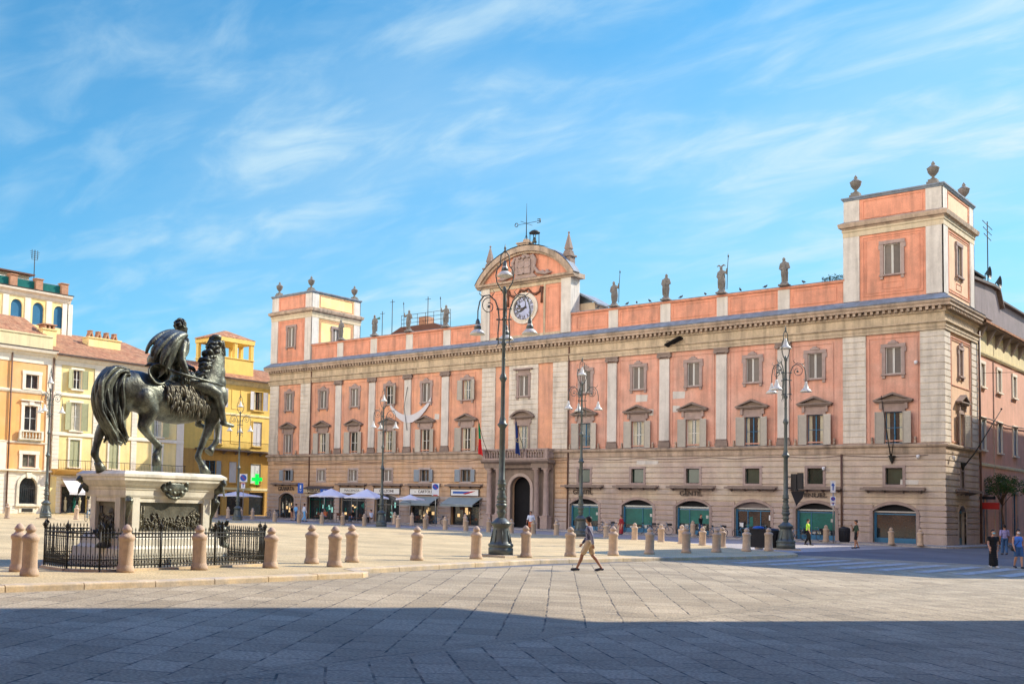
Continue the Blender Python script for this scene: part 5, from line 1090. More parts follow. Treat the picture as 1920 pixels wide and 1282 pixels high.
for f, a, c in ((fF, Y0, Y1), (fL, X0, X1), (fR, -X1, -X0)):
    b.box(f, a+.12, a+.36, .0, .12, 1.0, 2.02); b.box(f, c-.36, c-.12, .0, .12, 1.0, 2.02); b.box(f, a+.36, c-.36, 0, .10, 1.88, 2.02); b.box(f, a+.36, c-.36, 0, .07, 1.0, 1.08)
pp('piers', b, 'marble')
b = MB(); rect_prof(b, [(.12, 2.0), (.14, 2.06), (.14, 2.2), (.16, 2.22), (.17, 2.28), (.22, 2.33), (.27, 2.42), (.3, 2.46), (.3, 2.54), (.33, 2.56), (.33, 2.63), (.2, 2.72)]); pp('cornice', b, 'marble')
random.seed(11)
def relief(f, a, c, z0, z1, n=46):
    b = MB(); b.box(f, a, c, -.02, .03, z0, z1)
    for i in range(n):
        u = random.uniform(a+.06, c-.06); side = abs((u-(a+c)/2)/((c-a)/2)); hmax = .35+.6*side**2
        z = z0+.04+random.random()*(z1-z0-.1)*hmax*.8; l_ = random.uniform(.04, .13)
        b.tube([f(u, .03, z), f(u+random.uniform(-.05, .05), .06, z+l_*.6), f(u+random.uniform(-.07, .07), .035, z+l_*1.3)], [.022, .035, .015], 6); b.ball(f(u, .05, z+l_*1.4), .025, 8, 5)
    for i in range(7): b.tube([f(c-.1-.035*i, .04, z0+.45), f(c-.22-.03*i, .045, z1-.15-.02*i)], .012, 5)
    for u in (a+.06, a+.15): b.tube([f(u, .04, z0+.1), f(u+.02, .05, z1-.1)], [.03, .02], 6)
    return b
pp('relief_panel', relief(fF, Y0+.38, Y1-.38, 1.1, 1.88, 90), 'bronze_relief'); pp('relief_panel', relief(fL, X0+.4, X1-.4, 1.1, 1.86, 30), 'bronze_relief')
def scroll(b, c, R, n0=0, turns=1.6, r=.05, ax=(0, 1, 0), sg=1):
    ax = Vector(ax); b.tube([Vector(c)+ax*(sg*R*(1-t*.75)*math.cos(turns*2*math.pi*t+n0))+Vector((0, 0, R*(1-t*.75)*math.sin(turns*2*math.pi*t+n0))) for t in [i/22 for i in range(23)]], [r*(1-.6*i/22) for i in range(23)], 6)
for y in (Y0-.03, Y1+.03):
    b = MB(); sg = -1 if y < -66 else 1
    b.tube([(X1+.1, y, 2.0), (X1+.2, y+.02*sg, 1.9), (X1+.14, y, 1.7), (X1+.03, y-.02*sg, 1.45), (X1+.02, y-.04*sg, 1.1)], [.09, .12, .08, .045, .03], 8); scroll(b, (X1+.16, y, 1.9), .1, ax=(1, 0, 0)); pp('volute', fuse(b, .02, 1), 'bronze')
b = MB(); yc = (Y0+Y1)/2
for i in range(28):
    a = 2*math.pi*i/28; b.ball(fF(yc+.42*math.cos(a)+random.uniform(-.04, .04), .2+random.uniform(0, .06), 2.32+.17*math.sin(a)+random.uniform(-.03, .03)), random.uniform(.045, .075), 8, 6)
b.ball(fF(yc, .2, 2.32), .42, 14, 8, (.25, 1, .45))
for i in range(14): b.ball(fF(yc-.3+.046*i, .2, 2.12-.12*math.sin(math.pi*i/13)), random.uniform(.04, .06), 8, 6)
scroll(b, fF(yc-.4, .22, 2.42), .12, r=.04); scroll(b, fF(yc+.4, .22, 2.42), .12, sg=-1, r=.04); pp('cartouche', fuse(b, .018, 1), 'bronze')
def corner_figure(x, y, sx, sy_):
    b = MB(); b.ball((x+sx*.02, y+sy_*.02, 2.3), .15, sc=(1, 1, 1.2)); b.ball((x+sx*.16, y+sy_*.16, 2.46), .09); b.tube([(x, y, 2.42), (x+sx*.25, y+sy_*.1, 2.5), (x+sx*.38, y+sy_*.02, 2.44)], [.07, .09, .03], 7); b.tube([(x, y, 2.42), (x+sx*.1, y+sy_*.25, 2.5), (x+sx*.02, y+sy_*.38, 2.44)], [.07, .09, .03], 7)
    for k in range(7): b.tube([(x, y, 2.4), (x+sx*(.3-.05*k), y+sy_*(.05*k), 2.38-.03*k), (x+sx*(.34-.05*k), y+sy_*(.05*k+.02), 2.14-.02*k)], [.04, .045, .012], 5)
    b.tube([(x, y, 2.2), (x-sx*.04, y-sy_*.02, 2.05), (x+sx*.05, y+sy_*.02, 1.92)], [.07, .05, .02], 6); b.tube([(x, y, 2.2), (x+sx*.1, y-sy_*.1, 2.0), (x+sx*.16, y-sy_*.12, 1.9)], [.06, .04, .02], 6)
    pp('corner_figure', fuse(b, .018, 1), 'bronze')
corner_figure(X1+.1, Y1+.1, 1, 1); corner_figure(X0-.05, Y0-.1, -1, -1); corner_figure(X1+.02, Y0-.12, .6, -1) if 0 else None; corner_figure(X0-.05, Y1+.1, -1, 1)
for x, y in ((X1-.55, Y0-.3), (X1+.05, Y1+.42)):
    b = MB()
    for k in range(60):
        a = random.uniform(0, 2*math.pi); e = random.uniform(.1, 1.3); r_ = random.uniform(.12, .3); c = Vector((x, y, .95)); d = Vector((math.cos(a)*math.cos(e), math.sin(a)*math.cos(e), math.sin(e)))
        s_ = d.orthogonal().normalized()*.05; p = c+d*r_*1.2; b.quad(p-s_, p+s_, p+d*.12+s_*.3, p+d*.12-s_*.3)
    b.lathe((x, y, 0), [(.2, .62), (.22, .7), (.1, .8), (.2, .9), (.24, 1.02)], 12); b.ball((x, y, 1.1), .18, 10, 7); pp('foliage_urn', b, 'bronze')
# ================================================================ bronze horse and rider
HR = thing('horse_statue', 'dark bronze horse stepping forward on the marble pedestal, foreleg raised', 'statue', (-2.9, -66.8, 2.72))
b = MB(); XN, XF = -2.62, -3.2
TL_ = [(-68.25, 4.98, .28, .24), (-68.1, 5.0, .44, .38), (-67.85, 4.99, .52, .44), (-67.55, 4.96, .55, .47), (-67.2, 4.88, .56, .47), (-66.85, 4.81, .57, .47), (-66.5, 4.77, .59, .47), (-66.15, 4.78, .60, .46), (-65.8, 4.82, .59, .45), (-65.45, 4.88, .56, .43), (-65.15, 4.94, .52, .41), (-64.9, 5.0, .44, .37), (-64.72, 5.05, .33, .28), (-65.1, 5.3, .56, .36), (-64.98, 5.55, .53, .31), (-64.92, 5.8, .49, .27), (-64.86, 6.05, .44, .24), (-64.82, 6.27, .39, .21), (-64.76, 6.46, .31, .18), (-64.7, 5.15, .33, .32), (-64.66, 4.95, .3, .3)]
for p0, p1 in zip(TL_, TL_[1:]):
    for t_ in (0, .25, .5, .75):
        y, z, rv, rw = [u0+(u1-u0)*t_ for u0, u1 in zip(p0, p1)]; hi = z > 5.15 and y > -65.3
        b.ball((-2.91, y, z), 1, 20, 14, (rw*1.05, rv*.95 if hi else .36, rv*(.85 if hi else 1.07)))
chain(b, [(-2.92, -64.72, 6.5, .19), (-3.02, -64.6, 6.42, .17), (-3.22, -64.5, 6.18, .14), (-3.38, -64.44, 5.98, .12), (-3.46, -64.42, 5.88, .115)], .3)
chain(b, [(-2.95, -64.66, 6.3, .17), (-3.1, -64.56, 6.15, .13)], .3)
for sx in (0, -.16): b.tube([(-2.84+sx, -64.62, 6.6), (-2.82+sx, -64.58, 6.72), (-2.83+sx, -64.55, 6.82)], [.06, .05, .008], 8)
chain(b, [(XF+.05, -67.95, 4.8, .40), (XF, -68.0, 4.4, .32), (XF-.02, -68.22, 4.12, .23), (XF-.02, -68.5, 3.88, .17), (XF-.02, -68.6, 3.7, .135), (XF, -68.7, 3.35, .105), (XF, -68.74, 3.17, .12), (XF, -68.68, 3.05, .085), (XF, -68.6, 2.93, .10)], .35)
chain(b, [(XN-.05, -67.6, 4.75, .38), (XN, -67.38, 4.45, .30), (XN, -67.47, 4.2, .22), (XN, -67.58, 3.99, .16), (XN, -67.48, 3.86, .13), (XN, -67.2, 3.62, .10), (XN, -66.98, 3.46, .1), (XN, -67.03, 3.33, .08), (XN, -67.1, 3.22, .10)], .35)
chain(b, [(XN-.02, -65.0, 4.75, .33), (XN, -65.07, 4.42, .23), (XN, -65.17, 4.15, .16), (XN, -65.25, 3.95, .14), (XN, -65.33, 3.82, .115), (XN, -65.5, 3.42, .092), (XN, -65.58, 3.22, .1), (XN, -65.5, 3.1, .085), (XN, -65.4, 2.98, .10)], .35)
chain(b, [(XF+.05, -64.85, 4.82, .33), (XF, -64.8, 4.55, .24), (XF, -64.6, 4.4, .17), (XF, -64.42, 4.32, .13), (XF, -64.37, 4.2, .1), (XF, -64.37, 3.9, .075), (XF, -64.4, 3.74, .1), (XF, -64.5, 3.63, .082), (XF, -64.56, 3.56, .09)], .35)
hb = link('body', mset(fuse(b, .03, 5), 'bronze'), HR)
def hoof(x, p, q, r0, r1): b = MB(); b.tube([(x, *p), (x, (p[0]+q[0])/2, (p[1]+q[1])/2), (x, *q)], [r0, (r0+r1)/2, r1], 14); link('hoof', b.mesh('hoof', 'bronze'), HR)
hoof(XF, (-68.64, 2.95), (-68.5, 2.72), .1, .16); hoof(XN, (-67.1, 3.2), (-67.04, 2.92), .1, .15); hoof(XN, (-65.42, 3.0), (-65.24, 2.73), .1, .16); hoof(XF, (-64.54, 3.58), (-64.68, 3.4), .09, .15)
random.seed(5)
b = MB()
for k in range(84):
    t = k/83; q = random.random(); X = -2.9+random.uniform(-.28, .30)
    o_ = [(-68.1, 5.48), (-68.55, 5.52), (-68.98, 5.1), (-69.04, 4.6), (-68.85, 4.15), (-68.5, 3.7)]; i_ = [(-68.05, 5.4), (-68.2, 5.3), (-68.3, 4.95), (-68.3, 4.5), (-68.25, 4.1), (-68.12, 3.72)]
    j = random.uniform(-.2, .25); pts = []
    for n_, (a, c) in enumerate(zip(o_, i_)):
        w = t+.05*math.sin(n_*1.9+k*1.7); pts.append(Vector((X*(1)+(.0), a[0]+(c[0]-a[0])*w+random.uniform(-.03, .03), a[1]+(c[1]-a[1])*w+random.uniform(-.03, .03)+(j*.5 if n_ == 5 else 0))))
    pts.append(pts[-1]+Vector((random.uniform(-.08, .08), random.uniform(-.02, .18), -.1-random.random()*.1)))
    sm = []
    for a0, a1, a2, a3 in zip([pts[0]]+pts, pts, pts[1:], pts[2:]+[pts[-1]]):
        for u in (0, .33, .66): sm.append(.5*((2*a1)+(-a0+a2)*u+(2*a0-5*a1+4*a2-a3)*u*u+(-a0+3*a1-3*a2+a3)*u**3))
    sm.append(pts[-1]); n = len(sm); sm = [q_+Vector((.03*math.sin(i*.8+k*2.1), .035*math.sin(i*.95+k*1.3)*(i/n), 0)) for i, q_ in enumerate(sm)]; b.tube(sm, [.02+.042*math.sin(math.pi*min(1, .15+.85*i/n)) for i in range(n)], 7)
link('tail', b.mesh('tail', 'bronze'), HR)
b = MB()
for k in range(90):
    t = random.random(); y = -64.70-.66*t; z = 6.72-1.05*t; X = -2.74+random.uniform(-.12, .10)+.1*t; L_ = random.uniform(.35, .65); up_ = random.random() < .3; pts = []
    for i in range(9):
        s_ = i/8; pts.append((X+.12*math.sin(s_*3)+.05*math.sin(7*s_+k), y-.16-L_*.55*s_*(1-.35*s_)+.11*math.sin(6.5*s_+k*1.3), z+(.16 if up_ else .06)*math.sin(s_*2.5)-L_*(.25 if up_ else .75)*s_+.05*math.sin(5*s_+k)))
    b.tube(pts, [.022+.04*math.sin(math.pi*(.2+.75*i/8)) for i in range(9)], 6)
for k in range(12):
    pts = [(-2.75+.03*math.sin(i+k), -64.66+.16*math.cos(i*.5+k)*i/8, 6.72-.06*i+.03*math.sin(i)) for i in range(8)]; b.tube(pts, [.05-.004*i for i in range(8)], 6)
link('mane', b.mesh('mane', 'bronze'), HR)
b = MB(); b.tube([(-2.62, -65.25, 5.55), (-2.7, -65.0, 5.45), (-2.74, -64.7, 5.3), (-2.78, -64.55, 5.25)], .022, 6); b.tube([(-2.68, -65.25, 5.95), (-2.68, -64.95, 5.82), (-2.72, -64.65, 5.68), (-2.8, -64.5, 5.62)], .02, 6); b.tube([(-2.48, -65.35, 5.2), (-2.52, -64.95, 5.18), (-2.62, -64.66, 5.18), (-2.9, -64.52, 5.18)], .03, 6)
link('straps', b.mesh('straps', 'bronze'), HR)
b = MB()
for k in range(150):
    u = random.random(); v = random.random(); y = -66.95+1.45*u; z = 5.25-.18*abs(u-.5)-v*(.7 if u > .15 else .5); X = -2.44+.04*math.sin(v*3)-.10*max(0, v-.6)
    r_ = random.uniform(.022, .04); q_ = random.uniform(-.16, .16); b.tube([(X, y, z+.06), (X+.04, y+q_*.4, z-.02), (X+.05, y+q_*.9, z-.12), (X+.02, y+q_, z-.26)], [r_*.5, r_*1.3, r_, .006], 6)
b.tube([(-2.46, -67.0, 5.2), (-2.40, -66.6, 4.78), (-2.39, -66.0, 4.66), (-2.42, -65.5, 4.85)], [.03, .05, .05, .03], 6)
for s_ in (-1, 1): b.ball((-2.91+s_*.42, -66.2, 5.0), 1, 18, 12, (.10, .72, .36))
link('saddle_cloth', b.mesh('saddle_cloth', 'bronze_relief'), HR)
# rider
RD = thing('rider_statue', 'bronze bareheaded rider in a billowing cloak holding a baton on the horse', 'statue', (-2.9, -66.1, 5.35))
b = MB(); B0 = -2.9
for y, z, rw, rd, rv in [(-66.15, 5.42, .33, .27, .24), (-66.15, 5.65, .27, .23, .2), (-66.2, 5.9, .27, .22, .22), (-66.27, 6.15, .32, .26, .22), (-66.3, 6.38, .34, .25, .18), (-66.28, 6.55, .22, .17, .12)]: b.ball((B0, y, z), 1, 16, 10, (rw, rd, rv))
chain(b, [(B0, -66.25, 6.6, .12), (B0, -66.2, 6.78, .105)], .3); b.ball((B0, -66.13, 7.0), 1, 18, 14, (.15, .185, .2)); b.ball((B0, -66.02, 6.92), 1, 12, 8, (.11, .12, .13)); b.tube([(B0, -65.95, 7.02), (B0, -65.88, 6.95)], [.02, .035], 6); b.ball((B0, -65.95, 6.84), .06)
for s_ in (-1, 1): b.ball((B0+s_*.15, -66.14, 6.97), .04)
for s_ in (1, -1):
    Xh = B0+s_*.3; chain(b, [(Xh, -66.0, 5.35, .24), (B0+s_*.55, -65.45, 5.2, .19), (B0+s_*.6, -65.18, 5.08, .155), (B0+s_*.6, -65.05, 4.75, .13), (B0+s_*.58, -64.92, 4.42, .095), (B0+s_*.58, -64.88, 4.3, .09)], .35)
    chain(b, [(B0+s_*.58, -64.92, 4.25, .085), (B0+s_*.6, -64.7, 4.2, .07), (B0+s_*.61, -64.55, 4.19, .055)], .4)
chain(b, [(B0+.32, -66.3, 6.42, .17), (B0+.44, -66.42, 6.15, .14), (B0+.5, -66.45, 5.93, .115), (B0+.55, -66.36, 5.7, .10), (B0+.56, -66.3, 5.56, .075)], .35)
chain(b, [(B0-.32, -66.25, 6.42, .17), (B0-.42, -66.05, 6.12, .12), (B0-.3, -65.8, 5.95, .09), (B0-.12, -65.6, 5.85, .07)], .35)
link('body', mset(fuse(b, .024, 2), 'bronze'), RD)
def hand(b, c, d, n, s=1.0):   # palm at c, fingers along d curling towards n
    c, d, n = Vector(c), Vector(d).normalized(), Vector(n).normalized(); w = d.cross(n)
    b.ball(c, .05*s, 8, 6)
    for k, l_ in enumerate((.075, .09, .085, .065)):
        o_ = c+w*(k-1.5)*.024*s; b.tube([o_, o_+d*l_*.5*s, o_+d*l_*.7*s+n*l_*.45*s, o_+d*l_*.35*s+n*l_*.8*s], [.014*s, .013*s, .012*s, .009*s], 6)
    o_ = c+w*.045*s; b.tube([o_, o_+w*.03*s+n*.03*s, o_+w*.01*s+n*.07*s+d*.03*s], [.016*s, .014*s, .01*s], 6)
b = MB(); hand(b, (B0+.58, -66.28, 5.54), (0, .5, -1), (0, .2, -.3), 1.5); hand(b, (B0-.1, -65.57, 5.84), (0, 1, -.4), (.3, 0, -1), 1.4); link('hand', b.mesh('hand', 'bronze'), RD)
b = MB(); b.tube([(B0+.56, -66.95, 5.6), (B0+.62, -66.3, 5.5), (B0+.62, -65.6, 5.42), (B0+.6, -64.95, 5.34)], [.035, .04, .04, .035], 8); link('baton', b.mesh('baton', 'bronze'), RD)
b = MB()
for k in range(110):
    a = random.uniform(0, 2*math.pi); e = random.uniform(-.35, 1.5); d = Vector((math.cos(a)*math.cos(e), math.sin(a)*math.cos(e), math.sin(e)))
    if d.y > .45 and d.z < .5: continue
    b.ball(Vector((B0, -66.15, 7.01))+Vector((d.x*.16, d.y*.195, d.z*.2)), random.uniform(.03, .045), 6, 5)
link('hair', b.mesh('hair', 'bronze'), RD)
b = MB()   # cloak: thin mass under deep folds sweeping back from the shoulders
for y, z, r_, sx in [(-66.38, 6.48, .24, 1.3), (-66.62, 6.36, .27, 1.1), (-66.85, 6.15, .30, .9), (-67.0, 5.9, .26, .9), (-66.75, 5.9, .30, 1.0), (-66.85, 5.7, .22, 1.0), (-66.5, 6.1, .28, 1.2), (-66.7, 5.6, .22, 1.1)]: b.ball((B0, y, z), r_, 16, 12, (sx, 1, .95))
for k in range(9):
    t = k/8; X = B0+.14+.40*math.sin(math.pi*t*.8+.25); j = .05*math.sin(k*2.7)
    p3 = (-67.5+.72*t, 6.02-.62*t); pts = bezier((X-.06, -66.25-.03*t, 6.74-.14*t), (X+.08, -66.62+.16*t+j, 6.92-.3*t), (X+.08, p3[0]-.02, p3[1]+.5-.1*t), (X-.02, p3[0]+j, p3[1]), 12)
    b.tube(pts, [.03+.05*math.sin(math.pi*(.1+.8*i/12)) for i in range(13)], 8)
for k in range(6):
    t = k/5; b.tube(bezier((B0+.25, -66.22-.1*t, 6.70-.03*k), (B0+.42, -66.5, 6.66-.09*k), (B0+.44, -66.75, 6.35-.12*k), (B0+.36, -66.95-.05*k, 6.0-.13*k), 10), [.02, .04, .05, .055, .06, .06, .055, .05, .045, .035, .02], 7)
for k in range(6): b.tube(bezier((B0+.05, -66.08, 6.72), (B0+.3, -66.0, 6.62-.03*k), (B0+.38, -66.08, 6.45-.05*k), (B0+.4, -66.3, 6.35-.06*k), 6), [.045]*7, 6)
link('cloak', mset(fuse(b, .022, 1), 'bronze'), RD)
b = MB()   # flared cloak end: an open funnel with a rolled rim
n = 28; rim = [Vector((B0+.46+.05*math.sin(2*a), -67.2+.36*math.cos(a), 5.47+.28*math.sin(a))) for a in [2*math.pi*i/n for i in range(n)]]
inn = [Vector((B0+.1, -66.95+.12*math.cos(a), 5.5+.1*math.sin(a))) for a in [2*math.pi*i/n for i in range(n)]]
b.add(rim+inn, [(i, (i+1) % n, n+(i+1) % n, n+i) for i in range(n)]+[tuple(range(n, 2*n))], True); b.tube(rim, .03, 6, closed=True)
b.tube([(B0+.3, -67.0, 5.7), (B0+.36, -67.5, 5.72), (B0+.3, -67.6, 5.66)], [.08, .05, .02], 8); link('cloak_hem', b.mesh('cloak_hem', 'bronze'), RD)
b = MB()
for k in range(26): y = -66.45+.5*random.random(); z = 5.72-.35*random.random(); b.tube([(B0+.4, y, z), (B0+.47, y+.02, z-.1), (B0+.47, y+random.uniform(-.05, .1), z-.24)], [.05, .045, .02], 6)
link('tunic_skirt', b.mesh('tunic_skirt', 'bronze'), RD)
# ================================================================ iron fence round the pedestal
FN = thing('railing_fence', 'ornate wrought iron railing round the marble pedestal', 'fence', (-2.9, -66.9, .13))
P8 = [(-.93, -70.0), (-1.55, -70.55), (-2.85, -70.4), (-4.9, -69.1), (-4.9, -64.3), (-3.9, -63.3), (-2.0, -63.6), (-1.3, -64.05)]
kb = MB()
def post(x, y, h=1.14, r=.028):
    b = MB(); b.tube([(x, y, .13), (x, y, h)], r, 8); b.lathe((x, y, h), [(.02, 0), (.05, .02), (.03, .05), (.055, .09), (.03, .13), (.05, .15), (.02, .18), (.004, .26)], 8)
    for s_ in (-1, 1): b.tube([(x+s_*.02, y, h+.05), (x+s_*.08, y, h+.1), (x+s_*.06, y, h+.15)], .012, 5)
    for s_ in (-1, 1): b.tube([(x, y+s_*.02, h+.05), (x, y+s_*.08, h+.1), (x, y+s_*.06, h+.15)], .012, 5)
    link('post', b.mesh('post', 'iron'), FN)
for i in range(8):
    p, q = Vector(P8[i]).to_3d(), Vector(P8[(i+1) % 8]).to_3d(); ln = (q-p).length; t = (q-p)/ln; nn = Vector((t.y, -t.x, 0)); f = Fr(p, t, nn); b = MB()
    kb.box(f, 0, ln, -.12, .12, .12, .19)
    for z, r_ in ((1.08, .02), (.98, .016), (.42, .016), (.27, .02)): b.tube([f(0, 0, z), f(ln, 0, z)], r_, 5)
    n = max(2, round(ln/.112))
    for k in range(1, n):
        u = ln*k/n; b.tube([f(u, 0, .22), f(u, 0, 1.14)], .013, 5); b.tube([f(u, 0, 1.12), f(u, 0, 1.17), f(u, 0, 1.24)], [.008, .022, .002], 5)
        for z in (.93, .48, .75): b.ball(f(u, 0, z), .02, 6, 4)
        b.tube([f(u, 0, .22), f(u, 0, .16)], [.016, .004], 5)
    for k in range(n):
        u = ln*(k+.5)/n; b.tube([f(u+.042*math.cos(a), 0, 1.03+.042*math.sin(a)) for a in [j*math.pi/4 for j in range(8)]], .007, 4, closed=True)
        b.tube([f(u, 0, .27), f(u, 0, .52), f(u, 0, .58)], [.009, .009, .002], 5); b.ball(f(u, 0, .5), .018, 6, 4)
        b.tube([f(u+.04*math.cos(a), 0, .345+.05*math.sin(a)) for a in [j*math.pi/4 for j in range(8)]], .007, 4, closed=True)
    link('railing', b.mesh('railing', 'iron'), FN); post(p.x, p.y)
    m_ = max(1, round(ln/2.2))
    for k in range(1, m_): post(*(p+t*ln*k/m_).to_2d())
link('kerb', kb.mesh('kerb', 'kerb_stone'), FN)
# ================================================================ street lamps
LM = thing('street_lamp', 'tall ornate iron street lamp nearest the camera, rising in front of the palace clock gable', 'street lamp', (-1.85, -51.35, .13), 0, 'ornate street lamps round the square')
b = MB(); b.box(WORLD, -.62, .62, -.62, .62, 0, .08); part('plinth', b, 'kerb_stone', LM)
b = MB(); b.lathe((0, 0, 0), [(.46, .08), (.46, .33), (.42, .35), (.47, .40), (.47, .47), (.40, .52), (.36, .6), (.33, .8), (.29, 1.05), (.28, 1.12), (.32, 1.14), (.37, 1.22), (.36, 1.27), (.30, 1.33), (.22, 1.40), (.16, 1.46)], 28)
for k in range(24): a = 2*math.pi*k/24; b.ball((.36*math.cos(a), .36*math.sin(a), 1.25), .028, 6, 4)
for k in range(8): a = 2*math.pi*k/8; b.tube([(.40*math.cos(a), .40*math.sin(a), .52), (.30*math.cos(a), .30*math.sin(a), 1.0)], .018, 5)
part('base', b, 'lamp_paint', LM)
b = MB(); b.lathe((0, 0, 0), [(.13, 1.42), (.12, 1.5), (.15, 1.62), (.19, 1.68), (.13, 1.75), (.17, 1.84), (.22, 1.92), (.2, 1.98), (.14, 2.02), (.19, 2.05), (.19, 2.08), (.13, 2.12), (.18, 2.18), (.19, 2.26), (.13, 2.34), (.15, 2.37), (.12, 2.42), (.125, 2.68), (.17, 2.72), (.17, 2.76), (.13, 2.8), (.16, 2.86), (.115, 2.92), (.105, 4.85), (.13, 4.88), (.2, 4.98), (.19, 5.02), (.13, 5.06), (.12, 5.2), (.085, 5.3), (.078, 6.6), (.10, 6.66), (.15, 6.76), (.12, 6.82), (.10, 6.9), (.07, 6.96), (.062, 8.0), (.1, 8.06), (.1, 8.12), (.06, 8.2), (.055, 10.0), (.09, 10.05), (.07, 10.2), (.03, 10.3)], 18)
for z in (7.5, 9.05): b.lathe((0, 0, z), [(.05, -.05), (.09, 0), (.05, .05)], 12)
for k in range(8): a = 2*math.pi*k/8; b.ball((.13*math.cos(a), .13*math.sin(a), 2.55), .035, 6, 4)
part('pole', b, 'lamp_paint', LM)
def lamp_bell(P_, x, y, z):
    b = MB(); b.lathe((x, y, z), [(.29, 0), (.3, .02), (.22, .13), (.13, .2), (.10, .36), (.07, .42), (.06, .52), (.03, .56)], 18); bb = part('lamp_shade', b, 'lamp_enamel', P_)
    b = MB(); b.lathe((x, y, z), [(.135, .19), (.13, .3), (.09, .36), (.08, .5), (.04, .6)], 12); part('socket', b, 'lamp_paint', bb)
for k, ang in enumerate((10, 235, 120)):
    a = math.radians(ang); d = Vector((math.cos(a), math.sin(a), 0)); b = MB(); q = lambda r, z: d*r+Vector((0, 0, z))
    b.tube([q(.22, 8.05), q(.24, 8.5), q(.2, 9.0), q(.24, 9.4), q(.36, 9.72), q(.6, 9.92), q(.82, 9.88), q(.98, 9.66), q(1.05, 9.3), q(1.05, 8.95)], [.02, .026, .026, .028, .028, .028, .028, .026, .024, .022], 7)
    b.tube([q(.62+.30*math.cos(t)*(1-.04*i), 9.5+.34*math.sin(t)*(1-.04*i)) for i, t in enumerate([math.pi*.55-j*.42 for j in range(17)])], [.018]*17, 6); b.ball(q(.62, 9.48), .06, 8, 6)
    for z in (8.25, 9.0, 9.4): b.tube([q(0, z), q(.26, z)], .022, 6); b.ball(q(.28, z), .04, 6, 4)
    b.tube([q(.22, 8.05), q(.3, 7.95), q(.26, 7.85)], [.02, .015, .005], 5); b.tube([q(.5, 9.9), q(.4, 10.05), q(.5, 10.15)], [.02, .015, .005], 5); b.tube([q(.85, 9.85), q(1.0, 9.95), q(.98, 10.08)], [.02, .014, .005], 5)
    ar = part('arm', b, 'lamp_paint', LM); lamp_bell(ar, *q(1.05, 8.38))
b = MB(); dd = Vector((.70, .71, 0))
for s_ in (1, -1):
    b.tube([dd*(s_*r)+Vector((0, 0, z)) for r, z in ((.03, 10.05), (.16, 10.2), (.30, 10.45), (.34, 10.7), (.3, 10.95), (.18, 11.08), (.17, 11.3), (.15, 11.5), (.06, 11.62), (0, 11.65))], .024, 6); b.tube([dd*(s_*.2)+Vector((0, 0, 11.02)), dd*(s_*.3)+Vector((0, 0, 11.1)), dd*(s_*.27)+Vector((0, 0, 11.0))], .015, 5)
b.lathe((0, 0, 11.6), [(.03, 0), (.06, .05), (.03, .1), (.05, .17), (.02, .24), (.004, .34)], 8); b.tube([(0, 0, 11.6), (0, 0, 11.2)], .012, 5); hp = part('lantern_loop', b, 'lamp_paint', LM); lamp_bell(hp, 0, 0, 10.68)
for (x, y), rz, l_ in (((-.6, -27.1), .55, 'tall ornate street lamp at the right, standing by the litter bins and crossing'), ((-15.4, -22.6), .2, 'ornate street lamp behind the walking man, in front of the first teal shop blind'), ((-37.8, -16.6), .4, 'ornate street lamp beside the white cafe parasols'), ((-52.2, -40.2), 1.25, 'ornate street lamp in front of the orange and cream houses'), ((-53.2, -19.2), .3, 'ornate street lamp in front of the yellow house and green cross')):
    dup(LM, (x, y, .13 if y < -20 else 0), rz, l_)
# ================================================================ stone bollards
BO = thing('bollard', 'pale stone bollard at the left edge, behind its neighbour', 'bollard', (-1.81, -71.75, .13), 0, 'stone bollards round the square')
b = MB(); b.lathe((0, 0, 0), [(.225, 0), (.225, .06), (.215, .12), (.19, .17), (.185, .2), (.178, .75), (.19, .78), (.205, .81), (.21, .86), (.19, .9), (.14, .93), (.105, .97), (.10, 1.0), (.13, 1.02), (.13, 1.05), (.10, 1.10), (.06, 1.15), (.015, 1.175)], 24); part('shaft', b, 'bollard_stone', BO)
def bdup(loc, rz, l_):
    o = dup(BO, loc, rz, l_); o.rotation_euler = (random.uniform(-.02, .02), random.uniform(-.02, .02), rz); o.scale = (random.uniform(.97, 1.03),)*2+(random.uniform(.97, 1.03),); return o
near = [(-.45, -72.25, 'pale stone bollard at the left edge, the nearest one to the camera'), (-.6, -69.45, 'stone bollard in front of the left end of the iron railing'), (-.55, -67.1, 'stone bollard in front of the middle of the iron railing'), (-.4, -64.65, 'stone bollard at the right end of the iron railing'), (-1.43, -61.95, 'stone bollard right of the railing, left of a close group of three'), (-.05, -62.4, 'stone bollard nearest the kerb corner, middle of a close group of three'), (-1.5, -60.05, 'stone bollard at the right of a close group of three'), (-1.45, -56.85, 'stone bollard standing alone well left of the tall lamp'), (-1.25, -53.75, 'stone bollard just left of the tall lamp base'), (-1.15, -50.7, 'stone bollard just right of the tall lamp base'), (-.95, -47.9, 'stone bollard just left of the walking man'), (-.7, -45.0, 'stone bollard just right of the walking man'), (-.8, -41.7, 'sunlit stone bollard at the edge of the street shadow'), (-.85, -38.1, 'first fully shaded stone bollard of the kerb row'), (-.65, -35.4, 'second shaded stone bollard of the kerb row'), (-.6, -32.1, 'shaded stone bollard left of the litter bins'), (-.3, -30.1, 'shaded stone bollard right of the litter bins, near the right lamp')]
for x, y, l_ in near: bdup((x, y, .13), random.uniform(0, 6), l_)
far = [-48.4, -45.2, -42.3, -39.8, -37.3, -33.6, -30.8, -28.8, -26.8, -24.7, -22.7, -20.8, -18.9]
wh = ['before the first shop arch', 'before the people at the cafe', 'before the left parasol', 'left of the right parasol pole', 'under the right parasol', 'right of the cafe lamp', 'under the first grey awning', 'before the red and white shop sign', 'right of the second grey awning', 'left of the portal columns', 'at the left of the dark portal', 'at the right of the dark portal', 'just right of the portal']
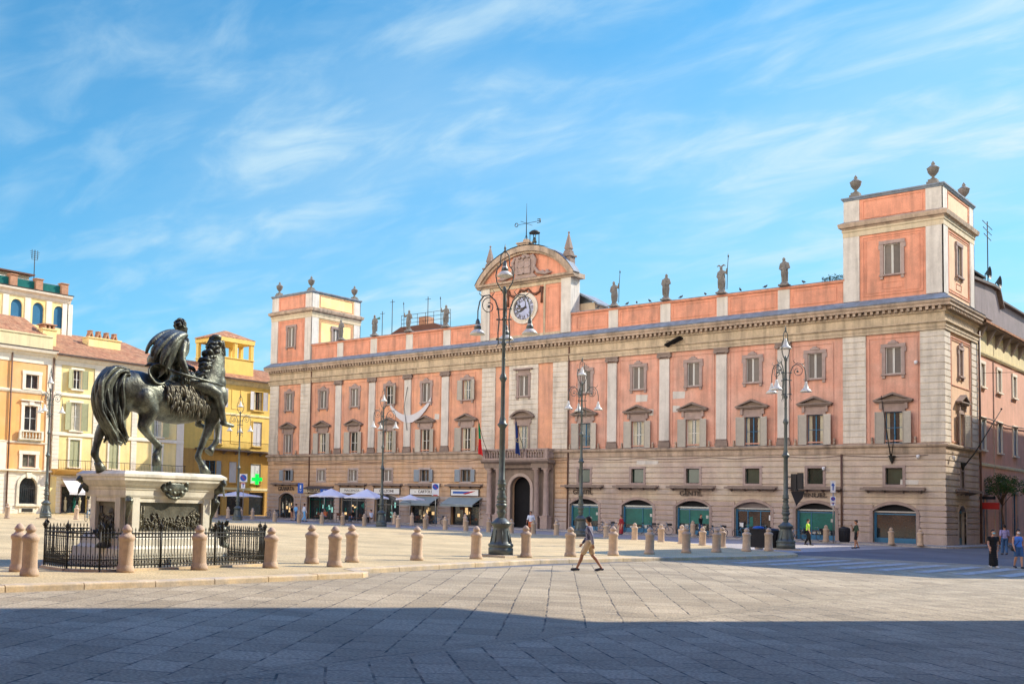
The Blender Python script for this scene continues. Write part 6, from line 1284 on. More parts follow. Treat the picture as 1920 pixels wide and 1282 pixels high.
for x, w_ in zip(far, wh): bdup((x, -19.4-(x+34)*.03, .0), 1, 'small distant stone bollard of the facade row, '+w_)
mid_ = [(-15.1, -19.8, 'right of the walking man'), (-11.9, -22.0, 'before the second teal blind'), (-9.3, -23.6, 'right of the second teal blind'), (-7.2, -25.3, 'directly behind a shaded kerb bollard'), (-5.4, -26.5, 'below the third teal blind'), (-3.8, -27.6, 'left of the open shop door'), (-2.6, -25.6, 'between the two litter bins')]
for x, y, w_ in mid_: bdup((x, y, .05), 2, 'sunlit stone bollard of the corner row, '+w_)
side = [(-35.9, -7.4, 'under the second awning'), (-39.0, -9.0, 'under the first awning, right one'), (-40.2, -9.6, 'under the first awning, left one'), (-43.1, -8.6, 'between cafe lamp and first awning'), (-22.2, -5.0, 'by the second teal shop'), (-16.2, -4.6, 'before the third teal shop'), (-6.6, -3.9, 'left of the black bin by the wall'), (-2.4, -3.6, 'before the mirror shop window'), (-.6, -3.6, 'at the palace corner'), (-50.3, -38.6, 'in front of the clothes shop with the white awning'), (-52.1, -43.6, 'before the orange house at far left'), (-63.5, -13.0, 'left of the lamp before the yellow house'), (-60.5, -14.0, 'right of the lamp before the yellow house'), (-57.9, -14.6, 'under the green cross'), (-55.5, -15.2, 'between green cross and palace corner')]
for x, y, w_ in side: bdup((x, y, .12), 3, 'shaded stone bollard near the shops, '+w_)
# ================================================================ urns and statues on the parapets
UR = thing('stone_urn', 'covered stone urn on the front left corner of the right tower', 'urn', (-5.85, .35, 26.02), 0, 'stone urns on the tower corners')
b = MB(); b.box(WORLD, -.36, .36, -.36, .36, 0, .18); b.box(WORLD, -.28, .28, -.28, .28, .18, .36); b.lathe((0, 0, 0), [(.2, .36), (.22, .4), (.1, .5), (.09, .58), (.2, .7), (.34, .9), (.38, 1.1), (.40, 1.16), (.42, 1.2), (.34, 1.26), (.2, 1.38), (.08, 1.44), (.14, 1.5), (.1, 1.6), (.01, 1.75)], 18); part('urn', b, 'statue_stone', UR)
for x, y, l_ in ((-.65, .35, 'covered stone urn on the front right corner of the right tower'), (-.4, 7.4, 'covered stone urn on the rear corner of the right tower'), (-L+.7, .35, 'covered stone urn on the front left corner of the left tower'), (-L+5.95, .35, 'covered stone urn on the front right corner of the left tower'), (-L+6.1, 7.5, 'covered stone urn on the rear right corner of the left tower')): dup(UR, (x, y, 26.02), 0, l_)
def roof_statue(name, label, x, seed, pole=None, arm=0, hat=False, shield=False):
    r_ = random.Random(seed); T = thing(name, label, 'statue', (x, -.12, 19.83), 0, 'stone figures along the parapet'); b = MB(); H = 2.15; lean = r_.uniform(-.06, .06)
    b.box(WORLD, -.38, .38, -.38, .38, 0, .14); b.lathe((0, 0, 0), [(.34, .14), (.3, .25), (.28, .3)], 10)
    chain(b, [(-.08, 0, .3, .14), (-.1, -.02, .75, .12), (-.1, 0, 1.15, .17)], .4); chain(b, [(.12, -.06, .3, .12), (.14, -.12, .75, .12), (.1, 0, 1.15, .17)], .4)
    for z, w, d in ((.9, .24, .2), (1.15, .25, .2), (1.4, .22, .18), (1.65, .27, .19), (1.82, .22, .15)): b.ball((lean*z*.3, 0, z), 1, 12, 8, (w, d, .2))
    b.ball((lean, -.02, 2.12), 1, 12, 8, (.12, .14, .17)); chain(b, [(lean, 0, 1.9, .08), (lean, 0, 2.05, .08)], .4)
    for s_ in (-1, 1):
        if arm == s_: chain(b, [(s_*.25, 0, 1.78, .1), (s_*.45, -.1, 1.62, .08), (s_*.5, -.15, 1.98, .06)], .4)
        else: chain(b, [(s_*.25, 0, 1.78, .1), (s_*.36, .02, 1.45, .08), (s_*.2, -.2, 1.3, .06)], .4)
    for k in range(9): a = r_.uniform(0, 6.28); b.tube([(.22*math.cos(a), .18*math.sin(a), 1.6), (.27*math.cos(a+.3), .24*math.sin(a+.3), 1.0), (.26*math.cos(a+.1), .22*math.sin(a+.1), r_.uniform(.3, .7))], [.05, .06, .04], 6)
    if hat: 
        for s_ in (-1, 1): b.tube([(lean, 0, 2.24), (lean+s_*.2, 0, 2.38), (lean+s_*.38, 0, 2.28)], [.06, .08, .03], 6)
    link('figure', mset(fuse(b, .035, 1), 'statue_stone'), None); o = COL.objects[-1]; o.parent = T
    if pole:
        b = MB(); b.tube([(pole*.52, -.16, .3 if abs(pole) == 1 else 1.3), (pole*.55, -.16, 1.9), (pole*.62, -.16, 2.95)], .028, 5); b.lathe((pole*.62, -.16, 2.9), [(.02, 0), (.07, .08), (.01, .3)], 6); part('lance', b, 'iron', T)
    if shield: b = MB(); b.prism(Fr((.5, -.1, 1.85), (1, 0, 0), (0, 1, 0)), [(-.2, .0), (.3, .12), (.34, -.12), (.1, -.14)], -.03, .03); part('trumpet', b, 'teal_blind', T)
roof_statue('warrior_statue', 'stone figure with a raised lance, first to the right of the clock gable', XC+9.3, 1, 1, 1)
roof_statue('robed_statue', 'bare stone figure without a lance, second to the right of the clock gable', XC+14.1, 2)
roof_statue('hatted_statue', 'stone figure with winged hat and slanting lance, third right of the clock gable', XC+18.9, 3, 1, 1, True)
roof_statue('standing_statue', 'stone figure nearest the right tower, arms held close', XC+23.9, 4)
roof_statue('lance_statue', 'stone figure with a tall lance, first to the left of the clock gable', XC-9.2, 5, -1, -1)
roof_statue('staff_statue', 'stone figure raising a staff, second to the left of the clock gable', XC-14.0, 6, -1, -1)
roof_statue('herald_statue', 'stone figure holding a green horn, third to the left of the clock gable', XC-18.7, 7, None, 0, False, True)
roof_statue('draped_statue', 'stone figure standing in front of the left tower', XC-23.6, 8)
# pigeons
PG = thing('pigeon', 'pigeon perched on the parapet just right of the clock gable', 'pigeon', (-27.1, -.1, 19.84), 0, 'pigeons on the parapet')
b = MB(); chain(b, [(-.16, 0, .1, .03), (-.02, 0, .16, .085), (.08, 0, .2, .06), (.11, 0, .27, .04)], .4); b.tube([(.14, 0, .27), (.18, 0, .26)], [.015, .003], 5); b.tube([(0, .02, .1), (0, .02, 0)], .01, 4); b.tube([(0, -.02, .1), (0, -.02, 0)], .01, 4); b.ball((-.18, 0, .1), .05, 8, 5, (1.6, .8, .4)); link('body', mset(fuse(b, .012, 1), 'pigeon'), None); COL.objects[-1].parent = PG
for i, (x, w_) in enumerate(zip([-24.3, -23.4, -22.2, -19.4, -17.3, -14.4, -12.4, -9.5], ['right of the lance figure', 'second right of the lance figure', 'just left of the second figure', 'right of the second figure', 'midway between second and third figures', 'right of the hatted figure', 'left of the figure nearest the tower', 'between the last figure and the right tower'])): dup(PG, (x, -.1, 19.84), i*2.2, 'pigeon perched on the parapet '+w_)
# tuft of plant on the parapet
RP = thing('roof_shrub', 'small dark shrub on the roof edge against the right tower', 'shrub', (-7.4, .4, 19.8))
b = MB()
for k in range(240):
    c = Vector((random.uniform(-.85, .7), random.uniform(-.3, .3), random.uniform(0, .6))); c.z *= 1-.4*abs(c.x); d = Vector((random.uniform(-1, 1), random.uniform(-1, 1), random.uniform(-.3, 1))).normalized(); s_ = d.orthogonal().normalized()*.035; b.quad(c-s_, c+s_, c+d*.14)
for k in range(8): b.tube([(random.uniform(-.5, .5), 0, -.1), (random.uniform(-.7, .6), random.uniform(-.2, .2), random.uniform(.3, .5))], .015, 4)
part('foliage', b, 'plant', RP)
# ================================================================ flags on the balcony
def flag(label, x, cols, seed):
    T = thing('flag', label, 'flag', (x, -1.35, 7.0)); b = MB(); b.tube([(.45, .1, -.4), (0, -.35, 1.3), (-.35, -.7, 3.1)], .025, 6); b.ball((-.36, -.71, 3.15), .05, 8, 5); part('pole', b, 'iron', T); b = MB(); n = 10; m_ = 14
    for i in range(n):
        for j in range(m_):
            def P3(a, c):
                u, v = a/n, c/m_; w = .12+.5*v**.8; return (-.33+.30*v*.5+(u-.5)*w+.12*v, -.62+.10*math.sin(u*9+v*3)*(.4+v), 2.9-2.9*v-.25*u*v)
            b.m = min(len(cols)-1, int(len(cols)*(j/m_ if len(cols) == 2 else 0))); b.add([P3(i, j), P3(i+1, j), P3(i+1, j+1), P3(i, j+1)], [(0, 1, 2, 3)], True)
    c_ = part('cloth', b, cols, T); return T
dm('flag_green', (.0, .22, .08), rough=.8); dm('flag_red', (.55, .02, .02), rough=.8); dm('flag_blue', (.012, .03, .14), rough=.8)
flag('green and red national flag hanging left of the balcony', -38.15, ['flag_green', 'flag_red'], 1)
ef = flag('dark blue flag with small stars hanging over the balcony', -34.0, ['flag_blue', 'flag_blue'], 2)
b = MB()
for k in range(7):
    a = k*.9; c = Vector((-.02+.13*math.cos(a), -.78, 1.15+.18*math.sin(a))); b.prism(Fr(c, (1, 0, 0), (0, 1, 0)), [(r_*math.cos(t), r_*math.sin(t)) for r_, t in [((.045 if i % 2 else .02), math.pi/2+i*math.pi/5) for i in range(10)]], 0, .01)
dm('star_yellow', (.75, .6, .1)); part('stars', b, 'star_yellow', ef)
# ================================================================ signs, bins, parasols, bikes
def litter_bin(label, x, y, z, m='black_plastic', sq=False, g=None):
    T = thing('litter_bin', label, 'litter bin', (x, y, z), .3, g); b = MB()
    if sq: b.box(WORLD, -.42, .42, -.32, .32, .06, .98); b.box(WORLD, -.45, .45, -.35, .35, .98, 1.05)
    else:
        b.lathe((0, 0, 0), [(.3, .0), (.3, .05), (.34, .08), (.36, .8), (.38, .84), (.38, .9)], 20)
        for k in range(16): a = 2*math.pi*k/16; b.tube([(.355*math.cos(a), .355*math.sin(a), .1), (.37*math.cos(a), .37*math.sin(a), .8)], .015, 4)
    part('body', b, m, T); b = MB()
    if sq: b.box(WORLD, -.3, .3, -.2, .2, 1.051, 1.06); b.m = 1; b.ball((.05, 0, 1.1), .22, 8, 6, (1.4, 1, .5))
    else: b.m = 0; b.lathe((0, 0, 0), [(.38, .9), (.36, 1.0), (.26, 1.08), (.1, 1.11), (.02, 1.12)], 20)
    part('lid', b, [m, 'blue_paint'], T); return T
litter_bin('square dark litter bin with a blue bag, by the shaded kerb bollards', -2.2, -26.8, .13, sq=True); litter_bin('round black litter bin beside the square one', -1.35, -26.9, .13); litter_bin('round black litter bin against the palace wall, near the man in green', -5.65, -3.0, .12)
def sign_post(label, x, y, z, h, plates, cat='sign'):
    T = thing('sign_post', label, cat, (x, y, z)); b = MB(); b.tube([(0, 0, 0), (0, 0, h)], .035, 8); part('pole', b, 'steel', T); f = Fr((0, -.05, 0), Vector((.76, .64, 0)), Vector((.64, -.76, 0)))
    for kind, zc, w, hh in plates:
        b = MB(); b.box(f, -w, w, 0, .03, zc-hh, zc+hh); pl = part('plate', b, 'sign_white' if kind != 'blue' and kind != 'brown' else ('blue_paint' if kind == 'blue' else 'brown_sign'), T)
        def disc(r, c0, m, d): b = MB(); b.prism(Fr(f(0, 0, c0), f.u, f.n), [(r*math.cos(t), r*math.sin(t)) for t in [i*math.pi/12 for i in range(24)]], .03, d); part('symbol', b, m, pl)
        if kind == 'disc': disc(w*.82, zc+hh-w, 'blue_paint', .04); b = MB(); ff = Fr(f(0, 0, zc+hh-w), f.u, f.n); b.prism(ff, [(-w*.6, w*.5), (-w*.5, w*.6), (w*.6, -w*.5), (w*.5, -w*.6)], .04, .05); b.box(ff, -w*.6, w*.6, .03, .04, -hh*1.5, -hh*1.3); part('symbol', b, 'red_paint', pl)
        elif kind == 'arrow': b = MB(); b.prism(Fr(f(0, 0, zc), f.u, f.n), [(-.04, -hh*.6), (.04, -hh*.6), (.04, .1), (.13, .1), (0, hh*.7), (-.13, .1), (-.04, .1)], .03, .04); part('symbol', b, 'blue_paint', pl)
        elif kind == 'blue': b = MB(); b.box(f, -w*.25, w*.25, .03, .04, zc-hh*.1, zc+hh*.6); b.prism(Fr(f(0, 0, zc-hh*.45), f.u, f.n), [(-w*.5, .08), (0, -.1), (w*.5, .08), (0, 0)], .03, .04); part('symbol', b, 'sign_white', pl)
    return T
sign_post('no parking sign on a thin pole before the first grey awning', -38.0, -9.0, .12, 3.6, [('disc', 3.3, .32, .55)])
sign_post('tall thin pole with two small plates at the right teal blind', -6.2, -3.6, .12, 4.3, [('arrow', 3.95, .17, .42), ('disc', 3.05, .18, .22), ('arrow', 2.72, .16, .13)])
sign_post('blue information sign left of the cafe', -61.2, -3.0, .12, 3.9, [('blue', 3.35, .3, .55)]); sign_post('square blue sign above the left parasol', -57.6, -3.0, .12, 3.3, [('blue', 2.95, .42, .33)]); sign_post('small white parking sign near the green cross', -62.2, -10.5, .13, 4.6, [('disc', 4.2, .42, .42), ('arrow', 3.4, .22, .3)])
TL = thing('traffic_light', 'dark traffic light seen from behind on the right lamp post', 'traffic light', (-.25, -26.85, 2.9)); b = MB()
b.box(WORLD, -.14, .14, -.12, .12, .35, 1.25); b.box(WORLD, .18, .42, -.1, .14, .45, 1.3)
for z in (.55, .82, 1.1): b.lathe((.3, .2, z-.02), [(.1, 0), (.11, .02), (.09, .06)], 10)
b.prism(Fr((.1, 0, 0), (.8, .6, 0), (.6, -.8, 0)), [(-.28, .32), (.42, .36), (.3, -.02), (.0, -.42)], -.02, .02); part('housing', b, 'black_plastic', TL); b = MB(); b.tube([(-.3, -.1, .5), (.1, 0, .5)], .03, 6); b.tube([(-.3, -.1, 1.1), (.1, 0, 1.1)], .03, 6); part('bracket', b, 'iron', TL)
def parasol(label, x, y, r, z0, z1, g='white parasols outside the shops'):
    T = thing('parasol', label, 'parasol', (x, y, .12), .3, g); b = MB(); n = 8; k_ = [(r*math.cos(2*math.pi*i/n), r*math.sin(2*math.pi*i/n), z0) for i in range(n)]
    for i in range(n):
        a, c = Vector(k_[i]), Vector(k_[(i+1) % n]); t = Vector((0, 0, z1)); m1 = (a+t)/2-Vector((0, 0, .06)); m2 = (c+t)/2-Vector((0, 0, .06)); mm = (a+c)/2*.97; mm.z = z0+.05
        b.add([a, mm, c, m1, m2, t], [(0, 1, 4, 3), (1, 2, 4), (3, 4, 5)]); b.quad(a, mm, mm-Vector((0, 0, .12)), a-Vector((0, 0, .12))); b.quad(mm, c, c-Vector((0, 0, .12)), mm-Vector((0, 0, .12)))
    part('canopy', b, 'white_cloth', T); b = MB(); b.tube([(0, 0, 0), (0, 0, z1+.05)], .03, 8); b.lathe((0, 0, 0), [(.35, 0), (.35, .08), (.06, .12)], 12)
    for q in k_: b.tube([(0, 0, z0-.3), (q[0]*.9, q[1]*.9, z0+.02)], .012, 4)
    part('pole', b, 'steel', T); return T
parasol('white parasol over the cafe, left one of the pair', -53.2, -6.6, 2.35, 2.5, 3.3); parasol('white parasol over the cafe, right one of the pair', -48.2, -6.8, 2.35, 2.45, 3.3); parasol('white parasol partly hidden by the cafe lamp', -44.2, -5.0, 1.5, 2.4, 2.85); parasol('flat white parasol in front of the yellow house', -66.5, -7.5, 2.8, 2.35, 2.85)
# cafe furniture
CT = thing('cafe_table', 'round cafe table under the left parasol', 'table', (-53.0, -8.0, .12), 0, 'cafe tables'); b = MB(); b.lathe((0, 0, 0), [(.35, .70), (.36, .72), (.35, .74)], 16); part('table_top', b, 'brown_sign', CT); b = MB(); b.lathe((0, 0, 0), [(.22, 0), (.2, .03), (.03, .06), (.03, .7)], 10); part('leg', b, 'iron', CT)
for x, y, l_ in ((-50.2, -7.6, 'round cafe table between the two parasols'), (-47.3, -8.0, 'round cafe table under the right parasol'), (-41.6, -6.2, 'round cafe table near the arched shop')): dup(CT, (x, y, .12), 0, l_)
CH = thing('cafe_chair', 'dark cafe chair at the left table', 'chair', (-53.7, -8.1, .12), 0, 'cafe chairs'); b = MB(); b.box(WORLD, -.22, .22, -.22, .22, .43, .47); part('seat', b, 'brown_sign', CH); b = MB()
b.box(WORLD, -.22, .22, .2, .23, .6, .85); b.tube([(-.2, .2, .45), (-.21, .23, .88)], .015, 5); b.tube([(.2, .2, .45), (.21, .23, .88)], .015, 5); part('backrest', b, 'brown_sign', CH)
for sx in (-1, 1):
    for sy_ in (-1, 1): b = MB(); b.tube([(sx*.2, sy_*.2, 0), (sx*.19, sy_*.19, .44)], .015, 5); part('leg', b, 'iron', CH)
for i, (x, y, r_, l_) in enumerate(((-52.3, -8.2, 2, 'dark cafe chair right of the left table'), (-50.9, -7.9, 4, 'dark cafe chair left of the middle table'), (-49.5, -7.5, 1.5, 'dark cafe chair right of the middle table'), (-48.0, -8.2, 5, 'dark cafe chair left of the table under the right parasol'), (-46.5, -7.9, 1, 'dark cafe chair right of the table under the right parasol'), (-42.3, -6.4, 4.5, 'dark cafe chair left of the table near the arched shop'), (-40.9, -6.2, 1.2, 'dark cafe chair right of the table near the arched shop'))): dup(CH, (x, y, .12), r_, l_)
BK = thing('bicycle', 'bicycle parked by the first shop arch at the palace corner', 'bicycle', (-65.0, -3.6, .12), .4, 'bicycles parked along the palace')
for x in (-.52, .52):
    b = MB(); b.tube([(x+.33*math.cos(t), 0, .34+.33*math.sin(t)) for t in [i*math.pi/10 for i in range(20)]], .02, 6, closed=True)
    for k in range(8): a = math.pi*k/8; b.tube([(x+.32*math.cos(a), 0, .34+.32*math.sin(a)), (x-.32*math.cos(a), 0, .34-.32*math.sin(a))], .004, 3)
    part('wheel', b, 'black_plastic', BK)
b = MB()
for p, q in (((-.52, 0, .34), (-.15, 0, .3)), ((-.15, 0, .3), (-.28, 0, .82)), ((-.52, 0, .34), (-.25, 0, .72)), ((-.15, 0, .3), (.36, 0, .72)), ((-.25, 0, .72), (.34, 0, .8)), ((.52, 0, .34), (.32, 0, .98))): b.tube([p, q], .018, 6)
b.tube([(-.1, -.12, .2), (-.15, 0, .3), (-.2, .12, .42)], .012, 5); part('frame', b, 'blue_frame', BK); b = MB(); b.tube([(.2, -.26, 1.0), (.32, -.1, .98), (.32, .1, .98), (.2, .26, 1.0)], .015, 6); part('handlebar', b, 'steel', BK); b = MB(); b.ball((-.3, 0, .86), 1, 10, 6, (.13, .07, .04)); b.box(WORLD, .42, .72, -.16, .16, .72, .92); part('saddle', b, 'black_plastic', BK)
for x, y, r_, l_ in ((-63.9, -3.4, 1.0, 'bicycle leaning right of the first bicycle at the palace corner'), (-24.2, -3.6, .5, 'bicycle parked right of the portal, left of a pair'), (-23.2, -3.7, .8, 'bicycle parked right of the portal, right of a pair'), (-20.2, -4.3, .3, 'bicycle before the second teal shop, behind the girl in red'), (-19.0, -4.0, .7, 'bicycle before the second teal shop, right end'), (-16.9, -4.0, .2, 'bicycle before the third teal shop'), (-14.6, -4.0, .6, 'bicycle left of the open shop door'), (-12.5, -3.9, .1, 'bicycle under the green cross window'), (-11.2, -3.9, .9, 'bicycle just right of the open shop door'), (-8.6, -3.9, .4, 'bicycle left side of the fifth shop window'), (-7.5, -3.8, .7, 'bicycle right side of the fifth shop window'), (-40.6, -5.2, .4, 'bicycle under the first grey awning'), (-45.6, -40.6, 2.2, 'blue bicycle behind the pedestal in the sunny square')): dup(BK, (x, y, .12), r_, l_)
# potted tree in the side street
TR = thing('potted_tree', 'small bushy tree in the side street before the pink house', 'tree', (1.05, 11.2, .12)); b = MB(); b.tube([(0, 0, .5), (.05, 0, 1.6), (-.05, .05, 2.6), (.05, 0, 3.5)], [.09, .08, .06, .05], 8)
for k in range(14): a = random.uniform(0, 6.28); b.tube([(0, 0, 2.9+.05*k), (.5*math.cos(a), .5*math.sin(a), 3.6+.06*k), (1.0*math.cos(a), 1.0*math.sin(a), 4.1+.08*k)], [.035, .025, .01], 5)
part('trunk', b, 'bark', TR); b = MB()
cl = [Vector((random.gauss(0, .62), random.gauss(0, .62), 4.55+random.gauss(0, .42))) for _ in range(34)]
for k in range(2600):
    c = random.choice(cl)+Vector((random.gauss(0, .17), random.gauss(0, .17), random.gauss(0, .14))); d = Vector((random.uniform(-1, 1), random.uniform(-1, 1), random.uniform(-.5, .8))).normalized(); s_ = d.orthogonal().normalized()*.035; b.quad(c, c+d*.08+s_, c+d*.17, c+d*.08-s_)
part('crown', b, 'leaf', TR); b = MB(); b.lathe((0, 0, 0), [(.3, 0), (.42, .55), (.45, .6), (.36, .6), (.34, .5)], 16); part('pot', b, 'brick', TR)
# wires over the side street
b = MB(); pts = [(0.2, 9.0, 12.5+(-.0))]; b.tube([(.3, 9.2, 13.2), (5, 12, 13.3), (12, 16, 14.3)], .02, 4); b.build('street_wire', 'iron', None, 'thin wire strung across the side street from the palace corner', 'wire')
# ================================================================ people
def stripes(name, c1, c2, sc):
    m = mat(name, c1, var=.1); t = m.node_tree; n = t.nodes; l = t.links; c = n.new('ShaderNodeTexCoord'); w = n.new('ShaderNodeTexWave'); w.bands_direction = 'X'; w.inputs['Scale'].default_value = sc; w.inputs['Distortion'].default_value = 1.5
    l.new(c.outputs['Object'], w.inputs[0]); q = n.new('ShaderNodeMixRGB'); q.inputs[1].default_value = (*c1, 1); q.inputs[2].default_value = (*c2, 1); l.new(w.outputs[1], q.inputs[0]); l.new(q.outputs[0], n['Principled BSDF'].inputs['Base Color']); M[name] = m
stripes('striped_shirt', (.30, .28, .33), (.055, .06, .10), 5.5)
dm('khaki', (.58, .43, .26)); dm('black_cloth', (.012, .012, .013), rough=.9); dm('blue_cloth', (.07, .20, .62), rough=.8); dm('denim', (.05, .12, .26), rough=.9); dm('green_cloth', (.035, .06, .035), rough=.9); dm('white_shirt', (.62, .66, .74), rough=.8); dm('light_blue', (.16, .42, .72), rough=.8); dm('lilac', (.30, .27, .50), rough=.8); dm('red_cloth', (.32, .03, .035), rough=.8); dm('orange_cloth', (.62, .17, .06), rough=.8); dm('hivis', (.45, .75, .05), rough=.7); dm('mask_blue', (.25, .55, .62), rough=.8); dm('sole', (.05, .05, .06)); dm('sneaker', (.55, .55, .56))
def person(label, x, y, z, rz, top, bottom, kind='shorts', skin='skin', H=1.78, step=.3, swing=.25, sleeve=.5, hair='short', mask=None, bag=None, vox=.02, group=None, arms=None, sit=False, shoes='sole', turn=0):
    T = thing('person', label, 'person', (x, y, z), rz, group); k = H/1.78
    hipz = .93 if not sit else .50; st = step
    hz = hipz-(.02 if st > .2 else 0)
    P_ = []                                        # legs: hip, knee, ankle, toe
    for s_, f_ in ((-1, 1), (1, -1)):
        hx = s_*.095
        if sit: leg = [(hx, 0, hz), (hx*1.3, .42, hz+.02), (hx*1.3, .44, .10), (hx*1.3, .60, .04)]
        else:
            fy = f_*st; bend = .09 if f_ < 0 else .03; ank = .10 if f_ > 0 else .13
            leg = [(hx, 0, hz), (hx*.95, fy*.48+bend, .50), (hx*.85, fy, ank), (hx*.95, fy+.15, .04 if f_ > 0 else .05)]
        P_.append(leg)
    b = MB()
    for leg in P_:
        (a, h_, c, d) = leg
        chain(b, [(*a, .088), (*[(a[i]+h_[i])/2 for i in range(3)], .075), (*h_, .055), (h_[0], h_[1]*.65+c[1]*.35-.02, h_[2]*.65+c[2]*.35, .054), (*c, .034)], .35); chain(b, [(c[0], c[1]-.03, c[2]-.04, .036), (*d, .032)], .4)
    sh = hz+.50; b.ball((0, 0, hz+.02), 1, 14, 10, (.155, .105, .12)); b.ball((0, 0, hz+.18), 1, 14, 10, (.13, .09, .14)); b.ball((0, .01, hz+.36), 1, 14, 10, (.165, .105, .15)); b.ball((0, 0, sh-.04), 1, 14, 8, (.185, .075, .07))
    chain(b, [(0, -.01, sh, .058), (0, .01, sh+.11, .052)], .3)
    hc = Vector((0, .025, sh+.21)); Rt = Matrix.Rotation(turn, 3, 'Z'); hp = lambda q: hc+Rt @ Vector(q)
    b.ball(hc, 1, 18, 14, (.075, .095, .11)); b.ball(hp((0, .03, -.055)), 1, 12, 8, (.058, .062, .065)); b.tube([hp((0, .09, .02)), hp((0, .115, -.015)), hp((0, .095, -.025))], [.008, .016, .01], 6)
    for s_ in (-1, 1): b.ball(hp((s_*.077, -.005, -.005)), 1, 8, 6, (.012, .02, .03))
    b.tube([hp((-.022, .088, -.055)), hp((0, .095, -.057)), hp((.022, .088, -.055))], .008, 5)
    hands = []; Ar = []
    for s_ in (-1, 1):
        sw = swing*(1 if s_ > 0 else -1)
        if arms and s_ in arms: e, w = arms[s_]; e = Vector(e); w = Vector(w)
        else: e = Vector((s_*.235, sw*.45-.02, sh-.30)); w = Vector((s_*.245, sw*1.0+.05, sh-.55))
        S_ = Vector((s_*.185, 0, sh-.045)); Ar.append((S_, e, w)); chain(b, [(*S_, .052), (*e, .038), (*((e+w)/2), .036), (*w, .025)], .35)
        d = (w-e).normalized(); c = w+d*.05; n_ = Vector((-s_, .2, 0)).normalized(); n_ = (n_-d*n_.dot(d)).normalized(); ww = d.cross(n_)
        b.ball(c, 1, 10, 8, (.022, .036, .042))
        for q, l_ in enumerate((.06, .072, .068, .052)):
            o_ = c+d*.03+ww*(q-1.5)*.018; b.tube([o_, o_+d*l_*.55+n_*.008, o_+d*l_*.9+n_*.028], [.0095, .009, .007], 6)
        o_ = c-ww*.028 if ww.y < 0 else c+ww*.028; b.tube([o_, o_+(o_-c).normalized()*.025+d*.03, o_+(o_-c).normalized()*.022+d*.055+n_*.01], [.012, .010, .008], 6)
    mb_ = fuse(b, vox*.7 if vox < .02 else .016, 1, 'body'); bo = part('body', mset(mb_, skin), None, T)
    # eyes and brows on the face
    b = MB()
    for s_ in (-1, 1): b.ball(hp((s_*.03, .083, .012)), .010, 8, 6); b.tube([hp((s_*.045, .083, .032)), hp((s_*.018, .092, .034))], .004, 4)
    part('eyes', b, 'hair', T)
    # top
    b = MB(); b.ball((0, 0, hz+.20), 1, 16, 10, (.155, .118, .16)); b.ball((0, .01, hz+.36), 1, 16, 10, (.188, .125, .16)); b.ball((0, -.005, sh-.05), 1, 16, 8, (.205, .09, .075)); b.ball((0, 0, hz+.06), 1, 16, 10, (.165, .122, .12)); 
    if kind == 'dress': b.ball((0, 0, hz-.05), 1, 14, 10, (.175, .125, .15))
    for S_, e, w in Ar:
        if sleeve <= 0: continue
        t = min(1, sleeve*2); p1 = S_+(e-S_)*t; pts = [(*S_, .068), (*p1, .056)]
        if sleeve > .5: q = (sleeve-.5)*2; p2 = e+(w-e)*q; pts.append((*p2, .044))
        chain(b, pts, .35)
    part('top', mset(fuse(b, .016, 1, 'top'), top), None, T)
    # bottom
    b = MB(); b.ball((0, 0, hz+.01), 1, 16, 10, (.17, .122, .11))
    if kind == 'dress':
        for i in range(9): t = i/8; b.ball((0, 0, hz-t*(hz-.16)), 1, 14, 8, (.175+.02*t, .125+.05*t+st*.3*t, .10))
    else:
        cut = {'shorts': .78, 'trousers': 1.9, 'skirt': .8}[kind]
        for (a, h_, c, d) in P_:
            a, h_, c = Vector(a), Vector(h_), Vector(c)
            if cut <= 1: chain(b, [(*a, .105), (*(a+(h_-a)*cut), .092)], .3)
            else: chain(b, [(*a, .105), (*h_, .078), (*(h_+(c-h_)*(cut-1)), .066)], .3)
    part('trousers' if kind == 'trousers' else ('shorts' if kind == 'shorts' else 'skirt'), mset(fuse(b, .016, 1, 'b'), bottom), None, T)
    for (a, h_, c, d) in P_:
        b = MB(); chain(b, [(c[0], c[1]-.05, c[2]-.055, .04), (c[0], c[1]+.02, c[2]-.05, .046), (d[0], d[1]-.02, d[2], .044), (d[0], d[1]+.02, d[2]-.005, .036)], .35); part('shoe', mset(fuse(b, .014, 1, 's'), shoes), None, T)
    b = MB(); rr = random.Random(int(abs(x)*100))
    b.ball(hp((0, -.016, .018)), 1, 16, 12, (.084, .098, .108))
    b.ball(hp((0, .03, .07)), 1, 12, 8, (.07, .065, .045))
    if hair == 'long':
        for i in range(6): b.ball(hp((0, -.07-.004*i, -.03-.045*i)), 1, 10, 7, (.075-.006*i, .04, .045))
    if hair == 'bun': b.ball(hp((0, -.105, .06)), .04, 10, 7)
    me = fuse(b, .012, 1, 'hair'); bm = bmesh.new(); bm.from_mesh(me)
    kill = [v for v in bm.verts if (lambda q: q.y > .055 and q.z < .05)(Rt.inverted() @ (v.co-hc))]; bmesh.ops.delete(bm, geom=kill, context='VERTS'); bm.to_mesh(me); bm.free(); part('hair', mset(me, 'hair'), None, T)
    if mask: b = MB(); b.ball(hp((0, .055, -.045)), 1, 14, 10, (.062, .058, .052)); part('face_mask', b, mask, T)
    if bag: b = MB(); b.tube([(-.16, .02, sh-.02), (.0, .125, sh-.2), (.2, .1, hz+.05)], .012, 5); b.tube([(-.16, .0, sh-.02), (.05, -.12, sh-.2), (.2, -.05, hz+.05)], .012, 5); b.ball((.24, .02, hz-.05), 1, 12, 8, (.06, .15, .12)); part('shoulder_bag', b, bag, T)
    T.scale = (k, k, k); return T
def face(dx, dy): return math.atan2(-dx, dy)
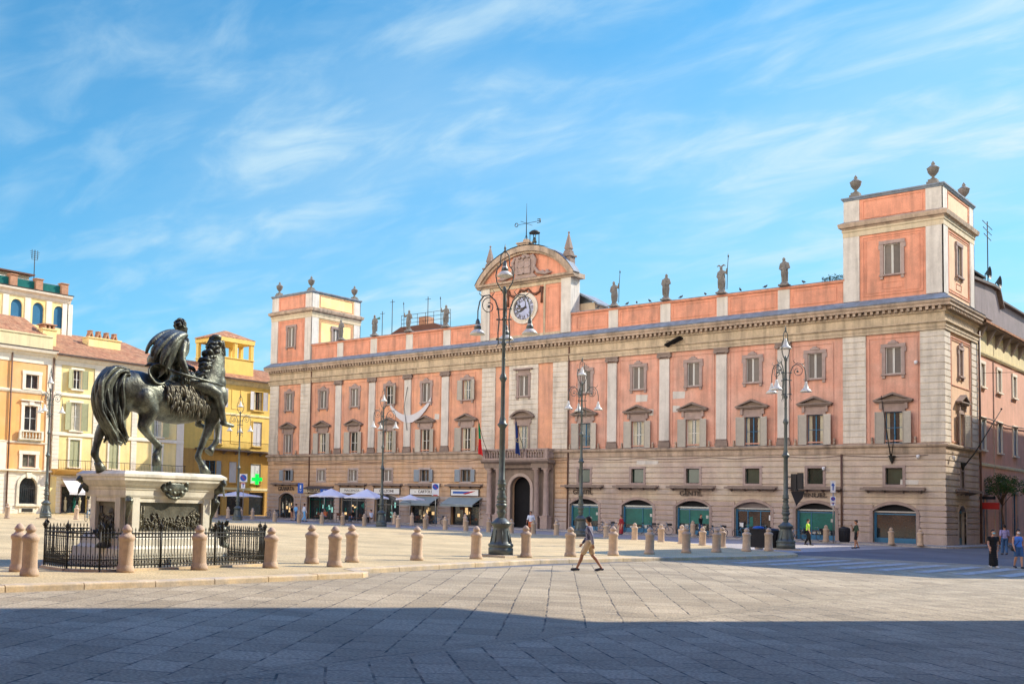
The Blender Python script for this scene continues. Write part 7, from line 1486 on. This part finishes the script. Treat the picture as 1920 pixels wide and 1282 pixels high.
person('man in a striped shirt and khaki shorts striding left across the road', 3.4, -54.0, 0, face(-1.10, -.35), 'striped_shirt', 'khaki', 'shorts', 'skin_tan', 1.82, .36, .22, .95, turn=-.5, vox=.014)
person('woman in a long black off-shoulder dress and pale blue face mask', 10.05, -32.9, 0, face(.62, -.78), 'black_cloth', 'black_cloth', 'dress', 'skin', 1.62, .12, .12, .25, 'long', 'mask_blue', shoes='sneaker')
person('woman in a bright blue sleeveless top and shorts with a black bag', 10.75, -32.0, 0, face(.60, -.80), 'blue_cloth', 'denim', 'shorts', 'skin', 1.66, .16, .14, .0, 'bun', 'sign_white', 'black_plastic')
person('person in a lilac shirt seen from behind, between the two masked women', 6.1, -12.2, 0, face(-.5, .86), 'lilac', 'denim', 'trousers', 'skin_tan', 1.76, .1, .1, .5)
person('man in a dark green shirt and dark shorts raising a hand to his face', -1.45, -13.6, 0, face(-.9, -.4), 'green_cloth', 'black_cloth', 'shorts', 'skin_tan', 1.8, .1, .1, .5, arms={1: ((.24, .16, 1.10), (.08, .24, 1.36))})
person('person in a white and blue shirt and orange shorts before the dark portal', -22.9, -16.9, .02, face(.3, -1), 'white_shirt', 'orange_cloth', 'shorts', 'skin_tan', 1.78, .22, .2, .5)
person('girl in a red jacket beside the second teal blind', -21.5, -6.0, .02, face(-.5, -.8), 'red_cloth', 'red_cloth', 'dress', 'skin', 1.6, .1, .1, .95, 'long')
person('worker in a bright yellow vest behind the right lamp base', -5.0, -11.8, .02, face(.9, .2), 'hivis', 'black_cloth', 'trousers', 'skin', 1.75, .15, .1, .4)
person('man in a light blue shirt left of the cafe parasols', -56.2, -8.6, .02, face(.2, 1), 'light_blue', 'denim', 'trousers', 'skin', 1.78, .1, .1, .5)
person('man in a white shirt and pale blue trousers at the cafe', -54.9, -8.7, .02, face(.5, 1), 'white_shirt', 'light_blue', 'trousers', 'skin_tan', 1.82, .2, .15, .9)
person('woman in black standing left of the man in light blue', -57.4, -8.0, .02, face(1, .1), 'black_cloth', 'skin_tan', 'shorts', 'skin', 1.62, .08, .1, .4, 'long')
person('guest in black seated under the right parasol', -49.4, -7.4, .12, face(-1, .1), 'black_cloth', 'denim', 'trousers', 'skin', 1.75, 0, .1, .5, sit=True)
person('guest in a white shirt seated under the right parasol', -46.6, -7.9, .12, face(-1, 0), 'white_shirt', 'black_cloth', 'trousers', 'skin', 1.75, 0, .1, .5, sit=True)
person('guest in orange seated at the left cafe table', -52.4, -8.2, .12, face(-1, .1), 'orange_cloth', 'denim', 'trousers', 'skin', 1.7, 0, .1, .5, 'long', sit=True)
person('passer-by in dark clothes beside the open shop door', -16.2, -3.2, .12, face(1, -.2), 'black_cloth', 'denim', 'trousers', 'skin', 1.74, .2, .2, .9)
